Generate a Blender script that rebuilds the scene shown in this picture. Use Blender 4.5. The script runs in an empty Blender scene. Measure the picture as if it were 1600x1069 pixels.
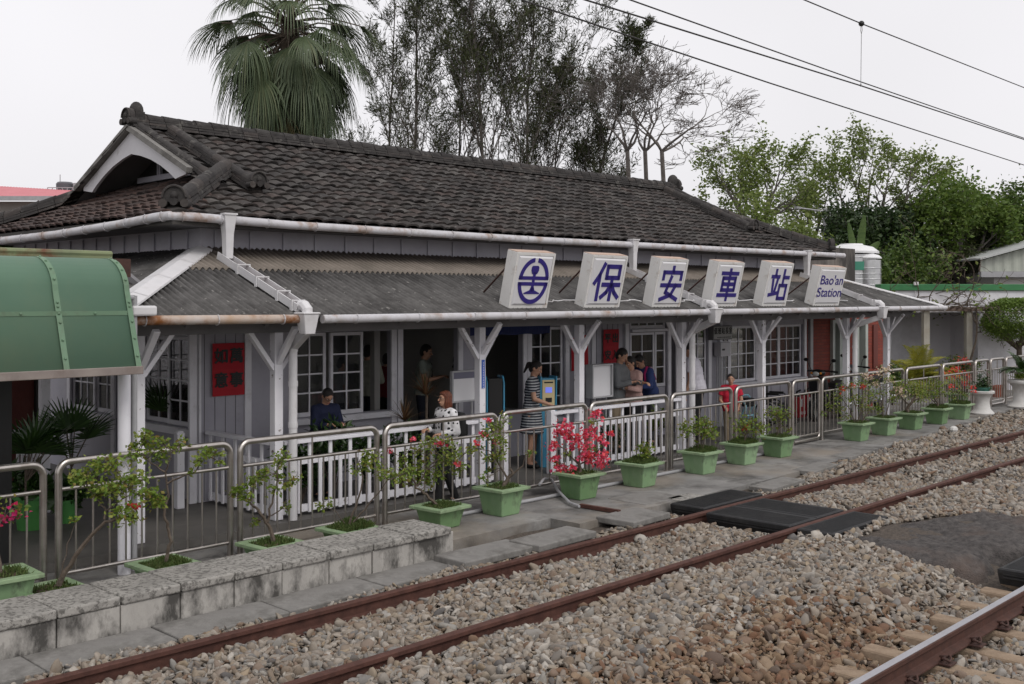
import bpy, bmesh, math, random
import numpy as np
from mathutils import Vector, Matrix, Quaternion
SC = bpy.context.scene
COL = SC.collection
PI = math.pi
R = math.radians

# ------------------------------------------------------------------ camera, sky, sun, exposure
ZC = 2.5                       # camera height above the rail heads
F = 1680.0                     # focal length in photo pixels (photo 1600 wide)
PHI = math.atan2(1600.0, F)    # angle between the view axis and the tracks (+X)
CC, SS = math.cos(PHI), math.sin(PHI)
cam_d = bpy.data.cameras.new('camera')
cam = bpy.data.objects.new('camera', cam_d)
COL.objects.link(cam)
cam.location = (0, 0, ZC)
cam.rotation_euler = (PI / 2, 0, PHI - PI / 2)
cam_d.sensor_width = 36
cam_d.lens = 36 * F / 1600
cam_d.shift_y = -66.5 / 1600
cam_d.clip_start = 0.05
cam_d.clip_end = 2000
SC.camera = cam

SUN_EL, SUN_AZ = R(50), R(-166)   # high veiled sun behind the camera
world = bpy.data.worlds.new('World')
SC.world = world
world.use_nodes = True
nt = world.node_tree
bg = nt.nodes['Background']
sky = nt.nodes.new('ShaderNodeTexSky')
sky.sky_type = 'NISHITA'
sky.sun_disc = False
sky.sun_elevation = SUN_EL
sky.sun_rotation = SUN_AZ
sky.air_density = 1.0
sky.dust_density = 6.0
sky.ozone_density = 1.0
hsv = nt.nodes.new('ShaderNodeHueSaturation')
hsv.inputs['Saturation'].default_value = 0.10
nt.links.new(sky.outputs[0], hsv.inputs['Color'])
mixs = nt.nodes.new('ShaderNodeMix')
mixs.data_type = 'RGBA'
mixs.inputs[0].default_value = 0.74           # a closed overcast layer over the clear sky
mixs.inputs[7].default_value = (8.9, 8.75, 9.05, 1)
nt.links.new(hsv.outputs[0], mixs.inputs[6])
cn = nt.nodes.new('ShaderNodeTexNoise')          # faint unevenness of the cloud layer
ctc = nt.nodes.new('ShaderNodeTexCoord')
cn.inputs['Scale'].default_value = 1.6; cn.inputs['Detail'].default_value = 3.5; cn.inputs['Roughness'].default_value = .5
nt.links.new(ctc.outputs['Generated'], cn.inputs['Vector'])
cmr = nt.nodes.new('ShaderNodeMapRange')
cmr.inputs['From Min'].default_value = .3; cmr.inputs['From Max'].default_value = .7; cmr.inputs['To Min'].default_value = .93; cmr.inputs['To Max'].default_value = 1.06
nt.links.new(cn.outputs['Fac'], cmr.inputs['Value'])
cmx = nt.nodes.new('ShaderNodeMix'); cmx.data_type = 'RGBA'; cmx.blend_type = 'MULTIPLY'; cmx.inputs[0].default_value = 1
nt.links.new(mixs.outputs[2], cmx.inputs[6]); nt.links.new(cmr.outputs[0], cmx.inputs[7])
nt.links.new(cmx.outputs[2], bg.inputs['Color'])
bg.inputs['Strength'].default_value = 0.122
sun_d = bpy.data.lights.new('sun', 'SUN')
sun = bpy.data.objects.new('sun', sun_d)
COL.objects.link(sun)
sun_d.energy = 1.0
sun_d.angle = R(18)
sun_d.color = (1.0, 0.96, 0.9)
sdir = Vector((math.sin(SUN_AZ) * math.cos(SUN_EL), math.cos(SUN_AZ) * math.cos(SUN_EL), math.sin(SUN_EL)))
sun.rotation_euler = sdir.to_track_quat('Z', 'Y').to_euler()
SC.view_settings.view_transform = 'Standard'
SC.view_settings.look = 'None'
SC.view_settings.exposure = 0.0
SC.view_settings.gamma = 1.0
SC.cycles.max_bounces = 8
SC.cycles.transparent_max_bounces = 24

# ------------------------------------------------------------------ placing: a photo pixel at a known distance
BR = R(-1.2)                          # the station stands 1.2 degrees off the tracks
BP = Vector((6.7, 11.5))              # pivot = front left corner of the station wall
BRM = Matrix.Rotation(BR, 2)
BLOC = BP - BRM @ BP
def bw(x, y, z=0.0):                  # building frame -> world
    p = BP + BRM @ (Vector((x, y)) - BP)
    return Vector((p.x, p.y, z))
_o = BP + BRM.transposed() @ (Vector((0, 0)) - BP)
def _dir(px):
    a = (px - 800) / F
    return Vector((CC + a * SS, SS - a * CC))
def wY(px, py, Y):                    # world point seen at px,py on the plane y = Y
    d = _dir(px); t = Y / d.y
    return Vector((d.x * t, Y, ZC - (py - 468) / F * t))
def wD(px, py, t):                    # world point at view depth t
    d = _dir(px)
    return Vector((d.x * t, d.y * t, ZC - (py - 468) / F * t))
def wZ(px, py, z=0.0):                # world point on the level z
    t = (ZC - z) * F / (py - 468); d = _dir(px)
    return Vector((d.x * t, d.y * t, z))
def bY(px, py, Y):                    # building-frame point on the plane y = Y
    d = BRM.transposed() @ _dir(px); t = (Y - _o.y) / d.y
    return Vector((_o.x + d.x * t, Y, ZC - (py - 468) / F * t))
def bX(px, py, X):                    # building-frame point on the plane x = X
    d = BRM.transposed() @ _dir(px); t = (X - _o.x) / d.x
    return Vector((X, _o.y + d.y * t, ZC - (py - 468) / F * t))

# ------------------------------------------------------------------ objects
def tag(o, label=None, cat=None, group=None, kind=None):
    if label: o['label'] = label
    if cat: o['category'] = cat
    if group: o['group'] = group
    if kind: o['kind'] = kind
    return o
def thing(name, label, cat, loc=(0, 0, 0), rz=0.0, group=None, kind=None):
    o = bpy.data.objects.new(name, None)
    COL.objects.link(o)
    o.location = loc
    o.rotation_euler = (0, 0, rz)
    o.empty_display_size = 0.2
    return tag(o, label, cat, group, kind)
def copy_thing(src, loc, rz=0.0, label=None, group=None, scale=None):
    r = src.copy(); COL.objects.link(r)
    r.location = loc; r.rotation_euler = (0, 0, rz)
    if scale: r.scale = (scale, scale, scale)
    if label: r['label'] = label
    if group: r['group'] = group
    for ch in list(src.children):
        c = ch.copy(); COL.objects.link(c); c.parent = r
        for g in list(ch.children):
            d = g.copy(); COL.objects.link(d); d.parent = c
    return r

class MB:
    def __init__(s):
        s.v = []; s.f = []; s.mi = []; s.cur = 0
    def add(s, vs, fs):
        n = len(s.v)
        s.v.extend([tuple(v) for v in vs])
        for f in fs:
            s.f.append(tuple(i + n for i in f)); s.mi.append(s.cur)
        return s
    def box(s, x0, x1, y0, y1, z0, z1, M=None):
        vs = [Vector((x, y, z)) for z in (z0, z1) for y in (y0, y1) for x in (x0, x1)]
        if M is not None: vs = [M @ v for v in vs]
        return s.add(vs, [(0, 2, 3, 1), (4, 5, 7, 6), (0, 1, 5, 4), (2, 6, 7, 3), (0, 4, 6, 2), (1, 3, 7, 5)])
    def frustum(s, c, w0, d0, w1, d1, z0, z1):
        vs = []
        for w, d, z in ((w0, d0, z0), (w1, d1, z1)):
            vs += [(c[0] - w / 2, c[1] - d / 2, z), (c[0] + w / 2, c[1] - d / 2, z), (c[0] + w / 2, c[1] + d / 2, z), (c[0] - w / 2, c[1] + d / 2, z)]
        return s.add(vs, [(3, 2, 1, 0), (4, 5, 6, 7), (0, 1, 5, 4), (1, 2, 6, 5), (2, 3, 7, 6), (3, 0, 4, 7)])
    def bar(s, p, q, w, h, up=(0, 0, 1)):
        p = Vector(p); q = Vector(q); d = (q - p).normalized(); up = Vector(up)
        a = d.cross(up)
        if a.length < 1e-4: a = d.cross(Vector((1, 0, 0)))
        a.normalize(); b = a.cross(d).normalized()
        vs = []
        for c in (p, q):
            for i, j in ((-1, -1), (1, -1), (1, 1), (-1, 1)):
                vs.append(c + a * (i * w / 2) + b * (j * h / 2))
        return s.add(vs, [(0, 3, 2, 1), (4, 5, 6, 7), (0, 1, 5, 4), (1, 2, 6, 5), (2, 3, 7, 6), (3, 0, 4, 7)])
    def tube(s, pts, r, n=8, caps=True, flat=1.0):
        pts = [Vector(p) for p in pts]
        rs = r if isinstance(r, (list, tuple)) else [r] * len(pts)
        t0 = (pts[1] - pts[0]).normalized()
        ref = Vector((0, 0, 1)) if abs(t0.z) < 0.9 else Vector((1, 0, 0))
        a = t0.cross(ref).normalized()
        vs = []; fs = []
        for i, p in enumerate(pts):
            if i == 0: t = t0
            elif i == len(pts) - 1: t = (pts[i] - pts[i - 1]).normalized()
            else: t = ((pts[i + 1] - p).normalized() + (p - pts[i - 1]).normalized())
            if t.length < 1e-6: t = t0
            t.normalize()
            a = (a - t * a.dot(t))
            if a.length < 1e-6: a = t.orthogonal()
            a.normalize(); b = t.cross(a)
            for k in range(n):
                an = 2 * PI * k / n
                vs.append(p + a * (math.cos(an) * rs[i]) + b * (math.sin(an) * rs[i] * flat))
        for i in range(len(pts) - 1):
            for k in range(n):
                k2 = (k + 1) % n
                fs.append((i * n + k, i * n + k2, (i + 1) * n + k2, (i + 1) * n + k))
        if caps:
            fs.append(tuple(range(n - 1, -1, -1)))
            fs.append(tuple((len(pts) - 1) * n + k for k in range(n)))
        return s.add(vs, fs)
    def lathe(s, prof, n=20, c=(0, 0, 0)):
        vs = []; fs = []
        for r, z in prof:
            for k in range(n):
                an = 2 * PI * k / n
                vs.append((c[0] + r * math.cos(an), c[1] + r * math.sin(an), c[2] + z))
        for i in range(len(prof) - 1):
            for k in range(n):
                k2 = (k + 1) % n
                fs.append((i * n + k, i * n + k2, (i + 1) * n + k2, (i + 1) * n + k))
        fs.append(tuple(range(n - 1, -1, -1)))
        fs.append(tuple((len(prof) - 1) * n + k for k in range(n)))
        return s.add(vs, fs)
    def ell(s, c, rad, nu=12, nv=8, M=None):
        vs = []; fs = []
        for i in range(1, nv):
            th = PI * i / nv
            for k in range(nu):
                an = 2 * PI * k / nu
                vs.append(Vector((rad[0] * math.sin(th) * math.cos(an), rad[1] * math.sin(th) * math.sin(an), rad[2] * math.cos(th))))
        vs += [Vector((0, 0, rad[2])), Vector((0, 0, -rad[2]))]
        if M is not None: vs = [M @ v for v in vs]
        vs = [v + Vector(c) for v in vs]
        T = len(vs) - 2
        for i in range(nv - 2):
            for k in range(nu):
                k2 = (k + 1) % nu
                fs.append((i * nu + k, (i + 1) * nu + k, (i + 1) * nu + k2, i * nu + k2))
        for k in range(nu):
            k2 = (k + 1) % nu
            fs.append((T, k, k2)); fs.append((T + 1, (nv - 2) * nu + k2, (nv - 2) * nu + k))
        return s.add(vs, fs)
    def prism(s, poly, M, t):            # polygon in local xy, extruded by t along local z
        n = len(poly)
        vs = [M @ Vector((x, y, 0)) for x, y in poly] + [M @ Vector((x, y, t)) for x, y in poly]
        fs = [tuple(range(n - 1, -1, -1)), tuple(range(n, 2 * n))]
        for k in range(n):
            k2 = (k + 1) % n
            fs.append((k, k2, n + k2, n + k))
        return s.add(vs, fs)
    def build(s, name, mat, parent=None, smooth=False, bevel=0.0, loc=None, rz=0.0, seg=2):
        me = bpy.data.meshes.new(name)
        me.from_pydata(s.v, [], s.f)
        for m in (mat if isinstance(mat, (list, tuple)) else [mat]): me.materials.append(m)
        if isinstance(mat, (list, tuple)): me.polygons.foreach_set('material_index', s.mi)
        if smooth:
            me.polygons.foreach_set('use_smooth', [True] * len(me.polygons))
            me.set_sharp_from_angle(angle=R(40))
        me.update()
        o = bpy.data.objects.new(name, me)
        COL.objects.link(o)
        if parent is not None: o.parent = parent
        if loc is not None:
            o.location = loc; o.rotation_euler = (0, 0, rz)
        if bevel:
            b = o.modifiers.new('bevel', 'BEVEL'); b.width = bevel; b.segments = seg; b.limit_method = 'ANGLE'; b.angle_limit = R(40)
        return o
def mesh_np(name, V, Fq, mat, parent=None, smooth=False, loc=None, rz=0.0):
    """V (n,3) floats, Fq (m,k) ints all k-gons"""
    me = bpy.data.meshes.new(name)
    V = np.asarray(V, np.float32); Fq = np.asarray(Fq, np.int32)
    m, k = Fq.shape
    me.vertices.add(len(V)); me.vertices.foreach_set('co', V.ravel())
    me.loops.add(m * k); me.loops.foreach_set('vertex_index', Fq.ravel())
    me.polygons.add(m); me.polygons.foreach_set('loop_start', np.arange(0, m * k, k, dtype=np.int32))
    me.polygons.foreach_set('loop_total', np.full(m, k, np.int32))
    if smooth: me.polygons.foreach_set('use_smooth', np.ones(m, bool))
    me.update(calc_edges=True); me.validate()
    me.materials.append(mat)
    o = bpy.data.objects.new(name, me)
    COL.objects.link(o)
    if parent is not None: o.parent = parent
    if loc is not None:
        o.location = loc; o.rotation_euler = (0, 0, rz)
    return o

# ------------------------------------------------------------------ materials
def lin(c):
    return tuple(x for x in c[:3]) + (1.0,)
def mat(name, c1, c2=None, scale=6.0, rough=0.6, metal=0.0, bump=0.0, bscale=None, spec=0.4, dirt=None, dscale=2.0, damt=0.5, detail=5.0, island=None, stretch=None, dirt_lo=0.5, dirt_hi=0.72, alpha=1.0, emit=None, transl=0.0, dirt2=None):
    m = bpy.data.materials.new(name)
    m.use_nodes = True
    n = m.node_tree.nodes; l = m.node_tree.links
    b = n['Principled BSDF']
    b.inputs['Roughness'].default_value = rough
    b.inputs['Metallic'].default_value = metal
    b.inputs['Specular IOR Level'].default_value = spec
    b.inputs['Base Color'].default_value = lin(c1)
    tc = n.new('ShaderNodeTexCoord')
    vec = tc.outputs['Object']
    if stretch:
        mp = n.new('ShaderNodeMapping'); mp.inputs['Scale'].default_value = stretch
        l.new(vec, mp.inputs[0]); vec = mp.outputs[0]
    col = None
    if c2 is not None:
        nz = n.new('ShaderNodeTexNoise'); nz.inputs['Scale'].default_value = scale; nz.inputs['Detail'].default_value = detail
        nz.inputs['Roughness'].default_value = 0.6
        l.new(vec, nz.inputs['Vector'])
        rp = n.new('ShaderNodeValToRGB')
        rp.color_ramp.elements[0].position = 0.33; rp.color_ramp.elements[1].position = 0.67
        rp.color_ramp.elements[0].color = lin(c1); rp.color_ramp.elements[1].color = lin(c2)
        l.new(nz.outputs['Fac'], rp.inputs['Fac'])
        col = rp.outputs['Color']
    if island:
        ge = n.new('ShaderNodeNewGeometry')
        ri = n.new('ShaderNodeValToRGB')
        els = ri.color_ramp.elements
        for i, c in enumerate(island):
            p = i / (len(island) - 1)
            if i == 0: e = els[0]
            elif i == len(island) - 1: e = els[-1]
            else: e = els.new(p)
            e.position = p; e.color = lin(c)
        els[0].position = 0
        l.new(ge.outputs['Random Per Island'], ri.inputs['Fac'])
        if col is not None:
            mx = n.new('ShaderNodeMix'); mx.data_type = 'RGBA'; mx.blend_type = 'MIX'; mx.inputs[0].default_value = 0.62
            l.new(col, mx.inputs[6]); l.new(ri.outputs['Color'], mx.inputs[7]); col = mx.outputs[2]
        else: col = ri.outputs['Color']
    if dirt is not None:
        dn = n.new('ShaderNodeTexNoise'); dn.inputs['Scale'].default_value = dscale; dn.inputs['Detail'].default_value = 8
        dn.inputs['Roughness'].default_value = 0.68
        l.new(vec, dn.inputs['Vector'])
        dr = n.new('ShaderNodeMapRange'); dr.inputs['From Min'].default_value = dirt_lo; dr.inputs['From Max'].default_value = dirt_hi
        dr.inputs['To Max'].default_value = damt
        l.new(dn.outputs['Fac'], dr.inputs['Value'])
        mx = n.new('ShaderNodeMix'); mx.data_type = 'RGBA'
        l.new(dr.outputs[0], mx.inputs[0])
        if col is not None: l.new(col, mx.inputs[6])
        else: mx.inputs[6].default_value = lin(c1)
        mx.inputs[7].default_value = lin(dirt)
        col = mx.outputs[2]
    if dirt2 is not None:
        dn = n.new('ShaderNodeTexNoise'); dn.inputs['Scale'].default_value = dirt2[1]; dn.inputs['Detail'].default_value = 9
        dn.inputs['Roughness'].default_value = 0.62
        mp2 = n.new('ShaderNodeMapping'); mp2.inputs['Location'].default_value = (13.1, 4.7, 2.2)
        l.new(vec, mp2.inputs[0]); l.new(mp2.outputs[0], dn.inputs['Vector'])
        dr = n.new('ShaderNodeMapRange'); dr.inputs['From Min'].default_value = dirt2[3]; dr.inputs['From Max'].default_value = dirt2[4]
        dr.inputs['To Max'].default_value = dirt2[2]
        l.new(dn.outputs['Fac'], dr.inputs['Value'])
        mx = n.new('ShaderNodeMix'); mx.data_type = 'RGBA'
        l.new(dr.outputs[0], mx.inputs[0]); l.new(col, mx.inputs[6]); mx.inputs[7].default_value = lin(dirt2[0])
        col = mx.outputs[2]
    if col is not None: l.new(col, b.inputs['Base Color'])
    if bump:
        bn = n.new('ShaderNodeTexNoise'); bn.inputs['Scale'].default_value = bscale or scale * 4; bn.inputs['Detail'].default_value = 6
        l.new(vec, bn.inputs['Vector'])
        bp = n.new('ShaderNodeBump'); bp.inputs['Strength'].default_value = bump; bp.inputs['Distance'].default_value = 0.02
        l.new(bn.outputs['Fac'], bp.inputs['Height']); l.new(bp.outputs[0], b.inputs['Normal'])
    if alpha < 1: b.inputs['Alpha'].default_value = alpha
    if emit:
        b.inputs['Emission Color'].default_value = lin(emit[0]); b.inputs['Emission Strength'].default_value = emit[1]
    if transl:
        out = n['Material Output']
        tr = n.new('ShaderNodeBsdfTranslucent')
        if col is not None: l.new(col, tr.inputs['Color'])
        else: tr.inputs['Color'].default_value = lin(c1)
        ms = n.new('ShaderNodeMixShader'); ms.inputs[0].default_value = transl
        l.new(b.outputs[0], ms.inputs[1]); l.new(tr.outputs[0], ms.inputs[2]); l.new(ms.outputs[0], out.inputs['Surface'])
    return m
M = {}
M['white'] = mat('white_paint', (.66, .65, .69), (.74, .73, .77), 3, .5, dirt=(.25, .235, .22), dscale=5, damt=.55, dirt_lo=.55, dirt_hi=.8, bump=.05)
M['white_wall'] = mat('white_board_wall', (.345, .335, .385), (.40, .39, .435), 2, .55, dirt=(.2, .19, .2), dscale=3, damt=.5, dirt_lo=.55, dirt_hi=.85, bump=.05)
M['white_chipped'] = mat('chipped_white_paint', (.66, .65, .69), (.74, .73, .76), 3, .55, dirt=(.14, .11, .09), dscale=9, damt=.95, dirt_lo=.62, dirt_hi=.66, bump=.1)
M['gutter'] = mat('white_gutter', (.46, .45, .47), (.53, .52, .54), 3, .45, dirt=(.25, .13, .06), dscale=2.6, damt=.9, dirt_lo=.54, dirt_hi=.70, dirt2=((.30, .27, .25), 6, .6, .5, .65))
M['gutter_rust'] = mat('rusty_gutter', (.46, .42, .40), (.38, .27, .19), 3, .55, dirt=(.20, .075, .02), dscale=2.2, damt=1, dirt_lo=.47, dirt_hi=.60)
M['tile'] = mat('roof_tile', (.026, .023, .022), (.060, .054, .050), 7, .82, bump=.35, bscale=40, spec=.25,
                island=[(.018, .016, .016), (.055, .047, .044), (.030, .027, .027), (.08, .058, .051), (.042, .038, .037), (.11, .10, .093), (.024, .022, .021), (.065, .052, .047)], dirt=(.21, .20, .185), dscale=14, damt=.7, dirt_lo=.56, dirt_hi=.72, dirt2=((.012, .011, .011), 1.2, .7, .5, .68))
M['tile_red'] = mat('reddish_roof_tile', (.036, .028, .026), (.072, .052, .046), 7, .82, bump=.35, bscale=40, spec=.25,
                island=[(.022, .018, .018), (.070, .040, .033), (.036, .028, .026), (.10, .058, .046), (.044, .033, .031), (.082, .058, .05)], dirt=(.17, .165, .15), dscale=9, damt=.5, dirt_lo=.58, dirt_hi=.78)
M['tile_cap'] = mat('ridge_tile', (.030, .028, .028), (.075, .070, .067), 8, .85, bump=.4, bscale=30, spec=.2,
                island=[(.022, .02, .02), (.05, .046, .044), (.035, .032, .032), (.075, .062, .056)], dirt=(.22, .21, .19), dscale=7, damt=.6, dirt_lo=.56, dirt_hi=.75)
M['corr'] = mat('corrugated_fibre_cement', (.068, .065, .063), (.12, .115, .112), 9, .9, dirt2=((.26, .25, .235), 22, .8, .62, .68), stretch=(1, .45, 1), bump=.2, bscale=60, spec=.2, dirt=(.035, .033, .032), dscale=3, damt=.8, dirt_lo=.48, dirt_hi=.68)
M['corr_top'] = mat('weathered_upper_sheet', (.15, .13, .11), (.21, .18, .155), 3, .85, bump=.1, spec=.2, dirt=(.08, .07, .06), dscale=2, damt=.6)
M['flash'] = mat('white_flashing', (.58, .57, .58), (.66, .65, .66), 3, .4, dirt=(.3, .27, .25), dscale=3, damt=.5)
M['bargeboard'] = mat('bargeboard_paint', (.54, .53, .55), (.60, .59, .61), 3, .55, dirt=(.2, .18, .17), dscale=6, damt=.7, dirt_lo=.6, dirt_hi=.75)
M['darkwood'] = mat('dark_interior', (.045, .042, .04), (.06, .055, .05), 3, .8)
M['interior'] = mat('interior_wall', (.36, .35, .33), (.40, .39, .37), 2, .8)
M['soffit'] = mat('grey_soffit', (.13, .126, .13), (.17, .165, .17), 3, .7)
M['glass'] = mat('window_glass', (.02, .022, .024), rough=.04, spec=.6, alpha=.42)
M['concrete'] = mat('platform_concrete', (.15, .145, .14), (.27, .262, .25), 1.6, .88, bump=.25, bscale=70, spec=.25, dirt2=((.24, .205, .165), .55, .75, .50, .66), dirt=(.06, .056, .052), dscale=1.1, damt=.85, dirt_lo=.47, dirt_hi=.62, detail=9)
M['vfloor'] = mat('veranda_floor', (.085, .08, .075), (.13, .122, .112), 1.3, .6, spec=.4, dirt=(.05, .046, .042), dscale=1.1, damt=.7, dirt_lo=.48, dirt_hi=.66, detail=8)
M['slab'] = mat('edge_slab', (.17, .163, .155), (.26, .25, .235), 2.5, .9, bump=.2, bscale=60, spec=.2, dirt=(.075, .07, .064), dscale=2.2, damt=.8, dirt_lo=.46, dirt_hi=.68)
M['block'] = mat('weathered_block', (.30, .285, .265), (.42, .40, .37), 3, .9, bump=.25, bscale=45, spec=.2, dirt=(.055, .052, .048), dscale=2.6, damt=.95, dirt_lo=.46, dirt_hi=.60, detail=9, stretch=(1, 1, .55))
M['coping'] = mat('lichen_coping', (.34, .325, .30), (.25, .238, .22), 5, .92, bump=.3, bscale=70, spec=.2, dirt=(.07, .066, .06), dscale=24, damt=.75, dirt_lo=.49, dirt_hi=.58, detail=9, dirt2=((.13, .125, .115), 1.6, .55, .5, .7))
M['rust_rail'] = mat('rusted_rail', (.060, .026, .020), (.10, .044, .033), 9, .75, bump=.15, bscale=60, spec=.3, dirt=(.04, .018, .014), dscale=6, damt=.6)
M['rail_side'] = mat('dark_rail_side', (.055, .026, .020), (.085, .038, .028), 9, .7, bump=.1, spec=.3)
M['rail_top'] = mat('polished_rail_head', (.42, .41, .44), (.5, .49, .52), 3, .28, metal=.9)
M['sleeper'] = mat('concrete_sleeper', (.23, .17, .12), (.31, .235, .17), 6, .92, bump=.25, bscale=50, spec=.2, dirt=(.12, .075, .05), dscale=4, damt=.7)
M['rubber'] = mat('black_rubber', (.012, .012, .013), (.022, .022, .023), 12, .62, bump=.25, bscale=160, spec=.35, dirt=(.06, .055, .05), dscale=3, damt=.35)
M['asphalt'] = mat('asphalt_patch', (.04, .036, .035), (.10, .09, .085), 14, .9, bump=1.0, bscale=55, spec=.3, dirt=(.11, .080, .066), dscale=1.1, damt=.6, dirt_lo=.50, dirt_hi=.66)
M['stone'] = mat('ballast_stone', rough=.9, spec=.25, c1=(.3, .27, .24), dirt=(.13, .085, .05), dscale=11, damt=.6, dirt_lo=.5, dirt_hi=.72,
                 island=[(.10, .095, .093), (.23, .20, .168), (.32, .285, .245), (.18, .14, .105), (.26, .22, .18), (.38, .35, .31), (.15, .143, .138), (.28, .22, .155), (.23, .207, .18), (.17, .11, .075), (.27, .255, .23), (.17, .16, .15)])
M['stone_rust'] = mat('rust_stained_stone', rough=.9, spec=.25, c1=(.3, .2, .14), dirt=(.06, .042, .03), dscale=11, damt=.6, dirt_lo=.5, dirt_hi=.72,
                 island=[(.07, .055, .045), (.17, .11, .072), (.25, .185, .125), (.15, .082, .05), (.20, .14, .09), (.29, .23, .175), (.105, .08, .065), (.19, .10, .06)])
M['bed'] = mat('ballast_bed', (.06, .052, .045), (.12, .10, .085), 30, .95, bump=.8, bscale=40, spec=.1)
M['earth'] = mat('bare_ground', (.10, .09, .075), (.16, .145, .12), .8, .95, bump=.2, dirt=(.05, .065, .03), dscale=.3, damt=.8)
M['steel'] = mat('brushed_steel', (.50, .47, .44), (.40, .365, .335), 10, .33, metal=1.0, dirt=(.2, .15, .12), dscale=6, damt=.5, dirt_lo=.55, dirt_hi=.75)
M['pot'] = mat('green_pot', (.135, .25, .105), (.185, .31, .14), 4, .6, dirt=(.06, .07, .045), dscale=7, damt=.85, dirt_lo=.53, dirt_hi=.68, bump=.1, dirt2=((.21, .30, .18), 3, .7, .5, .66), stretch=(1, 1, .5))
def vary_by_object(m, amt=.28):
    n = m.node_tree.nodes; l = m.node_tree.links; b = n['Principled BSDF']
    src = b.inputs['Base Color'].links[0].from_socket
    oi = n.new('ShaderNodeObjectInfo'); mr = n.new('ShaderNodeMapRange'); mr.inputs['To Min'].default_value = 1 - amt; mr.inputs['To Max'].default_value = 1 + amt * .6
    mr2 = n.new('ShaderNodeMapRange'); mr2.inputs['To Min'].default_value = 1.1; mr2.inputs['To Max'].default_value = .78
    h = n.new('ShaderNodeHueSaturation')
    l.new(oi.outputs['Random'], mr.inputs['Value']); l.new(oi.outputs['Random'], mr2.inputs['Value']); l.new(mr.outputs[0], h.inputs['Value']); l.new(mr2.outputs[0], h.inputs['Saturation'])
    l.new(src, h.inputs['Color']); l.new(h.outputs[0], b.inputs['Base Color'])
vary_by_object(M['pot'], .40)
M['pot_rim'] = mat('pale_green_rim', (.20, .29, .16), (.26, .35, .205), 5, .65, dirt=(.10, .11, .07), dscale=7, damt=.7, dirt_lo=.52, dirt_hi=.7, bump=.1)
M['soil'] = mat('soil', (.05, .036, .025), (.09, .065, .045), 20, .95, bump=.5)
M['grass'] = mat('pot_grass', (.05, .095, .02), (.09, .14, .03), 20, .7, island=[(.03, .06, .012), (.075, .12, .028), (.11, .15, .04), (.13, .12, .05)], transl=.25)
M['bark'] = mat('bark', (.075, .058, .045), (.13, .105, .085), 14, .92, bump=.5, bscale=40, spec=.15)
M['bark_grey'] = mat('grey_bark', (.09, .078, .07), (.15, .135, .125), 6, .92, bump=.3, spec=.15)
M['leaf_boug'] = mat('bougainvillea_leaf', (.09, .15, .02), rough=.5, island=[(.08, .15, .02), (.18, .26, .035), (.12, .20, .025), (.25, .27, .045), (.15, .24, .035), (.25, .17, .05)], transl=.35)
M['leaf_dark'] = mat('glossy_dark_leaf', (.02, .05, .012), rough=.35, island=[(.012, .03, .008), (.028, .062, .014), (.04, .085, .018), (.018, .042, .01)], transl=.15)
M['flower_pink'] = mat('pink_bract', (.75, .09, .18), rough=.55, island=[(.72, .06, .17), (.82, .12, .22), (.75, .07, .05), (.85, .17, .25), (.68, .04, .10)], transl=.35)
M['flower_red'] = mat('red_bract', (.75, .07, .04), rough=.55, island=[(.70, .05, .035), (.80, .10, .05), (.75, .07, .10), (.85, .16, .08)], transl=.35)
M['flower_magenta'] = mat('magenta_bract', (.6, .03, .16), rough=.55, island=[(.55, .02, .14), (.70, .05, .22), (.62, .03, .10)], transl=.35)
M['flower_pale'] = mat('pale_bract', (.7, .6, .45), rough=.55, island=[(.68, .58, .40), (.75, .55, .45), (.62, .6, .38)], transl=.35)
M['awning'] = mat('green_polycarbonate', (.108, .195, .135), (.125, .215, .15), 1.2, .6, spec=.25, dirt=(.15, .22, .145), dscale=1.5, damt=.7)
M['awning_rib'] = mat('green_awning_strip', (.118, .205, .128), (.138, .225, .145), 3, .5, dirt=(.09, .11, .07), dscale=6, damt=.6)
M['awning_edge'] = mat('grey_edge_trim', (.21, .175, .16), (.28, .24, .215), 4, .5, dirt=(.12, .08, .06), dscale=3, damt=.6)
M['rusty_green'] = mat('rusty_green_gutter', (.20, .235, .12), (.13, .14, .085), 2, .7, dirt=(.13, .05, .025), dscale=1.6, damt=1, dirt_lo=.5, dirt_hi=.62)
M['black'] = mat('black_paint', (.012, .012, .012), rough=.5)
M['brick'] = None
M['signwhite'] = mat('sign_acrylic', (.60, .595, .61), (.64, .635, .65), 2, .35, spec=.5)
M['signbox'] = mat('sign_metal_case', (.62, .61, .59), (.68, .67, .655), 4, .5, dirt=(.30, .20, .13), dscale=5, damt=.8, dirt_lo=.58, dirt_hi=.72)
M['signtop'] = mat('sign_top_stained', (.40, .27, .205), (.48, .36, .29), 5, .7, dirt=(.3, .24, .2), dscale=5, damt=.7)
M['navy'] = mat('navy_lettering', (.028, .018, .17), rough=.4)
M['rustrod'] = mat('rusty_rod', (.045, .024, .02), (.075, .034, .026), 20, .8)
M['redpaper'] = mat('red_paper', (.36, .004, .014), (.42, .007, .018), 3, .65)
M['ink'] = mat('black_ink', (.008, .007, .007), rough=.5)
M['gold'] = mat('yellow_label', (.60, .50, .28), rough=.6)
M['kblue'] = mat('kiosk_blue', (.055, .25, .40), (.065, .28, .44), 3, .4)
M['screen'] = mat('lit_screen', (.15, .18, .6), rough=.2, emit=((.16, .2, .75), .7))
M['bluecloth'] = mat('navy_banner', (.006, .014, .075), (.01, .02, .10), 3, .7)
M['pvc'] = mat('grey_pvc', (.30, .30, .31), (.36, .36, .37), 5, .45)
M['blackmetal'] = mat('black_metal', (.015, .015, .016), rough=.35)
M['chrome'] = mat('chrome', (.6, .6, .6), rough=.2, metal=1)
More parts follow.
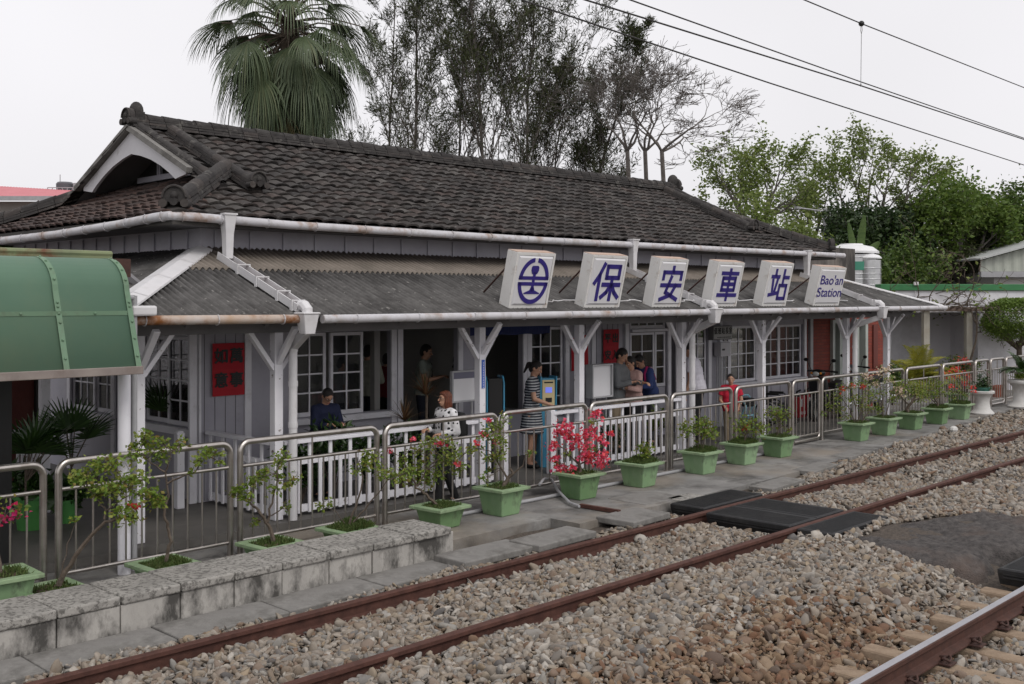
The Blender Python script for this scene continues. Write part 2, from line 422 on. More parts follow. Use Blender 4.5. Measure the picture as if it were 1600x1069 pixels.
M['red'] = mat('red_plastic', (.38, .012, .022), (.44, .018, .028), 4, .45)
M['wire'] = mat('overhead_wire', (.03, .028, .028), rough=.5)
M['tankwhite'] = mat('tank_cover', (.68, .68, .69), (.72, .72, .73), 3, .45)
M['tanksteel'] = mat('tank_stainless', (.6, .6, .6), (.5, .5, .51), 4, .3, metal=.8)
M['urn'] = mat('white_urn', (.50, .49, .47), (.58, .57, .55), 5, .7, dirt=(.3, .28, .25), dscale=4, damt=.6, bump=.1)
# ------------------------------------------------------------------ ground, platform, tracks
rng = np.random.default_rng(7)
Y1, Y2, Y3 = 7.10, 5.885, 3.21          # centre lines of the three rails
def sheet(name, poly, z, mt, kind='structure', thick=0.0, label=None):
    b = MB()
    n = len(poly)
    if thick:
        b.prism(poly, Matrix.Translation((0, 0, z - thick)), thick)
    else:
        b.add([(x, y, z) for x, y in poly], [tuple(range(n))])
    return tag(b.build(name, mt), label, None, None, kind)
sheet('ground', [(-400, -400), (900, -400), (900, 900), (-400, 900)], -0.30, M['earth'])
# platform: concrete slab from the slab strip to the building
edge = [(-6, 8.15), (9.2, 8.15), (9.2, 7.72), (13.2, 7.72), (15.5, 7.85), (19.5, 8.15), (26, 8.7), (40, 9.4), (60, 9.6)]
plat = edge + [(60, 40), (-20, 40), (-20, 8.15)]
sheet('platform', plat, 0.0, M['concrete'], thick=0.28)
vf = [bw(3.6, 9.78), bw(22.9, 9.78), bw(22.9, 18.5), bw(3.6, 18.5)]
sheet('veranda_floor', [(p.x, p.y) for p in vf], 0.085, M['vfloor'], thick=0.081)
b = MB()                              # low step between fence and platform edge, seen as the darker sill under the fence
# ballast bed under the stones
def bed_z(x, y):
    """height of the ballast surface"""
    x = np.asarray(x, float); y = np.asarray(y, float)
    z = np.full(x.shape, -0.125)
    z = np.where(y > Y1, -0.085 + np.clip((y - 7.25) / .3, 0, 1) * .045 * np.clip((x - 10.5) / 2, 0, 1), z)
    between = (y < Y2 - 0.08) & (y > Y3 + 0.1)
    u = np.clip((y - Y3) / (Y2 - Y3), 0, 1)
    hump = -0.10 + 0.075 * np.sin(np.clip((u - 0.22) / 0.78, 0, 1) * PI) - 0.14 * np.clip((0.34 - u) / 0.20, 0, 1)
    z = np.where(between, hump, z)
    z = np.where(y < Y3 + 0.1, -0.215, z)
    z = z + 0.018 * np.sin(x * 2.1 + 1.7 * y) + 0.014 * np.sin(x * 5.3 - y * 3.1)
    return z
gx = np.arange(-3, 60, 0.25); gy = np.arange(0.2, 9.8, 0.2)
GX, GY = np.meshgrid(gx, gy)
V = np.stack([GX, GY, bed_z(GX, GY) - 0.03], -1).reshape(-1, 3)
nx, ny = len(gx), len(gy)
ii = (np.arange(ny - 1)[:, None] * nx + np.arange(nx - 1)[None, :]).ravel()
tag(mesh_np('track_bed', V, np.stack([ii, ii + 1, ii + nx + 1, ii + nx], 1), M['bed'], smooth=True), kind='structure')

# rails
def rail_profile():
    return [(-.062, -.153), (.062, -.153), (.062, -.142), (.012, -.124), (.0085, -.115), (.0085, -.05), (.030, -.040), (.0345, -.034), (.0345, -.006), (.028, 0), (-.028, 0), (-.0345, -.006), (-.0345, -.034), (-.030, -.040), (-.0085, -.05), (-.0085, -.115), (-.012, -.124), (-.062, -.142)]
def rail(y, x0, x1, label, mats, top=False):
    t = thing('rail', label, 'rail', (0, y, 0))
    pr = rail_profile()
    xs = np.arange(x0, x1 + 0.01, 2.0)
    n = len(pr)
    b = MB()
    vs = []
    for x in xs:
        yo = -0.0011 * max(0, x - 12) ** 2 * 0.35
        vs += [(x, p[0] + yo, p[1]) for p in pr]
    fs = []
    for i in range(len(xs) - 1):
        for k in range(n):
            k2 = (k + 1) % n
            fs.append((i * n + k, (i + 1) * n + k, (i + 1) * n + k2, i * n + k2))
    b.add(vs, fs)
    o = b.build('rail_body', mats[0], t)
    if top:
        h = MB(); h.box(x0, x1, -.0285, .0285, 0.0005, .0025); h.build('running_surface', mats[1], t)
    return t
r1 = rail(Y1, -2, 62, 'rust red rail running along the platform edge', [M['rust_rail']])
r2 = rail(Y2, -2, 62, 'rust red rail second from the platform, in the ballast', [M['rust_rail']])
r3 = rail(Y3, -1, 62, 'rail with a polished silver top nearest the camera', [M['rail_side'], M['rail_top']], True)

# sleepers of the near track (six or so show), clips on the near rail
SLX = [4.35 + 0.585 * i for i in range(14)]
s0 = None
for i, x in enumerate(SLX):
    b = MB()
    if s0 is None:
        b.add([(-.11, -2.0, -.20), (.11, -2.0, -.20), (.11, .55, -.20), (-.11, .55, -.20), (-.085, -2.0, -.05), (.085, -2.0, -.05), (.085, .50, 0.0), (-.085, .50, 0.0)],
              [(3, 2, 1, 0), (4, 5, 6, 7), (0, 1, 5, 4), (1, 2, 6, 5), (2, 3, 7, 6), (3, 0, 4, 7)])
        s0 = b.build('sleeper', M['sleeper'], None, bevel=.02)
        s0.location = (x, Y3, -.158)
        tag(s0, 'brown stained concrete sleeper under the polished rail', 'sleeper', 'concrete sleepers under the near rail')
    else:
        c = s0.copy(); COL.objects.link(c); c.location = (x, Y3 + random.Random(i).uniform(-.04, .04), -.158 + random.Random(i + 50).uniform(-.012, .004))
c0 = None
for x in SLX:
    if c0 is None:
        b = MB()
        for sd in (-1,):
            pts = [(0.05 * math.cos(a), sd * (.062 + .035 * (1 + math.sin(a) * .8)), -.118 + .012 * math.cos(a * 2)) for a in np.linspace(0, 1.75 * PI, 14)]
            b.tube(pts, .0095, 6)
            b.tube([(.05, sd * .095, -.118), (.05, sd * .03, -.128)], .0095, 6)
            b.box(-.06, .06, sd * .15 if sd < 0 else .02, -.02 if sd < 0 else .15, -.156, -.145)
        c0 = b.build('rail_clip', M['rustrod'], r3, smooth=True); c0.location = (x, 0, 0)
    else:
        c = c0.copy(); COL.objects.link(c); c.parent = r3; c.location = (x, 0, 0)

# rubber crossing panels
def xpanel(label, x0, x1, y0, y1, z, seams=()):
    t = thing('crossing_panel', label, 'crossing panel', ((x0 + x1) / 2, (y0 + y1) / 2, 0), 0, 'rubber crossing panels')
    w, d = (x1 - x0), (y1 - y0)
    b = MB()
    b.frustum((0, 0), w - .05, d - .03, w, d, -.14, -.03)
    b.frustum((0, 0), w, d, w, d, -.03, z - .012)
    b.frustum((0, 0), w, d, w - .03, d - .03, z - .012, z)
    b.build('panel_body', M['rubber'], t)
    g = MB()
    k = int((w - .1) / .035)
    for i in range(k):
        xx = -w / 2 + .06 + i * .035
        g.box(xx, xx + .016, -d / 2 + .04, d / 2 - .04, z, z + .003)
    g.build('tread_ribs', M['rubber'], t)
    e = MB()
    e.box(-w / 2 - .006, -w / 2 - .0, -d / 2 + .05, d / 2 - .05, -.075, -.06)
    e.box(-w / 2 - .006, -w / 2 - .0, -d / 2 + .05, d / 2 - .05, -.045, -.035)
    e.build('side_lip', M['rubber'], t)
    return t
xpanel('black rubber crossing panel between the platform and the first rail', 10.85, 12.2, 7.18, 7.66, .012)
xpanel('black rubber crossing panel between the two rusty rails, nearer half', 10.66, 11.28, 5.94, 7.02, .012)
xpanel('black rubber crossing panel between the two rusty rails, farther half', 11.29, 11.94, 5.94, 7.02, .012)
xpanel('black rubber crossing panel between the second rail and the asphalt patch', 10.62, 11.95, 5.40, 5.83, .008)
p = wZ(1562, 893, -.02)
xpanel('grey worn crossing panel at the edge of the near rail', p.x, p.x + 1.3, 3.29, p.y + .02, .01)

# asphalt patch between the tracks
ap = [wZ(x, y, -.0) for x, y in ((1312, 835), (1350, 850), (1400, 866), (1450, 880), (1505, 882), (1548, 872), (1590, 858), (1640, 842), (1690, 815), (1640, 800), (1560, 796), (1500, 795), (1440, 800), (1395, 806))]
def patch_mesh():
    P = np.array([(p.x, p.y) for p in ap]); g = .04
    xs = np.arange(P[:, 0].min() - .3, P[:, 0].max() + .3, g); ys = np.arange(P[:, 1].min() - .3, P[:, 1].max() + .3, g)
    XX, YY = np.meshgrid(xs, ys); d = np.full(XX.shape, 1e9)
    for i in range(len(P)):
        a, c = P[i], P[(i + 1) % len(P)]; e = c - a; tt = np.clip(((XX - a[0]) * e[0] + (YY - a[1]) * e[1]) / (e @ e), 0, 1)
        d = np.minimum(d, np.hypot(XX - a[0] - tt * e[0], YY - a[1] - tt * e[1]))
    d = np.where(in_poly(XX, YY, P), d, -d)
    rr = np.random.default_rng(4)
    def vn(sc):
        a = rr.normal(size=(int(len(ys) * g / sc) + 3, int(len(xs) * g / sc) + 3)); u = np.arange(len(xs)) * g / sc; v = np.arange(len(ys)) * g / sc
        iu, iv = u.astype(int), v.astype(int); fu, fv = u - iu, v - iv; fu = fu * fu * (3 - 2 * fu); fv = (fv * fv * (3 - 2 * fv))[:, None]
        return (a[np.ix_(iv, iu)] * (1 - fu) + a[np.ix_(iv, iu + 1)] * fu) * (1 - fv) + (a[np.ix_(iv + 1, iu)] * (1 - fu) + a[np.ix_(iv + 1, iu + 1)] * fu) * fv
    d = d + .07 * vn(.45) + .035 * vn(.16)
    Z = -.44 + .43 * (1 - np.exp(-np.maximum(d + .03, 0) / .085)) + .016 * vn(.7) + .012 * vn(.22) + .009 * vn(.1) + rr.normal(0, .0065, XX.shape)
    V = np.stack([XX, YY, Z], -1).reshape(-1, 3); nx = len(xs)
    ii = (np.arange(len(ys) - 1)[:, None] * nx + np.arange(nx - 1)[None]).ravel(); D = d.ravel()
    ok = (D[ii] > -.02) & (D[ii + 1] > -.02) & (D[ii + nx] > -.02) & (D[ii + nx + 1] > -.02); ii = ii[ok]
    return mesh_np('asphalt_patch', V, np.stack([ii, ii + 1, ii + nx + 1, ii + nx], 1), M['asphalt'], smooth=True)
def in_poly(x, y, P):
    ins = np.zeros(x.shape, bool); n = len(P); j = n - 1
    for i in range(n):
        xi, yi = P[i]; xj, yj = P[j]
        c = ((yi > y) != (yj > y)) & (x < (xj - xi) * (y - yi) / (yj - yi + 1e-9) + xi)
        ins ^= c; j = i
    return ins
tag(patch_mesh(), kind='structure')
AP = np.array([(p.x, p.y) for p in ap])
# ballast stones
def ico(sub):
    bm = bmesh.new(); bmesh.ops.create_icosphere(bm, subdivisions=sub, radius=1)
    v = np.array([x.co[:] for x in bm.verts]); f = np.array([[w.index for w in x.verts] for x in bm.faces]); bm.free()
    return v, f
def stones(name, X, Y, Z, S, mt, sub, seed, parent=None, kind='stuff'):
    r = np.random.default_rng(seed)
    v0, f0 = ico(sub)
    N = len(X)
    protos = []
    for k in range(24):
        v = v0.copy()
        for _ in range(11):                    # chip planes off a ball: angular river stone
            nrm = r.normal(size=3); nrm /= np.linalg.norm(nrm)
            d = r.uniform(.36, .74)
            h = v @ nrm
            v = v - np.outer(np.maximum(h - d, 0), nrm)
        v *= r.uniform(.75, 1.2, 3)
        protos.append(v)
    protos = np.array(protos)
    protos /= np.abs(protos).max((1, 2), keepdims=True) * .92
    pv = protos[r.integers(0, 24, N)]           # N,nv,3
    sc = np.stack([r.uniform(.85, 1.5, N), r.uniform(.7, 1.15, N), r.uniform(.36, .72, N)], 1) * S[:, None]
    pv = pv * sc[:, None, :]
    q = r.normal(size=(N, 4)); q[:, 1:3] *= .42; q /= np.linalg.norm(q, axis=1, keepdims=True)
    w, x, y, z = q.T
    Rm = np.stack([1 - 2 * (y * y + z * z), 2 * (x * y - z * w), 2 * (x * z + y * w), 2 * (x * y + z * w), 1 - 2 * (x * x + z * z), 2 * (y * z - x * w), 2 * (x * z - y * w), 2 * (y * z + x * w), 1 - 2 * (x * x + y * y)], 1).reshape(N, 3, 3)
    pv = np.einsum('nij,nkj->nki', Rm, pv) + np.stack([X, Y, Z], 1)[:, None, :]
    nv = len(v0)
    fa = (f0[None] + (np.arange(N) * nv)[:, None, None]).reshape(-1, 3)
    o = mesh_np(name, pv.reshape(-1, 3), fa, mt, parent)
    return tag(o, kind=kind)
def scatter(xa, xb, ya, yb, dens, r):
    n = int((xb - xa) * (yb - ya) * dens)
    return r.uniform(xa, xb, n), r.uniform(ya, yb, n)
def ok_stone(x, y):
    m = np.ones(x.shape, bool)
    for yr in (Y1, Y2, Y3): m &= np.abs(y - yr) > .055
    m &= ~((np.abs(x - 11.3) < .68) & (y > 5.38) & (y < 7.7))
    m &= ~((x > 10.8) & (x < 12.25) & (y > 7.1))
    m &= ~(in_poly(x, y, cxy(AP, .90 + .08 * 0)) )
    pe = np.interp(x, [-6, 9.2, 9.21, 13.2, 15.5, 19.5, 26, 40, 60], [7.43, 7.43, 7.45, 7.5, 7.80, 8.2, 8.75, 9.45, 9.65])
    m &= y < pe
    m &= ~((x > wZ(1562, 893, -.02).x - .03) & (y < 4.0) & (y > 3.2) & (x < wZ(1562, 893, -.02).x + 1.3))
    # camera frustum
    t = x * CC + y * SS; lat = x * SS - y * CC
    px = 800 + F * lat / np.maximum(t, .1); py = 468 + F * 2.6 / np.maximum(t, .1)
    m &= (px > -350) & (px < 2250) & (py < 1330) & (t > 1)
    return m
def cxy(P, f):
    c = P.mean(0); return c + (P - c) * f
r = np.random.default_rng(11)
x, y = scatter(.8, 14.5, .3, 8.3, 1000, r); k = ok_stone(x, y); x, y = x[k], y[k]
t = x * CC + y * SS
keep = r.random(len(x)) < np.interp(t, [5, 8, 13], [1, 1, .85]); x, y = x[keep], y[keep]
sz = r.lognormal(-3.44, .34, len(x)); sz = np.clip(sz, .013, .068)
z = bed_z(x, y) + r.uniform(-.02, .012, len(x))
fringe = (y > Y1 + .06)
sz[fringe] *= .85
# keep only part of the stones beside the sleepers so their tops show
nearsl = np.zeros(len(x), bool)
for sx in SLX: nearsl |= (np.abs(x - sx) < .085) & (y < Y3 + .44)
z[nearsl] -= .035
rust = (np.exp(-((y - 3.9) / .9) ** 2) * np.clip((x - 3.0) / 1.5, 0, 1) * np.clip((9.8 - x) / 2, 0, 1)) > r.uniform(.25, .95, len(x))
stones('ballast_gravel', x[~rust], y[~rust], z[~rust], sz[~rust], M['stone'], 2, 21)
stones('rust_stained_gravel', x[rust], y[rust], z[rust], sz[rust], M['stone_rust'], 2, 22)
x, y = scatter(14.0, 45, .3, 9.6, 380, r); k = ok_stone(x, y); x, y = x[k], y[k]
keep = r.random(len(x)) < np.interp(x, [14, 22, 45], [1, .8, .45]); x, y = x[keep], y[keep]
sz = np.clip(r.lognormal(-3.2, .30, len(x)), .02, .08)
stones('distant_ballast_gravel', x, y, bed_z(x, y) + r.uniform(-.02, .012, len(x)), sz, M['stone'], 1, 23)

# slab strip along the foot of the block wall
sl = random.Random(5)
xs = [wZ(px, py, -.065).x for px, py in ((-140, 1120), (-20, 1060), (130, 1032), (230, 995), (475, 925), (590, 893), (690, 866))]
xs = [2.2]
while xs[-1] < 9.0: xs.append(xs[-1] + sl.uniform(.82, 1.05))
for i in range(len(xs) - 1):
    b = MB(); b.box(-(xs[i + 1] - xs[i]) / 2 + .008, (xs[i + 1] - xs[i]) / 2 - .008, -.225, .225, -.10, 0)
    o = b.build('paving_slab', M['slab'], bevel=.012)
    o.location = ((xs[i] + xs[i + 1]) / 2, 7.665 + sl.uniform(-.015, .015), -.062 + sl.uniform(-.008, .008))
    o.rotation_euler = (sl.uniform(-.012, .012), sl.uniform(-.01, .01), sl.uniform(-.012, .012))
    tag(o, 'grey concrete paving slab beside the rust red rail', 'paving slab', 'paving slabs between block wall and rail')
for (px, py, w, d, rz, zz, lab) in ((865, 838, .95, .42, .03, -.01, 'thin grey slab beside the rail, short of the rubber panels'), (760, 858, 1.0, .45, -.02, -.03, 'grey slab past the end of the block wall, beside the rail'), (990, 808, .75, .52, .05, .012, 'raised square grey slab just short of the rubber crossing panel')):
    p = wZ(px, py, 0)
    b = MB(); b.box(-w / 2, w / 2, -d / 2, d / 2, -.05, .02)
    o = b.build('paving_slab', M['slab'], bevel=.012, loc=(p.x, p.y, zz), rz=rz)
    tag(o, lab, 'paving slab')

# low wall of weathered concrete blocks with coping stones
bwall = thing('block_wall', 'low wall of weathered concrete blocks with coping along the track', 'low wall', (0, 7.9, 0))
jx = [wY(px, 1000, 7.88).x for px in (-120, 0 - 10, 90, 190, 284, 368, 443, 517, 584, 648, 706)]
for i in range(len(jx) - 1):
    x0, x1 = jx[i] + .005, jx[i + 1] - .005
    b = MB(); b.box(x0, x1, 0 + sl.uniform(-.006, .006), .5, -.09, .142); b.build('block', M['block'], bwall, bevel=.008)
    b = MB(); b.box(x0, x1, -.022 + sl.uniform(-.005, .005), .56, .145, .215 + sl.uniform(-.006, .006)); b.build('coping', M['coping'], bwall, bevel=.014)
b = MB(); b.box(jx[-1] + .0, jx[-1] + .06, .02, .14, -.12, .16); b.build('end_stub', M['block'], bwall, bevel=.01)

# pipe lying on the platform under the fence, bent rod, rusty bar
pl = wZ(640, 800, .03)
b = MB(); b.tube([wY(560, 800, 8.98) * 1, wY(1260, 700, 8.98)], .022, 8) if False else b.tube([(7.2, 8.97, .025), (15.8, 8.97, .025)], .022, 8)
tag(b.build('ground_pipe', M['pvc'], smooth=True), 'grey pipe lying on the platform below the steel fence', 'pipe')
pts = [wZ(843, 777, .0), wZ(850, 772, .0), wZ(862, 770, .0), wZ(872, 777, .0), wZ(890, 790, .0), wZ(905, 795, 0)]
zs = [.16, .2, .17, .08, .035, .03]
b = MB(); b.tube([(p.x, p.y, z) for p, z in zip(pts, zs)], .018, 8)
tag(b.build('bent_pipe', M['pvc'], smooth=True), 'short bent grey pipe rising between two green pots', 'pipe')
p, q = wZ(907, 791, .02), wZ(968, 801, .02)
b = MB(); b.bar((p.x, p.y, .03), (q.x, q.y, .03), .05, .04)
tag(b.build('rusty_bar', M['rust_rail']), 'rusty flat bar lying on the platform', 'bar')
p = wZ(1490, 673, 0); b = MB(); b.ell((0, 0, .05), (.10, .08, .07), 9, 6)
tag(b.build('white_stone', M['urn'], loc=(p.x, p.y, -.03)), 'single white stone at the edge of the ballast', 'stone')

for (px, py, w, d, rz, lab) in ((1215, 755, 1.0, .34, .06, 'pale edge slab past the rubber panels, nearest of its row'), (1275, 730, .95, .34, .10, 'pale edge slab past the rubber panels, second of its row'), (1330, 709, .95, .32, .10, 'pale edge slab past the rubber panels, third of its row'), (1380, 690, .9, .32, .12, 'pale edge slab past the rubber panels, farthest of its row'), (1085, 779, .5, .5, .03, 'pale square slab touching the rubber panel'), (1010, 778, .8, .6, -.02, 'broken grey slab on the platform behind the raised one')):
    p = wZ(px, py, 0); b = MB(); b.box(-w / 2, w / 2, -d / 2, d / 2, -.05, .008)
    tag(b.build('paving_slab', M['slab'] if px != 1085 else M['coping'], bevel=.008, loc=(p.x, p.y, .0), rz=rz), lab, 'paving slab')
# ------------------------------------------------------------------ the station
def brick_mat():
    m = bpy.data.materials.new('red_brick'); m.use_nodes = True
    n = m.node_tree.nodes; l = m.node_tree.links; b = n['Principled BSDF']
    tc = n.new('ShaderNodeTexCoord'); mp = n.new('ShaderNodeMapping')
    mp.inputs['Rotation'].default_value = (R(90), 0, 0)
    l.new(tc.outputs['Object'], mp.inputs[0])
    br = n.new('ShaderNodeTexBrick')
    br.inputs['Color1'].default_value = (.21, .035, .022, 1); br.inputs['Color2'].default_value = (.28, .055, .032, 1)
    br.inputs['Mortar'].default_value = (.15, .045, .035, 1)
    br.inputs['Scale'].default_value = 1.0; br.inputs['Brick Width'].default_value = .22; br.inputs['Row Height'].default_value = .068
    br.inputs['Mortar Size'].default_value = .006
    l.new(mp.outputs[0], br.inputs['Vector'])
    nz = n.new('ShaderNodeTexNoise'); nz.inputs['Scale'].default_value = 5; l.new(tc.outputs['Object'], nz.inputs['Vector'])
    mx = n.new('ShaderNodeMix'); mx.data_type = 'RGBA'; mx.blend_type = 'MULTIPLY'; mx.inputs[0].default_value = .6
    l.new(br.outputs['Color'], mx.inputs[6]); l.new(nz.outputs['Color'], mx.inputs[7])
    ad = n.new('ShaderNodeMix'); ad.data_type = 'RGBA'; ad.inputs[0].default_value = .55
    l.new(br.outputs['Color'], ad.inputs[6]); l.new(mx.outputs[2], ad.inputs[7])
    l.new(ad.outputs[2], b.inputs['Base Color'])
    bp = n.new('ShaderNodeBump'); bp.inputs['Strength'].default_value = .6; bp.inputs['Distance'].default_value = .01; bp.invert = True
    l.new(br.outputs['Fac'], bp.inputs['Height']); l.new(bp.outputs[0], b.inputs['Normal'])
    b.inputs['Roughness'].default_value = .85
    return m
M['brick'] = brick_mat()

ST = thing('station_building', 'long wooden station house with dark tiled roof and white verandah', 'station', (BLOC.x, BLOC.y, 0), BR)
XL, XRW = 6.70, bY(1259, 560, 11.5).x          # wall ends
YW, YB = 11.5, 17.2                             # front and back wall planes
EX0, EY0, EZ = 6.08, 11.0, 3.47                 # tile edge at the front left corner
YR, ZR = 14.35, 4.93                            # ridge line
EY1 = 2 * YR - EY0
RX1 = bY(1075, 288, YR).x                       # right end of the ridge
EX1 = 0.5 * (bY(1283, 398, EY0).x + RX1 + 1.2)
RX1 = EX1 - 1.15
GX = EX0 + 1.15                                 # gable face
SL = (ZR - EZ) / (YR - EY0)
tr = random.Random(9)

def tile_slope(name, O, U, Vd, ulen, vlen, clip, mt, tw=.226, tl=.216, sag=.05):
    O = np.array(O, float); U = np.array(U, float); Vd = np.array(Vd, float)
    N = np.cross(U, Vd); N /= np.linalg.norm(N)
    if N[2] < 0: N = -N
    us = np.linspace(0, 1, 7)
    prof = np.sin(PI * us) ** .75
    r = np.random.default_rng(hash(name) % 1000 if False else len(name))
    VV = []; FF = []; base = 0
    nc = int(round(ulen / tw)); nr = int(round(vlen / tl)); tw = ulen / nc; tl = vlen / nr
    for i in range(nc):
        for j in range(nr):
            uc, vc = (i + .5) * tw, (j + .5) * tl
            if not clip(uc, vc): continue
            ju, jv, jh, tilt = r.normal(0, .005), r.normal(0, .008), r.normal(0, .004), r.normal(0, .006)
            rows = []
            for (vf, lift, drop) in ((1.18, .0, 0), (.5, .018, 0), (0.0, .036, 0), (0.012, .036, .027)):
                v = j * tl + vf * tl + jv - (1 - vf if vf < .9 else 0) * .030 * prof
                u = i * tw + (us * 1.06 - .03) * tw + ju
                vv = np.clip(v / vlen, 0, 1)
                h = .043 * prof + lift + jh + tilt * (us - .5) * 2 - drop - sag * np.sin(PI * vv) - .02
                rows.append(O[None] + u[:, None] * U[None] + (v[:, None] if np.ndim(v) else np.full((7, 1), v)) * Vd[None] + h[:, None] * N[None])
            VV.append(np.concatenate(rows))
            for a in range(3):
                for k in range(6):
                    q = base + a * 7 + k
                    FF.append((q, q + 7, q + 8, q + 1))
            base += 28
    o = mesh_np(name, np.concatenate(VV), np.array(FF), mt, ST, smooth=True)
    o.data.set_sharp_from_angle(angle=R(50))
    return o
front_len = math.hypot(YR - EY0, ZR - EZ)
vy = np.array((0, (YR - EY0) / front_len, (ZR - EZ) / front_len))
def clip_front(u, v):
    x = EX0 + u; dy = v * vy[1]
    if x < GX - .05: return dy < (x - EX0) + .02
    if x > RX1 + .05: return dy < (EX1 - x) + .02
    return True
tile_slope('roof', (EX0, EY0, EZ), (1, 0, 0), vy, EX1 - EX0, front_len, clip_front, M['tile'])
def clip_back(u, v):
    x = EX0 + u; dy = v * vy[1]
    if x < GX - .05: return dy < (x - EX0)
    if x > RX1 + .05: return dy < (EX1 - x)
    return True
# plain back slope (seen by nobody from here, still a tiled slope) and the end skirts
tile_slope('rear_roof', (EX0, EY1, EZ), (1, 0, 0), (0, -vy[1], vy[2]), EX1 - EX0, front_len, clip_back, M['tile'], tw=.35, tl=.40)
sk = 1.62
sklen = sk * math.sqrt(1 + SL * SL); vx = np.array((1, 0, SL)) / math.sqrt(1 + SL * SL)
def clip_side(u, v):
    dx = v * vx[0]; y = u
    return dx < y + .02 and dx < (EY1 - EY0) - y + .02
tile_slope('side_roof', (EX0, EY0, EZ), (0, 1, 0), vx, EY1 - EY0, sklen, clip_side, M['tile_red'])
tile_slope('side_roof', (EX1, EY0, EZ), (0, 1, 0), (-vx[0], 0, vx[2]), EY1 - EY0, sklen, clip_side, M['tile'])
# solid roof deck just below the tiles
b = MB()
d = .10
b.add([(EX0 + .03, EY0 + .03, EZ - d), (EX1 - .03, EY0 + .03, EZ - d), (RX1, YR, ZR - d), (GX + .02, YR, ZR - d), (GX + .02, EY0 + 1.15, EZ + 1.15 * SL - d), (RX1, EY0 + 1.15, EZ + 1.15 * SL - d)],
      [(0, 1, 5, 4), (4, 5, 2, 3)])
b.add([(EX0 + .03, EY1 - .03, EZ - d), (EX1 - .03, EY1 - .03, EZ - d), (RX1, YR, ZR - d), (GX + .02, YR, ZR - d), (GX + .02, EY1 - 1.15, EZ + 1.15 * SL - d), (RX1, EY1 - 1.15, EZ + 1.15 * SL - d)],
      [(1, 0, 4, 5), (5, 4, 3, 2)])
for (xe, xg, sg) in ((EX0 + .03, GX + .47, 1), (EX1 - .03, RX1 - .47, -1)):
    hh = EZ + abs(xg - xe) * SL - d
    w_ = abs(xg - xe); b.add([(xe, EY0 + .03, EZ - d), (xe, EY1 - .03, EZ - d), (xg, EY1 - w_, hh), (xg, EY0 + w_, hh)], [(0, 1, 2, 3)])
b.add([(EX0 + .03, EY0 + .03, EZ - d - .02), (EX1 - .03, EY0 + .03, EZ - d - .02), (EX1 - .03, EY1 - .03, EZ - d - .02), (EX0 + .03, EY1 - .03, EZ - d - .02)], [(0, 1, 2, 3)])
b.build('roof_deck', M['soffit'], ST)
b = MB()                                        # eave fascia
b.box(EX0, EX1, EY0 - .005, EY0 + .025, EZ - .13, EZ - .02); b.box(EX0 - .005, EX0 + .025, EY0 + .03, EY1, EZ - .13, EZ - .02); b.box(EX1 - .025, EX1 + .005, EY0 + .03, EY1, EZ - .13, EZ - .02)
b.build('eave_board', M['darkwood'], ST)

def ridge(name, pts, w, h, mt, seg=.25, cap=True, layers=3):
    """stacked ridge of flat tiles under a row of half round caps"""
    pts = [Vector(p) for p in pts]
    VV = MB()
    L = sum((pts[i + 1] - pts[i]).length for i in range(len(pts) - 1))
    def at(s):
        for i in range(len(pts) - 1):
            l = (pts[i + 1] - pts[i]).length
            if s <= l or i == len(pts) - 2: return pts[i].lerp(pts[i + 1], s / l), (pts[i + 1] - pts[i]).normalized()
            s -= l
    n = max(2, int(L / seg))
    for k in range(n):
        p, dr = at(L * k / n); q, _ = at(L * (k + 1) / n)
        side = dr.cross(Vector((0, 0, 1))).normalized(); up = side.cross(dr).normalized()
        e = (q - p) * .015
        for a in range(layers):
            ww = w * (1 - .13 * a) + tr.uniform(-.012, .012)
            z0 = h * .62 * a / layers; z1 = h * .62 * (a + .82) / layers
            vs = []
            for c in (p + e, q - e):
                for (s, z) in ((-ww / 2, z0), (ww / 2, z0), (ww / 2 * .94, z1), (-ww / 2 * .94, z1)):
                    vs.append(c + side * s + up * (z + tr.uniform(-.004, .004)))
            VV.add(vs, [(0, 3, 2, 1), (4, 5, 6, 7), (0, 1, 5, 4), (1, 2, 6, 5), (2, 3, 7, 6), (3, 0, 4, 7)])
        if cap:
            rr = w * .37; m = 8; vs = []
            jz = tr.uniform(-.008, .008)
            for (c, sc) in ((p - e * 4, 1.0), (p + (q - p) * .5, .93), (q, .86)):
                for i in range(m + 1):
                    an = PI * i / m
                    vs.append(c + side * (math.cos(an) * rr * sc) + up * (h * .55 + jz + math.sin(an) * rr * .92 * sc))
            fs = []
            for a in range(2):
                for i in range(m): fs.append((a * (m + 1) + i, a * (m + 1) + i + 1, (a + 1) * (m + 1) + i + 1, (a + 1) * (m + 1) + i))
            fs.append(tuple(range(m + 1))); VV.add(vs, fs)
    return VV.build(name, mt, ST, smooth=False)
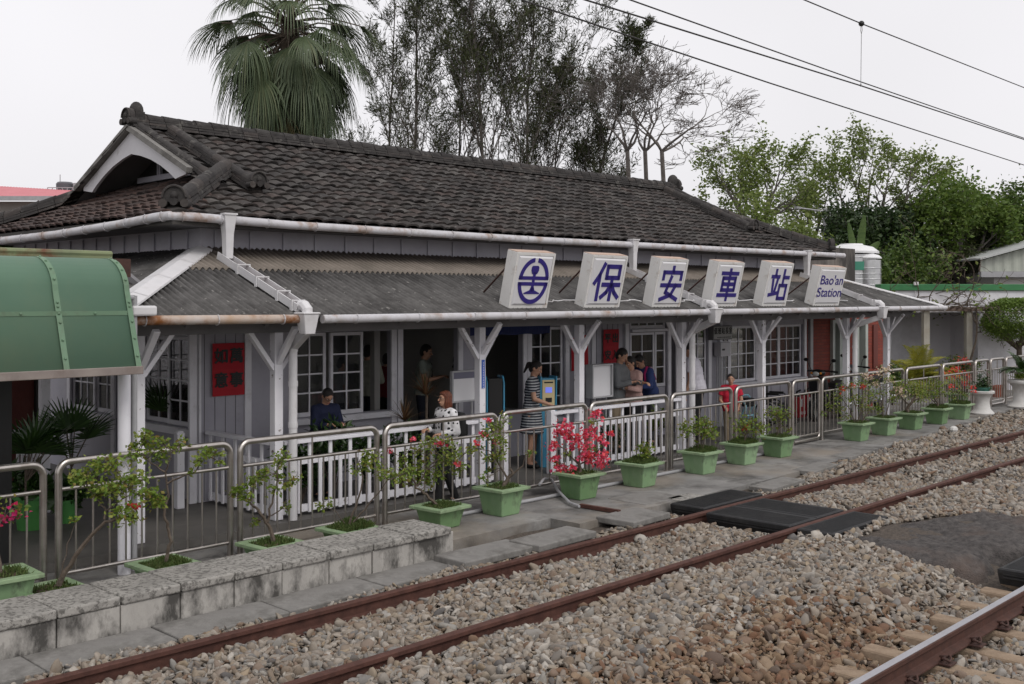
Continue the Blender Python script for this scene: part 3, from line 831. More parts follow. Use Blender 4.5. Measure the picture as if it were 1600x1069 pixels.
def ogre(p, dr, s):
    """round ridge-end tile with two scroll feet, facing along dr"""
    dr = Vector(dr); dr.z = 0; dr.normalize(); side = Vector((-dr.y, dr.x, 0))
    Mx = Matrix((( side.x, 0, dr.x, p[0]), (side.y, 0, dr.y, p[1]), (0, 1, 0, p[2]), (0, 0, 0, 1)))
    b = MB()
    poly = [(-.5 * s, -.05 * s)] + [(.5 * s * math.cos(a), .12 * s + .5 * s * math.sin(a)) for a in np.linspace(PI, 0, 12)] + [(.5 * s, -.05 * s)]
    b.prism(poly, Mx, .07)
    rim = [Mx @ Vector((.46 * s * math.cos(a), .12 * s + .46 * s * math.sin(a), .08)) for a in np.linspace(PI, 0, 12)]
    b.tube(rim, .05 * s, 6)
    b.ell(Mx @ Vector((0, .2 * s, .07)), (.16 * s, .16 * s, .17 * s), 8, 6)
    for sx in (-1, 1):
        b.tube([Mx @ Vector((sx * .42 * s, -.10 * s, -.02)), Mx @ Vector((sx * .42 * s, -.10 * s, .10))], .17 * s, 10)
    b.tube([Mx @ Vector((0, -.04 * s, -.01)), Mx @ Vector((0, -.04 * s, .10))], .16 * s, 10)
    return b
zl = lambda y: EZ + (min(y, 2 * YR - y) - EY0) * SL
ridge('roof_ridge', [(GX - .05, YR, ZR), (RX1 + .05, YR, ZR)], .28, .20, M['tile_cap'])
for (xe, sg, xr) in ((EX0, 1, GX), (EX1, -1, RX1)):
    xd = xr + sg * .52
    for yy, s2 in ((EY0, 1), (EY1, -1)):
        a = (xd, YR - s2 * .15, ZR - .02 - .15 * SL); z1 = EZ + 1.18 * SL
        ridge('gable_ridge', [a, (xd, yy + s2 * .98, EZ + .98 * SL)], .215, .155, M['tile_cap'] if sg > 0 else M['tile_cap'])
        ridge('hip_ridge', [(xe + sg * 1.62, yy + s2 * 1.62, EZ + 1.62 * SL), (xe + sg * .12, yy + s2 * .12, EZ + .10 * SL)], .24, .20, M['tile_cap'])
        o = ogre((xd, yy + s2 * .97, EZ + .97 * SL + .10), (0, -s2, 0), .25).build('ridge_end_tile', M['tile_cap'], ST, smooth=True)
        o = ogre((xe + sg * .10, yy + s2 * .10, EZ + .14), (-sg, -s2, 0), .29).build('ridge_end_tile', M['tile_cap'], ST, smooth=True)
        # verge tiles along the edge of the gable
        ridge('verge', [(xr + sg * .06, YR - s2 * .1, ZR - .1 * SL), (xr + sg * .06, yy + s2 * 1.02, EZ + 1.02 * SL)], .16, .10, M['tile_cap'], layers=1)
b = ogre((GX - .02, YR, ZR + .10), (-1, 0, 0), .27)
b.box(GX + .0, GX + .14, YR - .10, YR + .10, ZR + .10, ZR + .22)
b.ell((GX + .06, YR, ZR + .24), (.10, .09, .13), 12, 8)
b.build('ridge_end_tile', M['tile_cap'], ST, smooth=True)
b = ogre((RX1 + .02, YR, ZR + .10), (1, 0, 0), .32); b.ell((RX1 - .02, YR, ZR + .22), (.15, .11, .16), 10, 8)
b.build('ridge_end_tile', M['tile_cap'], ST, smooth=True)

# gables: white curved bargeboards in front of a recessed vent
for xr, sg in ((GX, 1), (RX1, -1)):
    hz = lambda y: ZR - .06 - abs(y) * SL
    BH = 1.56
    out = [(-1.98, hz(1.98)), (0, hz(0)), (1.98, hz(1.98))]
    inn = [(1.60, hz(1.98) - .07), (1.72, hz(1.98) - .045)]
    right = [(1.98, hz(1.98)), (1.98, hz(1.98) - .03), (1.66, hz(1.98) - .05)]
    curve = [(1.27, hz(BH) - .09), (1.10, 4.20), (.86, 4.315), (.58, 4.42), (.28, 4.50), (0, 4.55)]
    b = MB()
    Mx = Matrix(((0, 0, sg, xr - sg * .02), (1, 0, 0, YR), (0, 1, 0, 0), (0, 0, 0, 1)))
    for s2 in (1, -1):
        ot = [(0, hz(0)), (.28, hz(.28)), (.58, hz(.58)), (.86, hz(.86)), (1.12, hz(1.12)), (1.32, hz(1.32)), (BH, hz(BH))]
        it = list(reversed(curve)) + [(BH, hz(BH) - .05)]
        for k in range(6):
            poly = [it[k], it[k + 1], ot[k + 1], ot[k]]
            poly = [(s2 * p[0], p[1]) for p in poly]
            if s2 < 0: poly.reverse()
            b.prism(poly, Mx, .045)
    b.build('bargeboard', M['bargeboard'], ST)
    b = MB()                                    # grey verge boards riding on the bargeboard edge
    for s2 in (1, -1):
        b.bar((xr - sg * .05, YR, ZR - .005), (xr - sg * .05, YR + s2 * 1.72, ZR - .005 - 1.72 * SL), .10, .075)
    b.build('verge_board', M['slab'], ST)
    xv = xr + sg * .62
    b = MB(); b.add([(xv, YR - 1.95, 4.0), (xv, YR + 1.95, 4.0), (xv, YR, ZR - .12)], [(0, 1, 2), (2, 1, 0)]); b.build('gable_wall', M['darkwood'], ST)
    b = MB()
    b.box(min(xv - sg * .06, xv - sg * .02), max(xv - sg * .06, xv - sg * .02), YR - 1.0, YR + 1.0, 4.25, 4.33)
    for yy in (-.42, -.36, .30, .36): b.box(min(xv - sg * .06, xv - sg * .02), max(xv - sg * .06, xv - sg * .02), YR + yy - .02, YR + yy + .02, 4.33, 4.6)
    b.build('gable_vent', M['white_wall'], ST)

# upper wall band with battens
b = MB()
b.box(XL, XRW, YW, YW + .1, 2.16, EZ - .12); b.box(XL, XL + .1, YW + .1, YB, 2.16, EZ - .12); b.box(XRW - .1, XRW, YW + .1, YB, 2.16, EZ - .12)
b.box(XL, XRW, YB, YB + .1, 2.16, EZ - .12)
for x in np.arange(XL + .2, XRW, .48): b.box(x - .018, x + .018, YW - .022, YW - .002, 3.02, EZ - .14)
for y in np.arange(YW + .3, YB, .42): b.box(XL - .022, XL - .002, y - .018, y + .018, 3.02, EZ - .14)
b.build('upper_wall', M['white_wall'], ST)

# front wall with its openings (x from photo columns on the wall plane)
def X(px): return bY(px, 500, YW).x
ops = [(X(460), X(612), .98, 2.07), (X(626), X(716), .09, 2.16), (X(755), X(817), .80, 2.10), (X(828), X(882), .62, 2.07),
       (X(985), X(1042), .09, 1.93), (X(985), X(1042), 1.985, 2.15), (X(1043), X(1056), .09, 1.95), (X(1079), X(1106), .78, 2.0), (X(1127), X(1255), .88, 1.98)]
def wall_x(x0, x1, y0, y1, z0, z1, ops, nm, mt):
    b = MB()
    xs = sorted(set([x0, x1] + [o[0] for o in ops] + [o[1] for o in ops]))
    for i in range(len(xs) - 1):
        a, c = xs[i], xs[i + 1]
        if c - a < 1e-4: continue
        zz = sorted([(o[2], o[3]) for o in ops if o[0] <= a + 1e-5 and o[1] >= c - 1e-5])
        cur = z0
        for (za, zb) in zz:
            if za > cur + 1e-4: b.box(a, c, y0, y1, cur, za)
            cur = zb
        if cur < z1 - 1e-4: b.box(a, c, y0, y1, cur, z1)
    return b.build(nm, mt, ST)
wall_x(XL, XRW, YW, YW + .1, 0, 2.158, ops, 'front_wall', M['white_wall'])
b = MB()                                        # grooved boards, frames and rails standing proud of the wall
for px in (300, 386, 458, 614, 624, 718, 752, 819, 826, 885, 926, 978, 1044.5, 1057, 1077, 1108, 1125, 1257):
    x = X(px); b.box(x - .045, x + .045, YW - .03, YW - .002, .09, 2.2)
b.box(XL, XRW, YW - .035, YW - .031, 2.11, 2.2)
b.box(X(458), X(614), YW - .10, YW - .034, .90, .975); b.box(X(826), X(885), YW - .07, YW - .034, .55, .61); b.box(X(1125), X(1257), YW - .08, YW - .034, .81, .875)
b.box(X(985), X(1043), YW - .05, YW - .032, 1.935, 1.98)
b.build('door_frame', M['white'], ST)
b = MB()
for x in np.arange(X(302), X(384), .14): b.box(x, x + .006, YW - .006, YW - .001, .1, 2.1)
for x in np.arange(X(888), X(978), .14): b.box(x, x + .006, YW - .006, YW - .001, .1, 2.1)
for x in np.arange(X(1128), X(1256), .35): b.box(x, x + .008, YW - .006, YW - .001, .1, .8)
b.build('board_joints', M['soffit'], ST)

def lattice(x0, x1, z0, z1, nx, nz, y, nm='window', glass=True, fr=.042, br=.02, par=None, xdir=True, gm=None):
    par = par or ST
    b = MB()
    def bx(a, c, d0, d1, e, f):
        if xdir: b.box(a, c, d0, d1, e, f)
        else: b.box(d0, d1, a, c, e, f)
    bx(x0, x0 + fr, y, y + .04, z0, z1); bx(x1 - fr, x1, y, y + .04, z0, z1)
    bx(x0 + fr, x1 - fr, y, y + .04, z0, z0 + fr * 1.3); bx(x0 + fr, x1 - fr, y, y + .04, z1 - fr, z1)
    for i in range(1, nx):
        x = x0 + fr + (x1 - x0 - 2 * fr) * i / nx; bx(x - br / 2, x + br / 2, y + .006, y + .034, z0 + fr * 1.3, z1 - fr)
    for j in range(1, nz):
        z = z0 + fr * 1.3 + (z1 - z0 - fr * 2.3) * j / nz; bx(x0 + fr, x1 - fr, y + .009, y + .031, z - br / 2, z + br / 2)
    w = b.build(nm, M['white'], par)
    if glass:
        g = MB()
        if xdir: g.box(x0 + fr, x1 - fr, y + .017, y + .022, z0 + fr, z1 - fr)
        else: g.box(y + .017, y + .022, x0 + fr, x1 - fr, z0 + fr, z1 - fr)
        g.build('pane', gm or M['glass'], w)
    return w
lattice(X(461), X(512), .985, 2.065, 2, 4, YW + .04)
lattice(X(515), X(566), .985, 2.065, 2, 4, YW - .02)
lattice(X(829), X(881), .63, 2.06, 3, 5, YW + .03)
lattice(X(986), X(1024), .95, 1.92, 2, 3, YW + .02, 'door')
lattice(X(1025), X(1041), .95, 1.92, 1, 3, YW + .02, 'door')
lattice(X(986), X(1041), 1.99, 2.145, 4, 1, YW + .03)
lattice(X(1080), X(1105), .79, 1.99, 2, 4, YW + .03)
lattice(X(1128), X(1142), .885, 1.975, 2, 4, YW + .03)
lattice(X(1143), X(1183), .885, 1.975, 3, 4, YW + .04)
lattice(X(1184), X(1219), .885, 1.975, 3, 4, YW + .03)
lattice(X(1220), X(1254), .885, 1.975, 3, 4, YW + .04)
b = MB(); b.box(X(986), X(1041), YW + .025, YW + .055, .09, .94); b.build('door_panel', M['white_wall'], ST)
# curtains behind the lattice doors and blinds behind the right hand windows
def curtain(x0, x1, z0, z1, y, mt, nm='curtain'):
    b = MB(); n = max(6, int((x1 - x0) / .025)); vs = []
    for i in range(n + 1):
        x = x0 + (x1 - x0) * i / n
        vs += [(x, y + .02 * math.sin(i * 1.35), z0), (x, y + .02 * math.sin(i * 1.35 + .4), z1)]
    b.add(vs, [(2 * i, 2 * i + 2, 2 * i + 3, 2 * i + 1) for i in range(n)])
    return b.build(nm, mt, ST, smooth=True)
M['curtain'] = mat('beige_curtain', (.40, .30, .21), (.46, .36, .26), 5, .9, transl=.2)
M['curtain_dull'] = mat('yellow_green_curtain', (.22, .21, .10), (.27, .255, .13), 4, .9)
curtain(X(986), X(1041), .95, 1.92, YW + .12, M['curtain'])
curtain(X(1170), X(1182), .9, 1.97, YW + .14, M['curtain']); curtain(X(1128), X(1141), .9, 1.97, YW + .14, M['curtain'])
curtain(X(829), X(845), 1.2, 2.05, YW + .14, M['interior'])
curtain(X(1186), X(1214), .9, 1.97, YW + .2, M['interior'])

# side wall facing the forecourt end
def YS(px): return bX(px, 500, XL).y
so = [(YS(297), YS(224), .95, 2.05), (YS(176), YS(112), .95, 2.05)]
b = MB()
ys = [YW + .1] + [v for o in so for v in (o[0], o[1])] + [YB]
ys.sort()
for i in range(len(ys) - 1):
    a, c = ys[i], ys[i + 1]
    o = [q for q in so if q[0] <= a + 1e-4 and q[1] >= c - 1e-4]
    if o: b.box(XL, XL + .1, a, c, 0, .95); b.box(XL, XL + .1, a, c, 2.05, 2.158)
    else: b.box(XL, XL + .1, a, c, 0, 2.158)
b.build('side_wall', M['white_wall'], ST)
b = MB()
for y in (YW + .02, YS(297) - .05, YS(224) + .05, YS(176) - .05, YS(112) + .05): b.box(XL - .03, XL - .002, y - .05, y + .05, .09, 2.16)
for o in so: b.box(XL - .08, XL - .032, o[0] - .1, o[1] + .1, .86, .945); b.box(XL - .05, XL - .032, o[0], o[1], 2.06, 2.13)
b.build('window_frame', M['white'], ST)
lattice(so[0][0], (so[0][0] + so[0][1]) / 2, .955, 2.045, 2, 4, XL + .02, xdir=False)
lattice((so[0][0] + so[0][1]) / 2 + .01, so[0][1], .955, 2.045, 2, 4, XL + .05, xdir=False)
lattice((so[1][0] + so[1][1]) / 2 - .05, so[1][1], .955, 2.045, 3, 3, XL + .02, xdir=False)
lattice(so[1][0], (so[1][0] + so[1][1]) / 2 - .06, .955, 2.045, 2, 3, XL + .05, xdir=False)

# inside: floor, ceiling, partitions, back wall with bright openings to the street
b = MB(); b.box(XL + .1, XRW - .1, YW + .1, YB, .086, .30); b.build('floor', M['vfloor'], ST)
b = MB(); b.box(XL + .1, XRW - .1, YW + .1, YB, 2.30, 2.36); b.build('ceiling', M['interior'], ST)
xb = lambda px: bY(px, 500, YB).x
bo = [(8.2, 10.0, .95, 2.1), (10.5, 12.6, .32, 2.1), (13.4, 15.2, .95, 2.05), (16.2, 18.0, .95, 2.05)]
wall_x(XL, XRW, YB, YB + .1, 0, 2.158, bo, 'back_wall', M['interior'])
lattice(8.2, 10.0, .95, 2.1, 6, 4, YB + .03); lattice(13.4, 15.2, .95, 2.05, 6, 4, YB + .03); lattice(16.2, 18.0, .95, 2.05, 6, 4, YB + .03)
b = MB()
b.box(X(620), X(620) + .1, YW + .5, YW + .6, .30, 2.3)
b.box(X(752), X(752) + .08, YW + .1, YB, .30, 2.3); b.box(X(1060), X(1060) + .08, YW + .1, YB, .30, 2.3)
b.box(X(752) + .08, X(1060), YW + 2.6, YW + 2.68, .30, 2.3)
b.build('partition', M['interior'], ST)
q0, q1 = bY(632, 520, 14.3), bY(672, 520, 14.3)
curtain(q0.x, q1.x, 1.05, 2.2, 14.3, M['curtain_dull'])
b = MB(); b.box(X(757), X(816), YW + .02, YW + .35, .74, .795); b.box(X(757), X(816), YW + .03, YW + .05, .3, .74); b.build('ticket_counter', M['interior'], ST)

# corrugated verandah roof: front, left and right sides meeting in hips
VX0, VX1, VY0, VZ0, VZ1 = 4.60, XRW + 2.08, 9.45, 2.335, 3.10
VS = (VZ1 - VZ0) / (YW - VY0)
def corrugated(name, P, U, D, ulen, dlen, clip, mt, amp=.019, wl=.082, v0=0.0, v1=1.0, lift=0.0):
    """sheet: P + u U + v D (D down slope to eave at v=dlen)"""
    n = int(ulen / wl * 6)
    us = np.linspace(0, ulen, n + 1)
    rr = random.Random(len(name))
    VV = []; keep = []
    lo = np.array([clip(u)[0] for u in us]); hi = np.array([clip(u)[1] for u in us])
    vs0 = np.maximum(lo, v0 * dlen); vs1 = np.minimum(hi, v1 * dlen)
    h = amp * np.cos(2 * PI * us / wl) + lift
    A = P[None] + us[:, None] * U[None] + vs0[:, None] * D[None]; A[:, 2] += h
    m = (vs0 + vs1) / 2; sg = -.012
    Mi = P[None] + us[:, None] * U[None] + m[:, None] * D[None]; Mi[:, 2] += h + sg
    B = P[None] + us[:, None] * U[None] + vs1[:, None] * D[None]; B[:, 2] += h
    V = np.concatenate([A, Mi, B]); k = np.arange(n)
    k = k[(vs1[k] - vs0[k] > .01) & (vs1[k + 1] - vs0[k + 1] > .01)]
    N = n + 1
    Fq = np.concatenate([np.stack([k, k + 1, N + k + 1, N + k], 1), np.stack([N + k, N + k + 1, 2 * N + k + 1, 2 * N + k], 1)])
    o = mesh_np(name, V, Fq, mt, ST, smooth=True)
    s = o.modifiers.new('thickness', 'SOLIDIFY'); s.thickness = .007
    return o
W = YW - VY0; WL = XL - VX0; WR = VX1 - XRW
sl = math.sqrt(1 + VS * VS)
# front
Pf = np.array((VX0, YW, VZ1)); Df = np.array((0, -1, -VS))
def cf(u):
    lo = 0.0
    if u < WL: lo = W * (1 - u / WL)
    if u > VX1 - VX0 - WR: lo = W * (1 - (VX1 - VX0 - u) / WR)
    return lo, W
corrugated('veranda_roof', Pf, np.array((1., 0, 0)), Df, VX1 - VX0, W + .03, lambda u: (cf(u)[0], W + .03), M['corr'], v0=.30)
corrugated('veranda_upper_sheet', Pf, np.array((1., 0, 0)), Df, VX1 - VX0, W, cf, M['corr_top'], v1=.36, lift=.016)
SLf = (VZ1 - VZ0) / WL
Pl = np.array((XL, VY0, VZ1)); Dl = np.array((-1, 0, -SLf))
YE = 15.2
corrugated('veranda_roof', Pl, np.array((0, 1., 0)), Dl, YE - VY0, WL + .03, lambda u: ((WL * (1 - u / W) if u < W else 0), WL + .03), M['corr'])
SRf = (VZ1 - VZ0) / WR
Pr = np.array((XRW, VY0, VZ1)); Dr = np.array((1, 0, -SRf))
corrugated('veranda_roof', Pr, np.array((0, 1., 0)), Dr, YE - VY0, WR + .03, lambda u: ((WR * (1 - u / W) if u < W else 0), WR + .03), M['corr'])
# ceiling boards under the sheets and the eave beam
b = MB()
e = .055
b.add([(VX0 + .05, VY0 + .05, VZ0 - e), (VX1 - .05, VY0 + .05, VZ0 - e), (XRW, YW - .04, VZ1 - e), (XL, YW - .04, VZ1 - e)], [(0, 1, 2, 3)])
b.add([(VX0 + .05, VY0 + .05, VZ0 - e), (XL, YW - .04, VZ1 - e), (XL, YE, VZ1 - e), (VX0 + .05, YE, VZ0 - e)], [(0, 1, 2, 3)])
b.add([(VX1 - .05, VY0 + .05, VZ0 - e), (XRW, YW - .04, VZ1 - e), (XRW, YE, VZ1 - e), (VX1 - .05, YE, VZ0 - e)], [(0, 3, 2, 1)])
b.build('veranda_ceiling', M['soffit'], ST)
PY = 9.98
b = MB()
b.box(VX0 + .5, VX1 - .5, PY - .055, PY + .055, 2.14, 2.26); b.box(VX0 + .5, VX0 + .61, PY + .056, YE, 2.14, 2.26); b.box(VX1 - .61, VX1 - .5, PY + .056, YE, 2.14, 2.26)
for x in np.arange(VX0 + .9, VX1 - .6, .9): b.bar((x, VY0 + .12, VZ0 - .09), (x, YW - .04, VZ1 - .11), .05, .06)
b.build('eave_beam', M['soffit'], ST)  # dark soffit grey paints the shade under the gutter into the beam
# white flashing over the hips and the wall line
def hipflash(p, q, w):
    b = MB()
    p = Vector(p); q = Vector(q); dr = (q - p).normalized(); sd = dr.cross(Vector((0, 0, 1))).normalized()
    drop = w * VS * .72
    u = Vector((0, 0, 1))
    vs = []
    for c in (p, q): vs += [c - sd * w - u * drop, c - sd * w * .97 - u * (drop - .02), c + u * .022, c + sd * w * .97 - u * (drop - .02), c + sd * w - u * drop]
    b.add(vs, [(0, 1, 6, 5), (1, 2, 7, 6), (2, 3, 8, 7), (3, 4, 9, 8)])
    for f in (.25, .5, .75):
        c = p.lerp(q, f); vs = []
        for k in (0, .012): vs += [c + dr * k - sd * w * .98 - u * (drop - .026), c + dr * k + u * .03, c + dr * k + sd * w * .98 - u * (drop - .026)]
        b.add(vs, [(0, 1, 4, 3), (1, 2, 5, 4)])
    b.build('hip_flashing', M['flash'], ST)
hipflash((XL, YW, VZ1 + .02), (VX0, VY0, VZ0 + .03), .15)
hipflash((XRW, YW, VZ1 + .02), (VX1, VY0, VZ0 + .03), .10)

# gutters with brackets
def gutter(pts, r, mt, nm='gutter', step=.9):
    g = MB(); g.tube(pts, r, 10)
    o = g.build(nm, mt, ST, smooth=True)
    L = 0
    for i in range(len(pts) - 1):
        p = Vector(pts[i]); q = Vector(pts[i + 1]); L = (q - p).length; n = int(L / step)
        dr = (q - p).normalized(); sd = dr.cross(Vector((0, 0, 1)))
        for j in range(n + 1):
            c = p + dr * (L * (j + .5) / (n + 1))
            arc = [c + sd * (math.cos(a) * (r + .006)) + Vector((0, 0, math.sin(a) * (r + .006))) for a in np.linspace(-PI * .9, PI * .35, 8)]
            k = MB(); k.tube(arc, .006, 5); k.build('gutter_bracket', M['gutter'], o)
    return o
g1 = X(498) if False else None
xc = bY(492, 480, VY0).x
gutter([(VX0 - .02, VY0 - .05, VZ0 - .03), (xc - .06, VY0 - .05, VZ0 - .04)], .048, M['gutter_rust'])
gutter([(xc + .06, VY0 - .05, VZ0 - .045), (VX1 + .02, VY0 - .05, VZ0 - .01)], .048, M['gutter'])
gutter([(VX1 + .05, VY0 - .02, VZ0 - .03), (VX1 + .05, YE, VZ0 - .03)], .045, M['gutter'])
UGZ = 3.40
lft = [(EX0 - .05, EY1, UGZ - .06), (EX0 - .06, EY0 + 3.0, UGZ - .05), (EX0 - .06, EY0 + 1.2, UGZ - .01), (EX0 - .05, EY0 + .25, UGZ + .03), (EX0 - .02, EY0 + .02, UGZ + .035), (EX0 + .25, EY0 - .05, UGZ + .03), (EX0 + 1.5, EY0 - .055, UGZ + .0), (EX0 + 6, EY0 - .055, UGZ - .01), (EX1 + .25, EY0 - .055, UGZ + .03)]
gutter(lft, .052, M['gutter'])

# leaders: funnel at the upper gutter, open chute down the sheets, spout, pipe along a post
def leader(pxu, posti):
    xg = bY(pxu, 350, EY0).x
    zr = lambda y: VZ0 + (y - VY0) * VS
    b = MB()
    y = EY0 - .055
    b.frustum((xg, y), .10, .10, .15, .14, UGZ - .14, UGZ + .075)
    b.frustum((xg, y), .17, .16, .17, .16, UGZ + .075, UGZ + .095)
    b.frustum((xg, y), .085, .085, .10, .10, zr(y) + .08, UGZ - .14)
    b.build('funnel', M['flash'], ST)
    b = MB()
    p0 = Vector((xg, y + .12, zr(y + .12) + .075)); p1 = Vector((xg, VY0 - .0, VZ0 + .075))
    for sx in (-1, 1): b.bar(p0 + Vector((sx * .062, 0, .0)), p1 + Vector((sx * .062, 0, 0)), .012, .085)
    b.bar(p0 + Vector((0, 0, -.035)), p1 + Vector((0, 0, -.035)), .112, .012)
    for f in (.28, .52, .78, .95):
        c = p0.lerp(p1, f); b.box(c.x - .085, c.x + .085, c.y - .022, c.y + .022, c.z + .044, c.z + .058)
        for sx in (-1, 1): b.box(c.x + sx * .078 - .006, c.x + sx * .078 + .006, c.y - .022, c.y + .022, c.z - .06, c.z + .044)
    ch = b.build('chute', M['flash'], ST)
    b = MB(); c0 = p0.lerp(p1, .08); c1 = p0.lerp(p1, .93); b.bar(c0 + Vector((0, 0, -.022)), c1 + Vector((0, 0, -.022)), .110, .008); b.build('chute_bed', M['rustrod'], ch)
    b = MB()
    yo = VY0 - .10
    b.frustum((xg, yo), .12, .12, .19, .17, VZ0 - .20, VZ0 + .01)
    b.frustum((xg, yo), .21, .19, .21, .19, VZ0 + .01, VZ0 + .03)
    b.tube([(xg, yo + .13, VZ0 + .10), (xg, yo + .05, VZ0 + .10), (xg, yo - .0, VZ0 + .06), (xg, yo, VZ0 - .0)], .06, 8)
    xp = posti
    b.bar((xg, yo, VZ0 - .16), (xp + .03, PY - .15, 2.0), .075, .10)
    b.build('spout', M['flash'], ST, bevel=.008)
    b = MB()
    xq, yq = xp + .02, PY - .14
    b.tube([(xq, yq, 2.03), (xq, yq, .09)], .047, 12)
    for z in (1.93, 1.55, 1.1, .62): b.tube([(xq, yq, z), (xq, yq, z + .06)], .053, 12)
    b.build('downpipe', M['flash'], ST, smooth=True)
pxs = [217, 432, 750, 905, 1065, 1190, 1322, 1385]
PXB = [bY(p, 560, PY).x for p in pxs]
leader(352, PXB[1] + .10); leader(985, PXB[4] + .07); leader(1257, PXB[6] + .07)

# posts with knee braces
for i, x in enumerate(PXB):
    b = MB(); w = .105 if i else .09
    b.box(x - w / 2, x + w / 2, PY - w / 2, PY + w / 2, .09, 2.14)
    for sx in (-1, 1):
        b.bar((x + sx * w / 2 * .8, PY, 1.74), (x + sx * .36, PY, 2.17), .05, .075, (0, 1, 0))
    b.bar((x, PY - w * .3, 1.80), (x, VY0 + .16, 2.20), .05, .07, (1, 0, 0))
    b.build('post', M['white_chipped'], ST, bevel=.006)
for x in (VX0 + .55, VX1 - .55):
    for y in (12.2, 14.6):
        b = MB(); b.box(x - .05, x + .05, y - .05, y + .05, .09, 2.14)
        for sx in (-1, 1): b.bar((x, y + sx * .04, 1.74), (x, y + sx * .36, 2.17), .05, .075, (1, 0, 0))
        b.build('post', M['white'], ST, bevel=.006)

# blue strip of white characters on the third post
b = MB(); b.box(PXB[2] - .022, PXB[2] + .030, PY - .060, PY - .0545, 1.35, 1.72)
ps = b.build('blue_plate', mat('blue_plate_paint', (.02, .09, .42), rough=.4), ST)
b = MB()
for k in range(11):
    z = 1.69 - k * .032
    b.box(PXB[2] - .008, PXB[2] + .016, PY - .0625, PY - .0605, z - .004, z); b.box(PXB[2] + .001, PXB[2] + .006, PY - .0625, PY - .0605, z - .02, z - .004); b.box(PXB[2] - .006, PXB[2] + .014, PY - .0625, PY - .0605, z - .018, z - .014)
b.build('plate_lettering', M['signwhite'], ps)

# fluorescent lamp box at the left eave corner
c = bY(226, 487, VY0 - .12)
b = MB(); b.box(c.x - .14, c.x + .10, c.y - .06, c.y + .06, c.z - .04, c.z + .055)
tag(b.build('floodlight', M['flash'], bevel=.02, loc=(BLOC.x, BLOC.y, 0), rz=BR), 'white boxy floodlight at the left end of the verandah gutter', 'floodlight')

# brick annex beyond the white wall, under the right end of the verandah
an = thing('brick_annex', 'red brick annex with pale door frames at the right end of the station', 'annex', (BLOC.x, BLOC.y, 0), BR)
ax = [bY(p, 560, 11.62).x for p in (1260, 1297, 1312, 1335, 1344, 1352, 1372, 1386)]
b = MB()
b.box(XRW + .002, ax[1], 11.62, 11.9, 0, 2.25); b.box(ax[2], ax[3], 11.62, 11.9, 0, 2.25); b.box(ax[5], ax[7], 11.62, 11.9, 0, 2.25); b.box(ax[1], ax[2], 11.62, 11.9, 2.02, 2.25); b.box(ax[3], ax[5], 11.62, 11.9, 2.02, 2.25)
b.box(ax[7] - .2, ax[7], 11.9, 15, 0, 2.25)
b.build('brick_wall', M['brick'], an)
for a, c in ((ax[1], ax[2]), (ax[3], ax[5])):
    b = MB(); b.box(a, a + .10, 11.55, 11.7, .09, 2.05); b.box(c - .12, c, 11.55, 11.7, .09, 2.05); b.box(a + .1, c - .12, 11.55, 11.7, 1.97, 2.05); d = b.build('door_frame', mat('pale_grey_green_paint', (.33, .36, .33), (.38, .41, .38), 3, .5), an)
    b = MB(); b.box(a + .1, c - .12, 11.75, 11.80, .09, 1.97); b.build('door', M['darkwood'], an)
b = MB(); x0 = bY(1268, 560, 11.55).x; b.box(x0 - .02, x0 + .09, 11.56, 11.615, .09, 2.2); x0 = bY(1393, 560, 11.55).x; b.tube([(x0, 11.58, .1), (x0, 11.58, 1.7)], .014, 6); b.tube([(x0 - .12, 11.58, .1), (x0 - .12, 11.58, 1.6)], .012, 6); b.build('wall_pipe', M['pvc'], an)
b = MB(); x0 = bY(1372, 560, 11.55).x; b.box(x0 - .16, x0 + .06, 11.58, 11.617, .9, 1.9); b.build('door', mat('dark_red_door', (.12, .03, .022), rough=.6), an)
# dark concrete block wall standing above the annex roof
p = bY(1262, 384, 12.6); q = bY(1336, 384, 12.6)
b = MB(); b.box(p.x, q.x, 12.6, 14.2, 2.0, p.z)
o = b.build('water_tower_base', mat('stained_concrete', (.16, .14, .125), (.24, .22, .20), 1.5, .9, dirt=(.04, .037, .035), dscale=1.3, damt=.95, dirt_lo=.42, dirt_hi=.6, stretch=(1, 1, .3)), loc=(BLOC.x, BLOC.y, 0), rz=BR)
tag(o, 'dark stained concrete block rising behind the annex roof', 'concrete block')
for (px, top, w, yb, lab) in ((1330, 381, 56, 15.2, 'larger stainless water tank with white domed lid and green band'), (1357, 396, 26, 14.6, 'smaller stainless water tank with a white lid beside the larger one')):
    c = bY(px, top, yb); tt = (bY(px + 1, top, yb) - bY(px, top, yb)).length
    rad = (bY(px + w / 2, top, yb).x - bY(px - w / 2, top, yb).x) / 2 * .70
    t = thing('water_tank', lab, 'water tank', bw(c.x, c.y, 0), BR, 'rooftop water tanks')
    b = MB(); b.lathe([(rad * .98, 2.3), (rad * .98, c.z - .34)] if w > 30 else [(rad * .98, 2.3), (rad * .98, c.z - .2)], 28)
    for z in np.arange(2.45, c.z - .3, .16): b.tube([(math.cos(a) * rad, math.sin(a) * rad, z) for a in np.linspace(0, 2 * PI, 29)], .012, 5, False)
    b.build('tank_body', M['tanksteel'], t, smooth=True)
    b = MB(); h = .30 if w > 30 else .16
    b.lathe([(rad * 1.02, c.z - h), (rad * 1.02, c.z - h * .8), (rad * .8, c.z - h * .35), (rad * .45, c.z - h * .14), (rad * .42, c.z - h * .02), (.02, c.z)], 28); b.build('lid', M['tankwhite'], t, smooth=True)
    if w > 30:
        b = MB(); b.lathe([(rad * 1.03, c.z - .80), (rad * 1.03, c.z - .55)], 28); b.build('green_band', mat('green_label', (.05, .22, .15), rough=.5), t, smooth=True)
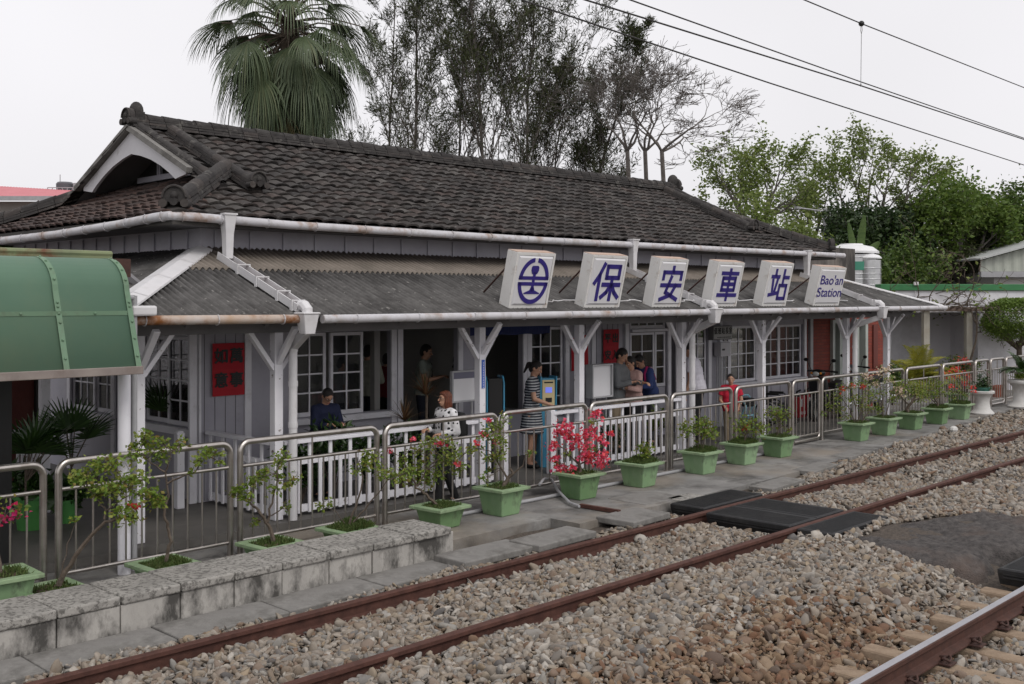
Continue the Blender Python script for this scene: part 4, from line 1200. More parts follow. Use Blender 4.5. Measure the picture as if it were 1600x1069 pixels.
# ------------------------------------------------------------------ sign boxes on the verandah roof
def stroke(b, pts, w, t, Mx):
    """flat strokes with round joins, lying on the local xy plane"""
    for i in range(len(pts) - 1):
        p = Vector((pts[i][0], pts[i][1])); q = Vector((pts[i + 1][0], pts[i + 1][1])); d = (q - p).normalized(); n = Vector((-d.y, d.x)) * w / 2
        e = d * (w * .5 if i == 0 and False else 0)
        p2, q2 = p - d * w * .42, q + d * w * .42
        b.prism([tuple(p2 - n), tuple(q2 - n), tuple(q2 + n), tuple(p2 + n)], Mx, t + i * .0002)
GL = {
 'bao': [[(.30, 1), (.16, .70), (0, .46)], [(.17, .68), (.17, 0)], [(.44, .94), (.93, .94), (.93, .62), (.44, .62), (.44, .94)], [(.34, .42), (1, .42)], [(.68, .62), (.68, 0)], [(.66, .42), (.52, .2), (.34, .06)], [(.70, .42), (.84, .2), (1, .06)]],
 'an': [[(.5, 1), (.5, .86)], [(.06, .64), (.06, .84), (.94, .84), (.94, .64)], [(.02, .44), (.98, .44)], [(.46, .70), (.28, .22), (.88, 0)], [(.74, .44), (.56, .14), (.06, 0)]],
 'che': [[(.08, .88), (.92, .88)], [(.5, 1), (.5, 0)], [(.17, .72), (.83, .72), (.83, .32), (.17, .32), (.17, .72)], [(.17, .52), (.83, .52)], [(.02, .15), (.98, .15)]],
 'zhan': [[(.22, 1), (.22, .84)], [(.02, .78), (.44, .78)], [(.11, .66), (.16, .30)], [(.37, .68), (.30, .30)], [(0, .15), (.46, .22)], [(.70, 1), (.70, .50)], [(.70, .76), (1, .76)], [(.54, .48), (.95, .48), (.95, .03), (.54, .03), (.54, .48)]],
}
def text_mesh(body, size, name, mt, parent, Mx, thick=.004, offset=0.0, align='CENTER', space=1.0, bold=0.0):
    c = bpy.data.curves.new(name, 'FONT'); c.body = body; c.size = size; c.extrude = thick / 2; c.offset = offset; c.align_x = align; c.align_y = 'CENTER'; c.space_line = space
    o = bpy.data.objects.new(name, c); COL.objects.link(o)
    dg = bpy.context.evaluated_depsgraph_get(); dg.update()
    me = bpy.data.meshes.new_from_object(o.evaluated_get(dg)); bpy.data.objects.remove(o); bpy.data.curves.remove(c)
    if bold:                                    # brush weight: the same outline laid several times with small shifts
        bm = bmesh.new()
        for q, (dx, dy) in enumerate(((0, 0), (bold, 0), (-bold, 0), (0, bold), (0, -bold), (bold * .7, bold * .7), (-bold * .7, -bold * .7))):
            m2 = me.copy(); m2.transform(Matrix.Translation((dx * size, dy * size, .00015 * q))); bm.from_mesh(m2); bpy.data.meshes.remove(m2)
        bm.to_mesh(me); bm.free()
    me.transform(Mx); me.materials.clear(); me.materials.append(mt); me.name = name
    o = bpy.data.objects.new(name, me); COL.objects.link(o); o.parent = parent
    return o
SIGNS = [((793, 481), (853, 477), (808, 394), 'logo', 'white roof sign box with the dark blue railway emblem'),
         ((911, 479), (966, 479), (930, 398), 'bao', 'white roof sign box with the blue character 保'),
         ((1017, 477), (1061, 478), (1034, 404), 'an', 'white roof sign box with the blue character 安'),
         ((1108, 478), (1149, 478), (1125, 409), 'che', 'white roof sign box with the blue character 車'),
         ((1189, 476), (1226, 476), (1204, 410), 'zhan', 'white roof sign box with the blue character 站'),
         ((1269, 475), (1309, 475), (1290, 417), 'eng', 'roof sign box reading Bao\'an Station in blue')]
for bl, br, tl, kind, lab in SIGNS:
    YB0 = 9.56
    p = bY(bl[0], bl[1], YB0); q = bY(br[0], br[1], YB0)
    w = (q.x - p.x); zb = VZ0 + .055
    lean = R(13.5)
    # height from the top edge: solve along the leaning face
    best = None
    for h in np.arange(.4, 1.1, .005):
        yy = YB0 - h * math.sin(lean); zz = zb + h * math.cos(lean)
        d = bY(tl[0], tl[1], yy)
        e = abs(d.z - zz)
        if best is None or e < best[0]: best = (e, h)
    h = best[1]
    t = thing('sign_box', lab, 'sign', bw((p.x + q.x) / 2, YB0, zb), BR, 'sign boxes along the verandah roof')
    Rx = Matrix.Rotation(lean, 4, 'X')          # leans forward over the gutter
    dpt = .17
    b = MB(); b.box(-w / 2, w / 2, .0, dpt, 0, h, Rx); b.build('case', M['signbox'], t, bevel=.006)
    b = MB(); b.box(-w / 2 + .002, w / 2 - .002, .005, dpt - .005, h + .001, h + .006, Rx); b.build('top_plate', M['signtop'], t)
    fr = .035
    b = MB()
    b.box(-w / 2, w / 2, -.014, -.001, 0, fr, Rx); b.box(-w / 2, w / 2, -.014, -.001, h - fr, h, Rx); b.box(-w / 2, -w / 2 + fr, -.014, -.001, fr, h - fr, Rx); b.box(w / 2 - fr, w / 2, -.014, -.001, fr, h - fr, Rx)
    b.build('frame', M['signbox'], t)
    fw, fh = w - 2 * fr, h - 2 * fr
    b = MB()
    x0, x1, z0, z1 = -fw / 2, fw / 2, fr, h - fr; i = .03
    P = [Vector(v) for v in ((x0, -.002, z0), (x1, -.002, z0), (x1, -.002, z1), (x0, -.002, z1), (x0 + i, -.026, z0 + i), (x1 - i, -.026, z0 + i), (x1 - i, -.026, z1 - i), (x0 + i, -.026, z1 - i))]
    b.add([Rx @ v for v in P], [(0, 1, 5, 4), (1, 2, 6, 5), (2, 3, 7, 6), (3, 0, 4, 7), (4, 5, 6, 7)])
    fc = b.build('face_panel', M['signwhite'], t)
    # lettering plane: local x right, y up
    LM = Rx @ Matrix(((1, 0, 0, 0), (0, 0, 1, -.027 - .0045), (0, 1, 0, h / 2), (0, 0, 0, 1)))
    b = MB()
    if kind == 'logo':
        Rg = min(fw, fh) * .43; wd = Rg * .21
        rx, ry = Rg, Rg * 1.10
        def arc(a0, a1, n=18):
            for k in range(n):
                u, v = a0 + (a1 - a0) * k / n, a0 + (a1 - a0) * (k + 1) / n
                b.prism([(rx * math.cos(u), ry * math.sin(u)), (rx * math.cos(v), ry * math.sin(v)), ((rx - wd) * math.cos(v), (ry - wd) * math.sin(v)), ((rx - wd) * math.cos(u), (ry - wd) * math.sin(u))], LM, .004)
        g = R(4)
        arc(g, PI / 2 - R(7)); arc(PI / 2 + R(7), PI - g); arc(PI + g, 2 * PI - g, 30)
        u = Rg
        for s in (-1, 1):
            def bar(x0, x1, y0, y1):
                b.prism([(min(s * x0, s * x1), y0), (max(s * x0, s * x1), y0), (max(s * x0, s * x1), y1), (min(s * x0, s * x1), y1)], LM, .0042)
            bar(.08 * u, .99 * u, .055 * u, .22 * u); bar(.08 * u, .99 * u, -.22 * u, -.055 * u)
        b.prism([(-.085 * u, -.5 * u), (.085 * u, -.5 * u), (.085 * u, .42 * u), (-.085 * u, .42 * u)], LM, .0044)
        b.prism([(-.16 * u, .33 * u), (.16 * u, .33 * u), (.25 * u, .50 * u), (.24 * u, .66 * u), (.17 * u, .72 * u), (-.17 * u, .72 * u), (-.24 * u, .66 * u), (-.25 * u, .50 * u)], LM, .0046)
        b.prism([(-.52 * u, -.62 * u), (.52 * u, -.62 * u), (.52 * u, -.57 * u), (.16 * u, -.44 * u), (.10 * u, -.30 * u), (-.10 * u, -.30 * u), (-.16 * u, -.44 * u), (-.52 * u, -.57 * u)], LM, .0048)
        b.build('emblem', M['navy'], fc)
    elif kind == 'eng':
        T = LM @ Matrix.Translation((0, 0, .003)) @ Matrix.Scale(fw / .64, 4, (1, 0, 0))
        text_mesh("Bao'an\nStation", fh * .37, 'lettering', M['navy'], fc, T, offset=.002, space=.95)
    else:
        cw, chh = fw * .78, fh * .74
        for k, st_ in enumerate(GL[kind]):
            stroke(b, [((x - .5) * cw, (y - .5) * chh) for x, y in st_], .062, .004 + k * .00025, LM)
        b.build('lettering', M['navy'], fc)
    # rod holding the box back to the sheets
    b = MB(); a0 = Rx @ Vector((-w * .5 + .02, dpt + .005, h * .66)); ya = 10.1; xa = bY(bl[0] - 37, 459, ya).x - (p.x + q.x) / 2
    b.tube([a0, Vector((xa, ya - YB0, VZ0 + (ya - VY0) * VS - zb + .02))], .013, 6)
    b.build('stay_rod', M['rustrod'], t)
    b = MB()
    rr = random.Random(int(bl[0])); zz = lambda y: VZ0 + (y - VY0) * VS - zb + .035
    pts = [Vector((w / 2 - .02, .02, .05))]
    for k in range(1, 8): pts.append(Vector((w / 2 + k * .09, .06 + rr.uniform(-.03, .16), zz(YB0 + .15) + rr.uniform(-.0, .03))))
    b.tube(pts, .008, 5); b.build('cable', M['flash'], t)

# ------------------------------------------------------------------ steel fence panels
FY = 9.2
def fence_panel(x0, x1, label, gate=False, pf=None):
    t = thing('fence_panel', label, 'fence panel', ((x0 + x1) / 2, FY, 0), 0, 'steel fence panels along the platform')
    w = (x1 - x0) / 2 - .03
    H = 1.10; rc = .10
    pts = [(-w, 0, 0), (-w, 0, H - rc)] + [(-w + rc - rc * math.cos(a), 0, H - rc + rc * math.sin(a)) for a in np.linspace(.2, PI / 2, 7)]
    pts += [(w - rc + rc * math.sin(a), 0, H - rc + rc * math.cos(a)) for a in np.linspace(0, PI / 2 - .2, 7)] + [(w, 0, H - rc), (w, 0, 0)]
    if gate: pts = pts[:-1] + [(w, 0, .14)] + [(w - .09 + .09 * math.cos(a), 0, .14 - .09 * math.sin(a)) for a in np.linspace(.2, PI / 2, 6)] + [(-w + .03, 0, .05)]
    b = MB(); b.tube(pts, .031, 12); b.build('frame', M['steel'], t, smooth=True)
    b = MB(); b.tube([(-w, 0, .865), (w, 0, .865)], .0185, 10); b.build('middle_rail', M['steel'], t, smooth=True)
    b = MB(); b.tube([(-w, 0, .135), (w, 0, .135)], .0185, 10); b.build('bottom_rail', M['steel'], t, smooth=True)
    if not gate:
        b = MB()
        for sx in (-1, 1): b.lathe([(.055, 0), (.055, .008), (.036, .012)], 12, (sx * w, 0, 0))
        b.build('foot_plate', M['steel'], t)
    n = max(2, int(round((x1 - x0) / .152)))
    first = None
    for k in range(1, n):
        x = -w + 2 * w * k / n
        if first is None:
            b = MB(); b.tube([(0, 0, .135), (0, 0, .865)], .0095, 8, False); first = b.build('baluster', M['steel'], t, smooth=True); first.location.x = x
        else:
            c = first.copy(); COL.objects.link(c); c.parent = t; c.location.x = x
    b = MB(); b.tube([(0, 0, .865), (0, 0, H - .01)], .0095, 8, False); b.build('short_bar', M['steel'], t, smooth=True)
    return t
fpx = [(-160, 73, 'steel fence panel at the left edge, behind the magenta flowers'), (86, 364, 'steel fence panel in front of the awning pole'), (371, 592, 'steel fence panel in front of the man in the navy jacket'), (598, 778, 'steel fence panel in front of the red haired woman'), (781, 918, 'steel fence panel in front of the blue ticket machine'), (920, 1044, 'steel fence panel in front of the white picket railing and grey shirted man'),
       (1047, 1144, 'steel fence panel between the second leader pipe and the boy in red'), (1148, 1235, 'steel fence panel in front of the wheelchair'), (1237, 1281, 'narrow steel gate panel in front of the fire extinguishers'), (1283, 1350, 'steel fence panel in front of the motor scooter'), (1352, 1412, 'steel fence panel behind the pale flowered bougainvillea'), (1415, 1470, 'steel fence panel in front of the yellow palm'),
       (1472, 1521, 'steel fence panel behind the coral flowered plant'), (1523, 1545, 'narrow steel fence panel behind the first white urn'), (1547, 1569, 'narrow steel gate panel with rounded foot between the two white urns'), (1571, 1625, 'steel fence panel at the right edge behind the cycad urn')]
for a, c, lab in fpx:
    fence_panel(wY(a, 700, FY).x, wY(c, 700, FY).x, lab, gate=(a in (1237, 1547)))

# ------------------------------------------------------------------ leaves
def leaf_cloud(name, C, size, mt, parent=None, seed=1, asp=.55, fold=.25, updir=None, spread=1.0, loc=None, kind=None):
    r = np.random.default_rng(seed); C = np.asarray(C, float); N = len(C)
    s = size * r.uniform(.6, 1.25, N)
    d = r.normal(size=(N, 3)) * np.array([1, 1, .6]) * spread
    if updir is not None: d = d + np.asarray(updir)
    d /= np.linalg.norm(d, axis=1, keepdims=True)
    a = np.cross(d, r.normal(size=(N, 3))); a /= np.linalg.norm(a, axis=1, keepdims=True)
    n = np.cross(d, a)
    w = (s * asp)[:, None] * a
    base = C; tip = C + d * s[:, None]; mid = C + d * (s * .45)[:, None]
    f = n * (s * fold)[:, None] * .5
    V = np.stack([base, mid + w * .5 + f, tip, mid - w * .5 + f], 1).reshape(-1, 3)
    k = np.arange(N) * 4
    Fq = np.concatenate([np.stack([k, k + 1, k + 2], 1), np.stack([k, k + 2, k + 3], 1)])
    o = mesh_np(name, V, Fq, mt, parent, loc=loc)
    if kind: o['kind'] = kind
    return o
def branch(rr, p, d, L, r0, segs, wob, up, out, tips, depth, nb, ratio, ang, minr=.004):
    """recursive limb: appends (points, radii) to out and twig points to tips"""
    pts = [p.copy()]; rad = [r0]; cur = p.copy(); dd = d.normalized()
    for i in range(segs):
        dd = (dd + Vector((rr.gauss(0, wob), rr.gauss(0, wob), rr.gauss(0, wob) + up))).normalized()
        cur = cur + dd * (L / segs); pts.append(cur.copy()); rad.append(max(minr, r0 * (1 - .62 * (i + 1) / segs)))
        if depth == 0: tips.append((cur.copy(), dd.copy()))
    out.append((pts, rad))
    if depth > 0:
        for k in range(nb):
            f = .45 + .55 * (k + 1) / nb if nb > 1 else 1
            idx = min(segs, max(1, int(round(f * segs))))
            ax = dd.orthogonal().normalized(); ax.rotate(Quaternion(dd, rr.uniform(0, 2 * PI)))
            nd = dd.copy(); nd.rotate(Quaternion(ax, R(ang * rr.uniform(.6, 1.25))))
            branch(rr, pts[idx], nd, L * ratio * rr.uniform(.8, 1.15), max(minr, rad[idx] * .8), max(3, segs - 1), wob, up, out, tips, depth - 1, nb, ratio, ang, minr)
def limbs_mesh(out, n=6):
    b = MB()
    for pts, rad in out: b.tube(pts, rad, n if rad[0] > .03 else (5 if rad[0] > .01 else 4), True)
    return b

# ------------------------------------------------------------------ square green pots with bougainvillea
PYC = 8.74
def pot_parts(t, grassy, seed, ph=.285):
    rr = random.Random(seed)
    dz_ = ph - .285
    b = MB(); b.frustum((0, 0), .30, .30, .385, .385, .0, ph)
    b.build('pot', M['pot'], t, bevel=.012)
    b = MB()
    for (a, c, d, e) in ((-.245, .245, -.245, -.165), (-.245, .245, .165, .245), (-.245, -.165, -.165, .165), (.165, .245, -.165, .165)): b.box(a, c, d, e, ph + .002, ph + .037)
    b.build('pot_rim', M['pot_rim'], t, bevel=.006)
    b = MB(); g = []; n = 7; hs = [[ph + .022 * math.sin(i * 1.3 + j * 2 + seed) + (0.02 if 0 < i < n - 1 and 0 < j < n - 1 else 0) for j in range(n)] for i in range(n)]
    vs = [(-.165 + .33 * i / (n - 1), -.165 + .33 * j / (n - 1), hs[i][j]) for i in range(n) for j in range(n)]
    b.add(vs, [(i * n + j, (i + 1) * n + j, (i + 1) * n + j + 1, i * n + j + 1) for i in range(n - 1) for j in range(n - 1)])
    b.build('soil', M['soil'], t, smooth=True)
    if grassy:
        r = np.random.default_rng(seed); N = int(900 * grassy)
        C = np.stack([r.uniform(-.16, .16, N), r.uniform(-.16, .16, N), np.full(N, ph + .015)], 1)
        leaf_cloud('grass', C, .055 if grassy < 1.2 else .085, M['grass'], t, seed, asp=.22, updir=(0, 0, 1.1), spread=.6)
def bougainvillea(label, px, h, seed, grassy=.7, leaves=500, flowers=0, fmat='flower_pink', spread=1.0, lean=(0, 0), stems=1, ratio=.68, Y=PYC, leafsize=.055, trunk=.022, first=.42, rz=None, depth=3, name='potted_bougainvillea', ph=.285, lmat='leaf_boug', fl_top=False):
    p = wY(px, 700, Y)
    rr = random.Random(seed)
    t = thing(name, label, 'potted plant', (p.x, Y + rr.uniform(-.03, .03), 0.0), rr.uniform(-.07, .07) if rz is None else rz)
    pot_parts(t, grassy, seed, ph)
    out = []; tips = []
    for s in range(stems):
        d0 = Vector((lean[0] + rr.uniform(-.2, .2) * (stems > 1) * 2, lean[1] + rr.uniform(-.2, .2) * (stems > 1) * 2, 1))
        branch(rr, Vector((rr.uniform(-.05, .05) * (stems > 1), rr.uniform(-.05, .05) * (stems > 1), ph - .005)), d0, h * first, trunk, 6, .20, .03, out, tips, depth, 3, ratio, 48 * spread, .0028)
    # squash to the wanted height
    zmax = max(q[0].z for q in tips); f = (h) / max(.05, zmax - ph)
    def sqz(v): return Vector((v.x * min(1.15, f + .15) * spread, v.y * min(1.15, f + .15) * spread, ph + (v.z - ph) * f))
    out = [([sqz(v) for v in pts], rad) for pts, rad in out]; tips = [(sqz(a), c) for a, c in tips]
    limbs_mesh(out).build('stem', M['bark'], t, smooth=True)
    r = np.random.default_rng(seed + 5)
    T = np.array([a[:] for a, c in tips])
    if leaves:
        C = T[r.integers(0, len(T), leaves)] + r.normal(0, .042, (leaves, 3)); C[:, 2] = np.maximum(C[:, 2], ph + .05)
        leaf_cloud('foliage', C, leafsize, M[lmat], t, seed, asp=.62, updir=(0, 0, -.15))
    if flowers:
        order = np.argsort(-T[:, 2]) if fl_top else r.permutation(len(T))
        pick = T[order[:flowers]]
        K = 18
        C = np.repeat(pick, K, 0) + r.normal(0, .030, (len(pick) * K, 3))
        leaf_cloud('blossom', C, .050, M[fmat], t, seed + 9, asp=.85, fold=.45)
    return t
B = bougainvillea
def bonsai(label, px, seed, grassy, ph, paths, clumps, flowers=(), fmat='flower_pink', Y=PYC, dens=1.0, name='potted_bougainvillea'):
    """paths and clumps are given in photo columns and rows and stand at the pot's own depth"""
    p = wY(px, 700, Y); td = p.x * CC + Y * SS; k = td / F
    rr = random.Random(seed); r = np.random.default_rng(seed)
    t = thing(name, label, 'potted plant', (p.x, Y, 0), rr.uniform(-.06, .06)); pot_parts(t, grassy, seed, ph)
    rt = Vector((SS, -CC, 0)); fwd = Vector((CC, SS, 0))
    def L(x, y, d=0.0): return rt * ((x - px) * k) + fwd * d + Vector((0, 0, ZC - (y - 468) * k))
    out = []
    ends = []
    for pts, r0 in paths:
        d0 = 0 if not out else rr.uniform(-.03, .03); q = []
        for i, (x, y) in enumerate(pts):
            v = L(x, y, (d0 + rr.uniform(-.02, .02)) * i / max(1, len(pts) - 1)); v.z = max(v.z, ph - .01); q.append(v)
        f = []                                   # a wavering limb, not a straight rod
        for i in range(len(q) - 1):
            for m in range(3): f.append(q[i].lerp(q[i + 1], m / 3) + Vector((rr.gauss(0, .006), rr.gauss(0, .006), rr.gauss(0, .004))) * (0 if (i + m) == 0 else 1))
        f.append(q[-1]); n = len(f) - 1
        out.append((f, [max(.003, r0 * (1 - .6 * i / n)) for i in range(n + 1)])); ends += f[n // 3:]
    def cl(lst, per):
        C = []
        for (x, y, rp, *m) in lst:
            n = int(per * (rp / 12) ** 1.6 * dens) + 5; c = L(x, y, rr.uniform(-.10, .10))
            e = min(ends, key=lambda v: (v - c).length); mid = e.lerp(c, .5) + Vector((rr.uniform(-.02, .02), rr.uniform(-.02, .02), -.01))
            out.append(([e, mid, c], [.0045, .0035, .002]))
            for _ in range(3):
                w_ = c + Vector(r.normal(0, rp * k * .6, 3)); out.append(([mid, c.lerp(w_, .5), w_], [.003, .0025, .0015]))
            C.append(np.array(c) + r.normal(0, 1, (n, 3)) * np.array([rp * k * .55, rp * k * .55, rp * k * .42]))
        return np.concatenate(C)
    if len(clumps): leaf_cloud('foliage', cl(clumps, 60), .043, M['leaf_boug'], t, seed, asp=.62, updir=(0, 0, -.2))
    if len(flowers): leaf_cloud('blossom', cl(flowers, 58), .047, M[fmat], t, seed + 9, asp=.9, fold=.5)
    limbs_mesh(out, 6).build('stem', M['bark'], t, smooth=True)
    return t
bonsai('bent old bougainvillea with wide green crown in the leftmost pot behind the wall', 80, 101, .3, .12, [([(92, 915), (99, 898), (108, 884), (141, 838), (163, 816), (190, 808)], .026), ([(163, 812), (162, 795), (147, 778)], .010), ([(163, 800), (185, 785), (205, 770)], .008), ([(97, 895), (106, 850), (118, 815)], .006)],
       [(135, 745, 18), (122, 742, 10), (150, 730, 18), (170, 725, 16), (185, 762, 24), (207, 750, 20), (228, 772, 18), (196, 798, 18), (165, 762, 18), (150, 770, 14), (252, 780, 10), (122, 808, 5), (208, 806, 14), (240, 790, 10)], [(207, 793, 4)], 'flower_red')
bonsai('tall thin crooked bougainvillea in a grassy pot in front of the awning pole', 256, 118, 1.1, .15, [([(259, 880), (261, 866), (266, 846), (263, 824), (257, 806), (261, 776), (259, 748), (258, 736)], .018), ([(258, 738), (235, 724), (213, 708)], .009), ([(258, 738), (264, 722), (272, 704)], .008), ([(261, 756), (286, 745), (304, 738), (322, 712)], .009)],
       [(225, 688, 15), (240, 703, 17), (214, 712, 13), (205, 700, 8), (270, 700, 8), (282, 694, 10), (326, 703, 12), (311, 717, 9), (337, 708, 8), (300, 738, 6), (231, 676, 8), (254, 690, 8), (248, 716, 10), (345, 722, 5)])
bonsai('open branched bougainvillea in the third pot from the left behind the block wall', 424, 103, .6, .15, [([(427, 850), (424, 832), (417, 815), (405, 797), (392, 786)], .024), ([(418, 816), (426, 785), (431, 760), (436, 728)], .012), ([(424, 806), (440, 795), (448, 780)], .007)],
       [(441, 712, 11), (436, 726, 9), (395, 754, 14), (375, 764, 12), (407, 744, 12), (430, 764, 10), (462, 748, 10), (447, 795, 8), (399, 816, 8), (365, 772, 8), (416, 733, 9), (450, 757, 9), (432, 744, 9), (388, 772, 10)])
bonsai('sparse twiggy bougainvillea in a very grassy pot behind the block wall', 545, 124, 1.7, .15, [([(545, 825), (552, 800), (562, 775), (566, 745), (560, 722)], .013), ([(548, 820), (570, 795), (592, 770), (606, 750)], .010), ([(542, 822), (525, 800), (505, 790)], .005)],
       [(575, 724, 13), (560, 735, 10), (598, 738, 13), (620, 750, 14), (588, 713, 10), (501, 790, 7), (516, 785, 7), (640, 736, 8), (570, 708, 7)])
bonsai('leaning bougainvillea with few coral flowers, pot half behind the end of the wall', 688, 105, .8, .20, [([(684, 800), (680, 788), (667, 774), (652, 762), (648, 752)], .024), ([(652, 760), (670, 728), (700, 708)], .012), ([(650, 755), (636, 735), (630, 715)], .010), ([(666, 735), (690, 722), (712, 722)], .008)],
       [(640, 745, 17), (655, 733, 18), (670, 690, 14), (690, 718, 20), (710, 708, 17), (716, 733, 14), (630, 720, 11), (665, 755, 13), (682, 742, 14), (700, 690, 11), (652, 705, 11), (622, 738, 9), (735, 700, 8)], [(645, 686, 4), (687, 694, 6), (716, 726, 5), (608, 706, 4)])
bonsai('upright bougainvillea with dark twisted trunk in the first whole green pot', 783, 106, .5, .285, [([(785, 775), (787, 760), (794, 748), (802, 740), (797, 732)], .032), ([(793, 748), (778, 722), (771, 690)], .014), ([(800, 742), (816, 728), (821, 714)], .010), ([(778, 722), (765, 705), (748, 700)], .008)],
       [(770, 668, 15), (781, 688, 15), (760, 680, 11), (776, 714, 11), (746, 702, 11), (831, 707, 6), (757, 745, 8), (790, 658, 10), (765, 735, 7), (785, 705, 10), (762, 718, 9)], [(758, 680, 5), (746, 692, 4), (774, 690, 3), (762, 655, 3)])
bonsai('bougainvillea covered in bright pink and coral flowers in a green pot', 905, 107, .25, .285, [([(903, 752), (906, 738), (905, 725), (899, 714)], .036), ([(905, 726), (882, 702), (866, 690)], .013), ([(904, 722), (906, 704), (900, 688)], .012), ([(905, 726), (925, 716), (938, 700), (950, 680)], .009), ([(905, 728), (886, 728), (872, 722)], .008), ([(906, 704), (922, 680), (932, 652)], .006)],
       [(885, 710, 6), (872, 725, 6), (915, 700, 6), (930, 700, 6), (905, 745, 6), (925, 660, 5)],
       [(933, 646, 10), (882, 668, 13), (888, 681, 12), (872, 676, 8), (920, 675, 13), (911, 682, 8), (864, 696, 9), (914, 696, 10), (915, 712, 12), (936, 687, 7), (953, 676, 6), (941, 712, 12), (939, 724, 10), (866, 717, 8), (873, 733, 9), (885, 735, 6), (897, 730, 5), (894, 700, 6), (927, 714, 8), (902, 688, 6), (945, 690, 4)], dens=1.15)
B('green pot with only low grass next to the pink flowered one', 997, .24, 108, 1.7, 170, 0, 'flower_pink', .8, (0, 0), trunk=.006, depth=2)
B('small bushy green plant in a weathered mossy green pot', 1093, .52, 109, 1.2, 420, 0, 'flower_red', .85, (0, 0), stems=3, trunk=.010)
B('low spreading plant with one coral flower in a green pot', 1161, .42, 110, 1.2, 330, 1, 'flower_red', 1.2, (.2, 0), stems=3, trunk=.010)
B('green pot with a short twiggy sapling in front of the wheelchair', 1217, .50, 111, 1.1, 240, 0, 'flower_red', 1.0, (.1, 0), stems=3, trunk=.009)
bonsai('full bushy bougainvillea with coral flowers in front of the scooter', 1338, 112, .6, .285, [([(1336, 668), (1328, 640), (1312, 618)], .012), ([(1338, 668), (1336, 635), (1328, 602)], .012), ([(1340, 668), (1346, 638), (1348, 606)], .012), ([(1342, 668), (1356, 645), (1366, 618)], .012)],
       [(1305, 620, 12), (1320, 605, 12), (1345, 600, 13), (1364, 615, 12), (1310, 640, 11), (1356, 640, 11), (1332, 622, 12), (1295, 633, 8), (1370, 638, 8), (1286, 645, 6), (1322, 650, 8), (1345, 628, 10)], [(1316, 608, 5), (1330, 602, 4), (1349, 604, 5)], 'flower_red', dens=1.3)
bonsai('tall bougainvillea with pale cream flowers in a green pot', 1381, 113, .9, .285, [([(1380, 655), (1378, 620), (1372, 588)], .012), ([(1383, 655), (1390, 625), (1396, 600)], .010), ([(1380, 640), (1366, 615), (1358, 592)], .007)],
       [(1365, 600, 12), (1386, 594, 12), (1376, 614, 10), (1401, 600, 10), (1360, 620, 8), (1395, 625, 8), (1376, 638, 7), (1414, 606, 8)], [(1358, 590, 7), (1375, 582, 8), (1390, 594, 8), (1402, 608, 7), (1411, 616, 7), (1368, 600, 7), (1386, 576, 7), (1350, 586, 5)], 'flower_pale', dens=1.15)
bonsai('thick trunked bonsai with dense brownish crown in a mossy pot', 1423, 114, .9, .285, [([(1420, 652), (1417, 640), (1424, 628), (1430, 620)], .045), ([(1421, 634), (1410, 622), (1400, 616)], .016), ([(1425, 628), (1440, 620)], .014)],
       [(1400, 620, 10), (1414, 611, 12), (1430, 609, 12), (1446, 616, 11), (1425, 600, 10), (1411, 604, 9), (1440, 626, 8), (1394, 612, 7)], dens=1.7)
bonsai('low spreading bonsai in the green pot before the last one', 1464, 115, 1.3, .285, [([(1463, 645), (1466, 632), (1459, 622)], .034), ([(1463, 632), (1450, 618)], .012), ([(1462, 626), (1474, 612)], .010)],
       [(1444, 606, 10), (1455, 598, 12), (1471, 600, 10), (1462, 612, 12), (1450, 616, 10), (1476, 612, 8), (1438, 612, 8)], dens=1.6)
bonsai('small plant with orange tips in the last green pot beside the white urn', 1499, 116, 1.4, .285, [([(1498, 635), (1496, 622), (1490, 610)], .008), ([(1500, 635), (1510, 620), (1520, 607)], .007)],
       [(1490, 620, 6), (1500, 614, 7), (1510, 618, 6), (1486, 612, 5)], [(1519, 605, 4), (1490, 604, 4), (1523, 613, 3)], 'flower_red')
# magenta one cut by the left edge of the picture
B('potted plant with magenta flowers cut by the left edge', 2, .70, 117, .3, 160, 7, 'flower_magenta', .9, (.05, 0), trunk=.018, Y=8.86)
# coral flowered plant in a blue-green pot just behind the fence
bonsai('tall coral flowered bougainvillea standing behind the fence near the urns', 1497, 119, .4, .285, [([(1496, 640), (1494, 610), (1488, 585)], .012), ([(1498, 640), (1504, 605), (1508, 570)], .012), ([(1499, 640), (1512, 612), (1518, 590)], .010)],
       [(1490, 600, 8), (1505, 595, 8), (1498, 612, 8), (1512, 605, 7), (1482, 595, 6)], [(1504, 563, 7), (1514, 567, 6), (1490, 575, 6), (1484, 583, 7), (1500, 580, 7), (1512, 590, 8), (1521, 588, 7), (1495, 590, 7), (1477, 590, 6), (1487, 605, 6), (1506, 600, 6)], 'flower_red', Y=9.75)
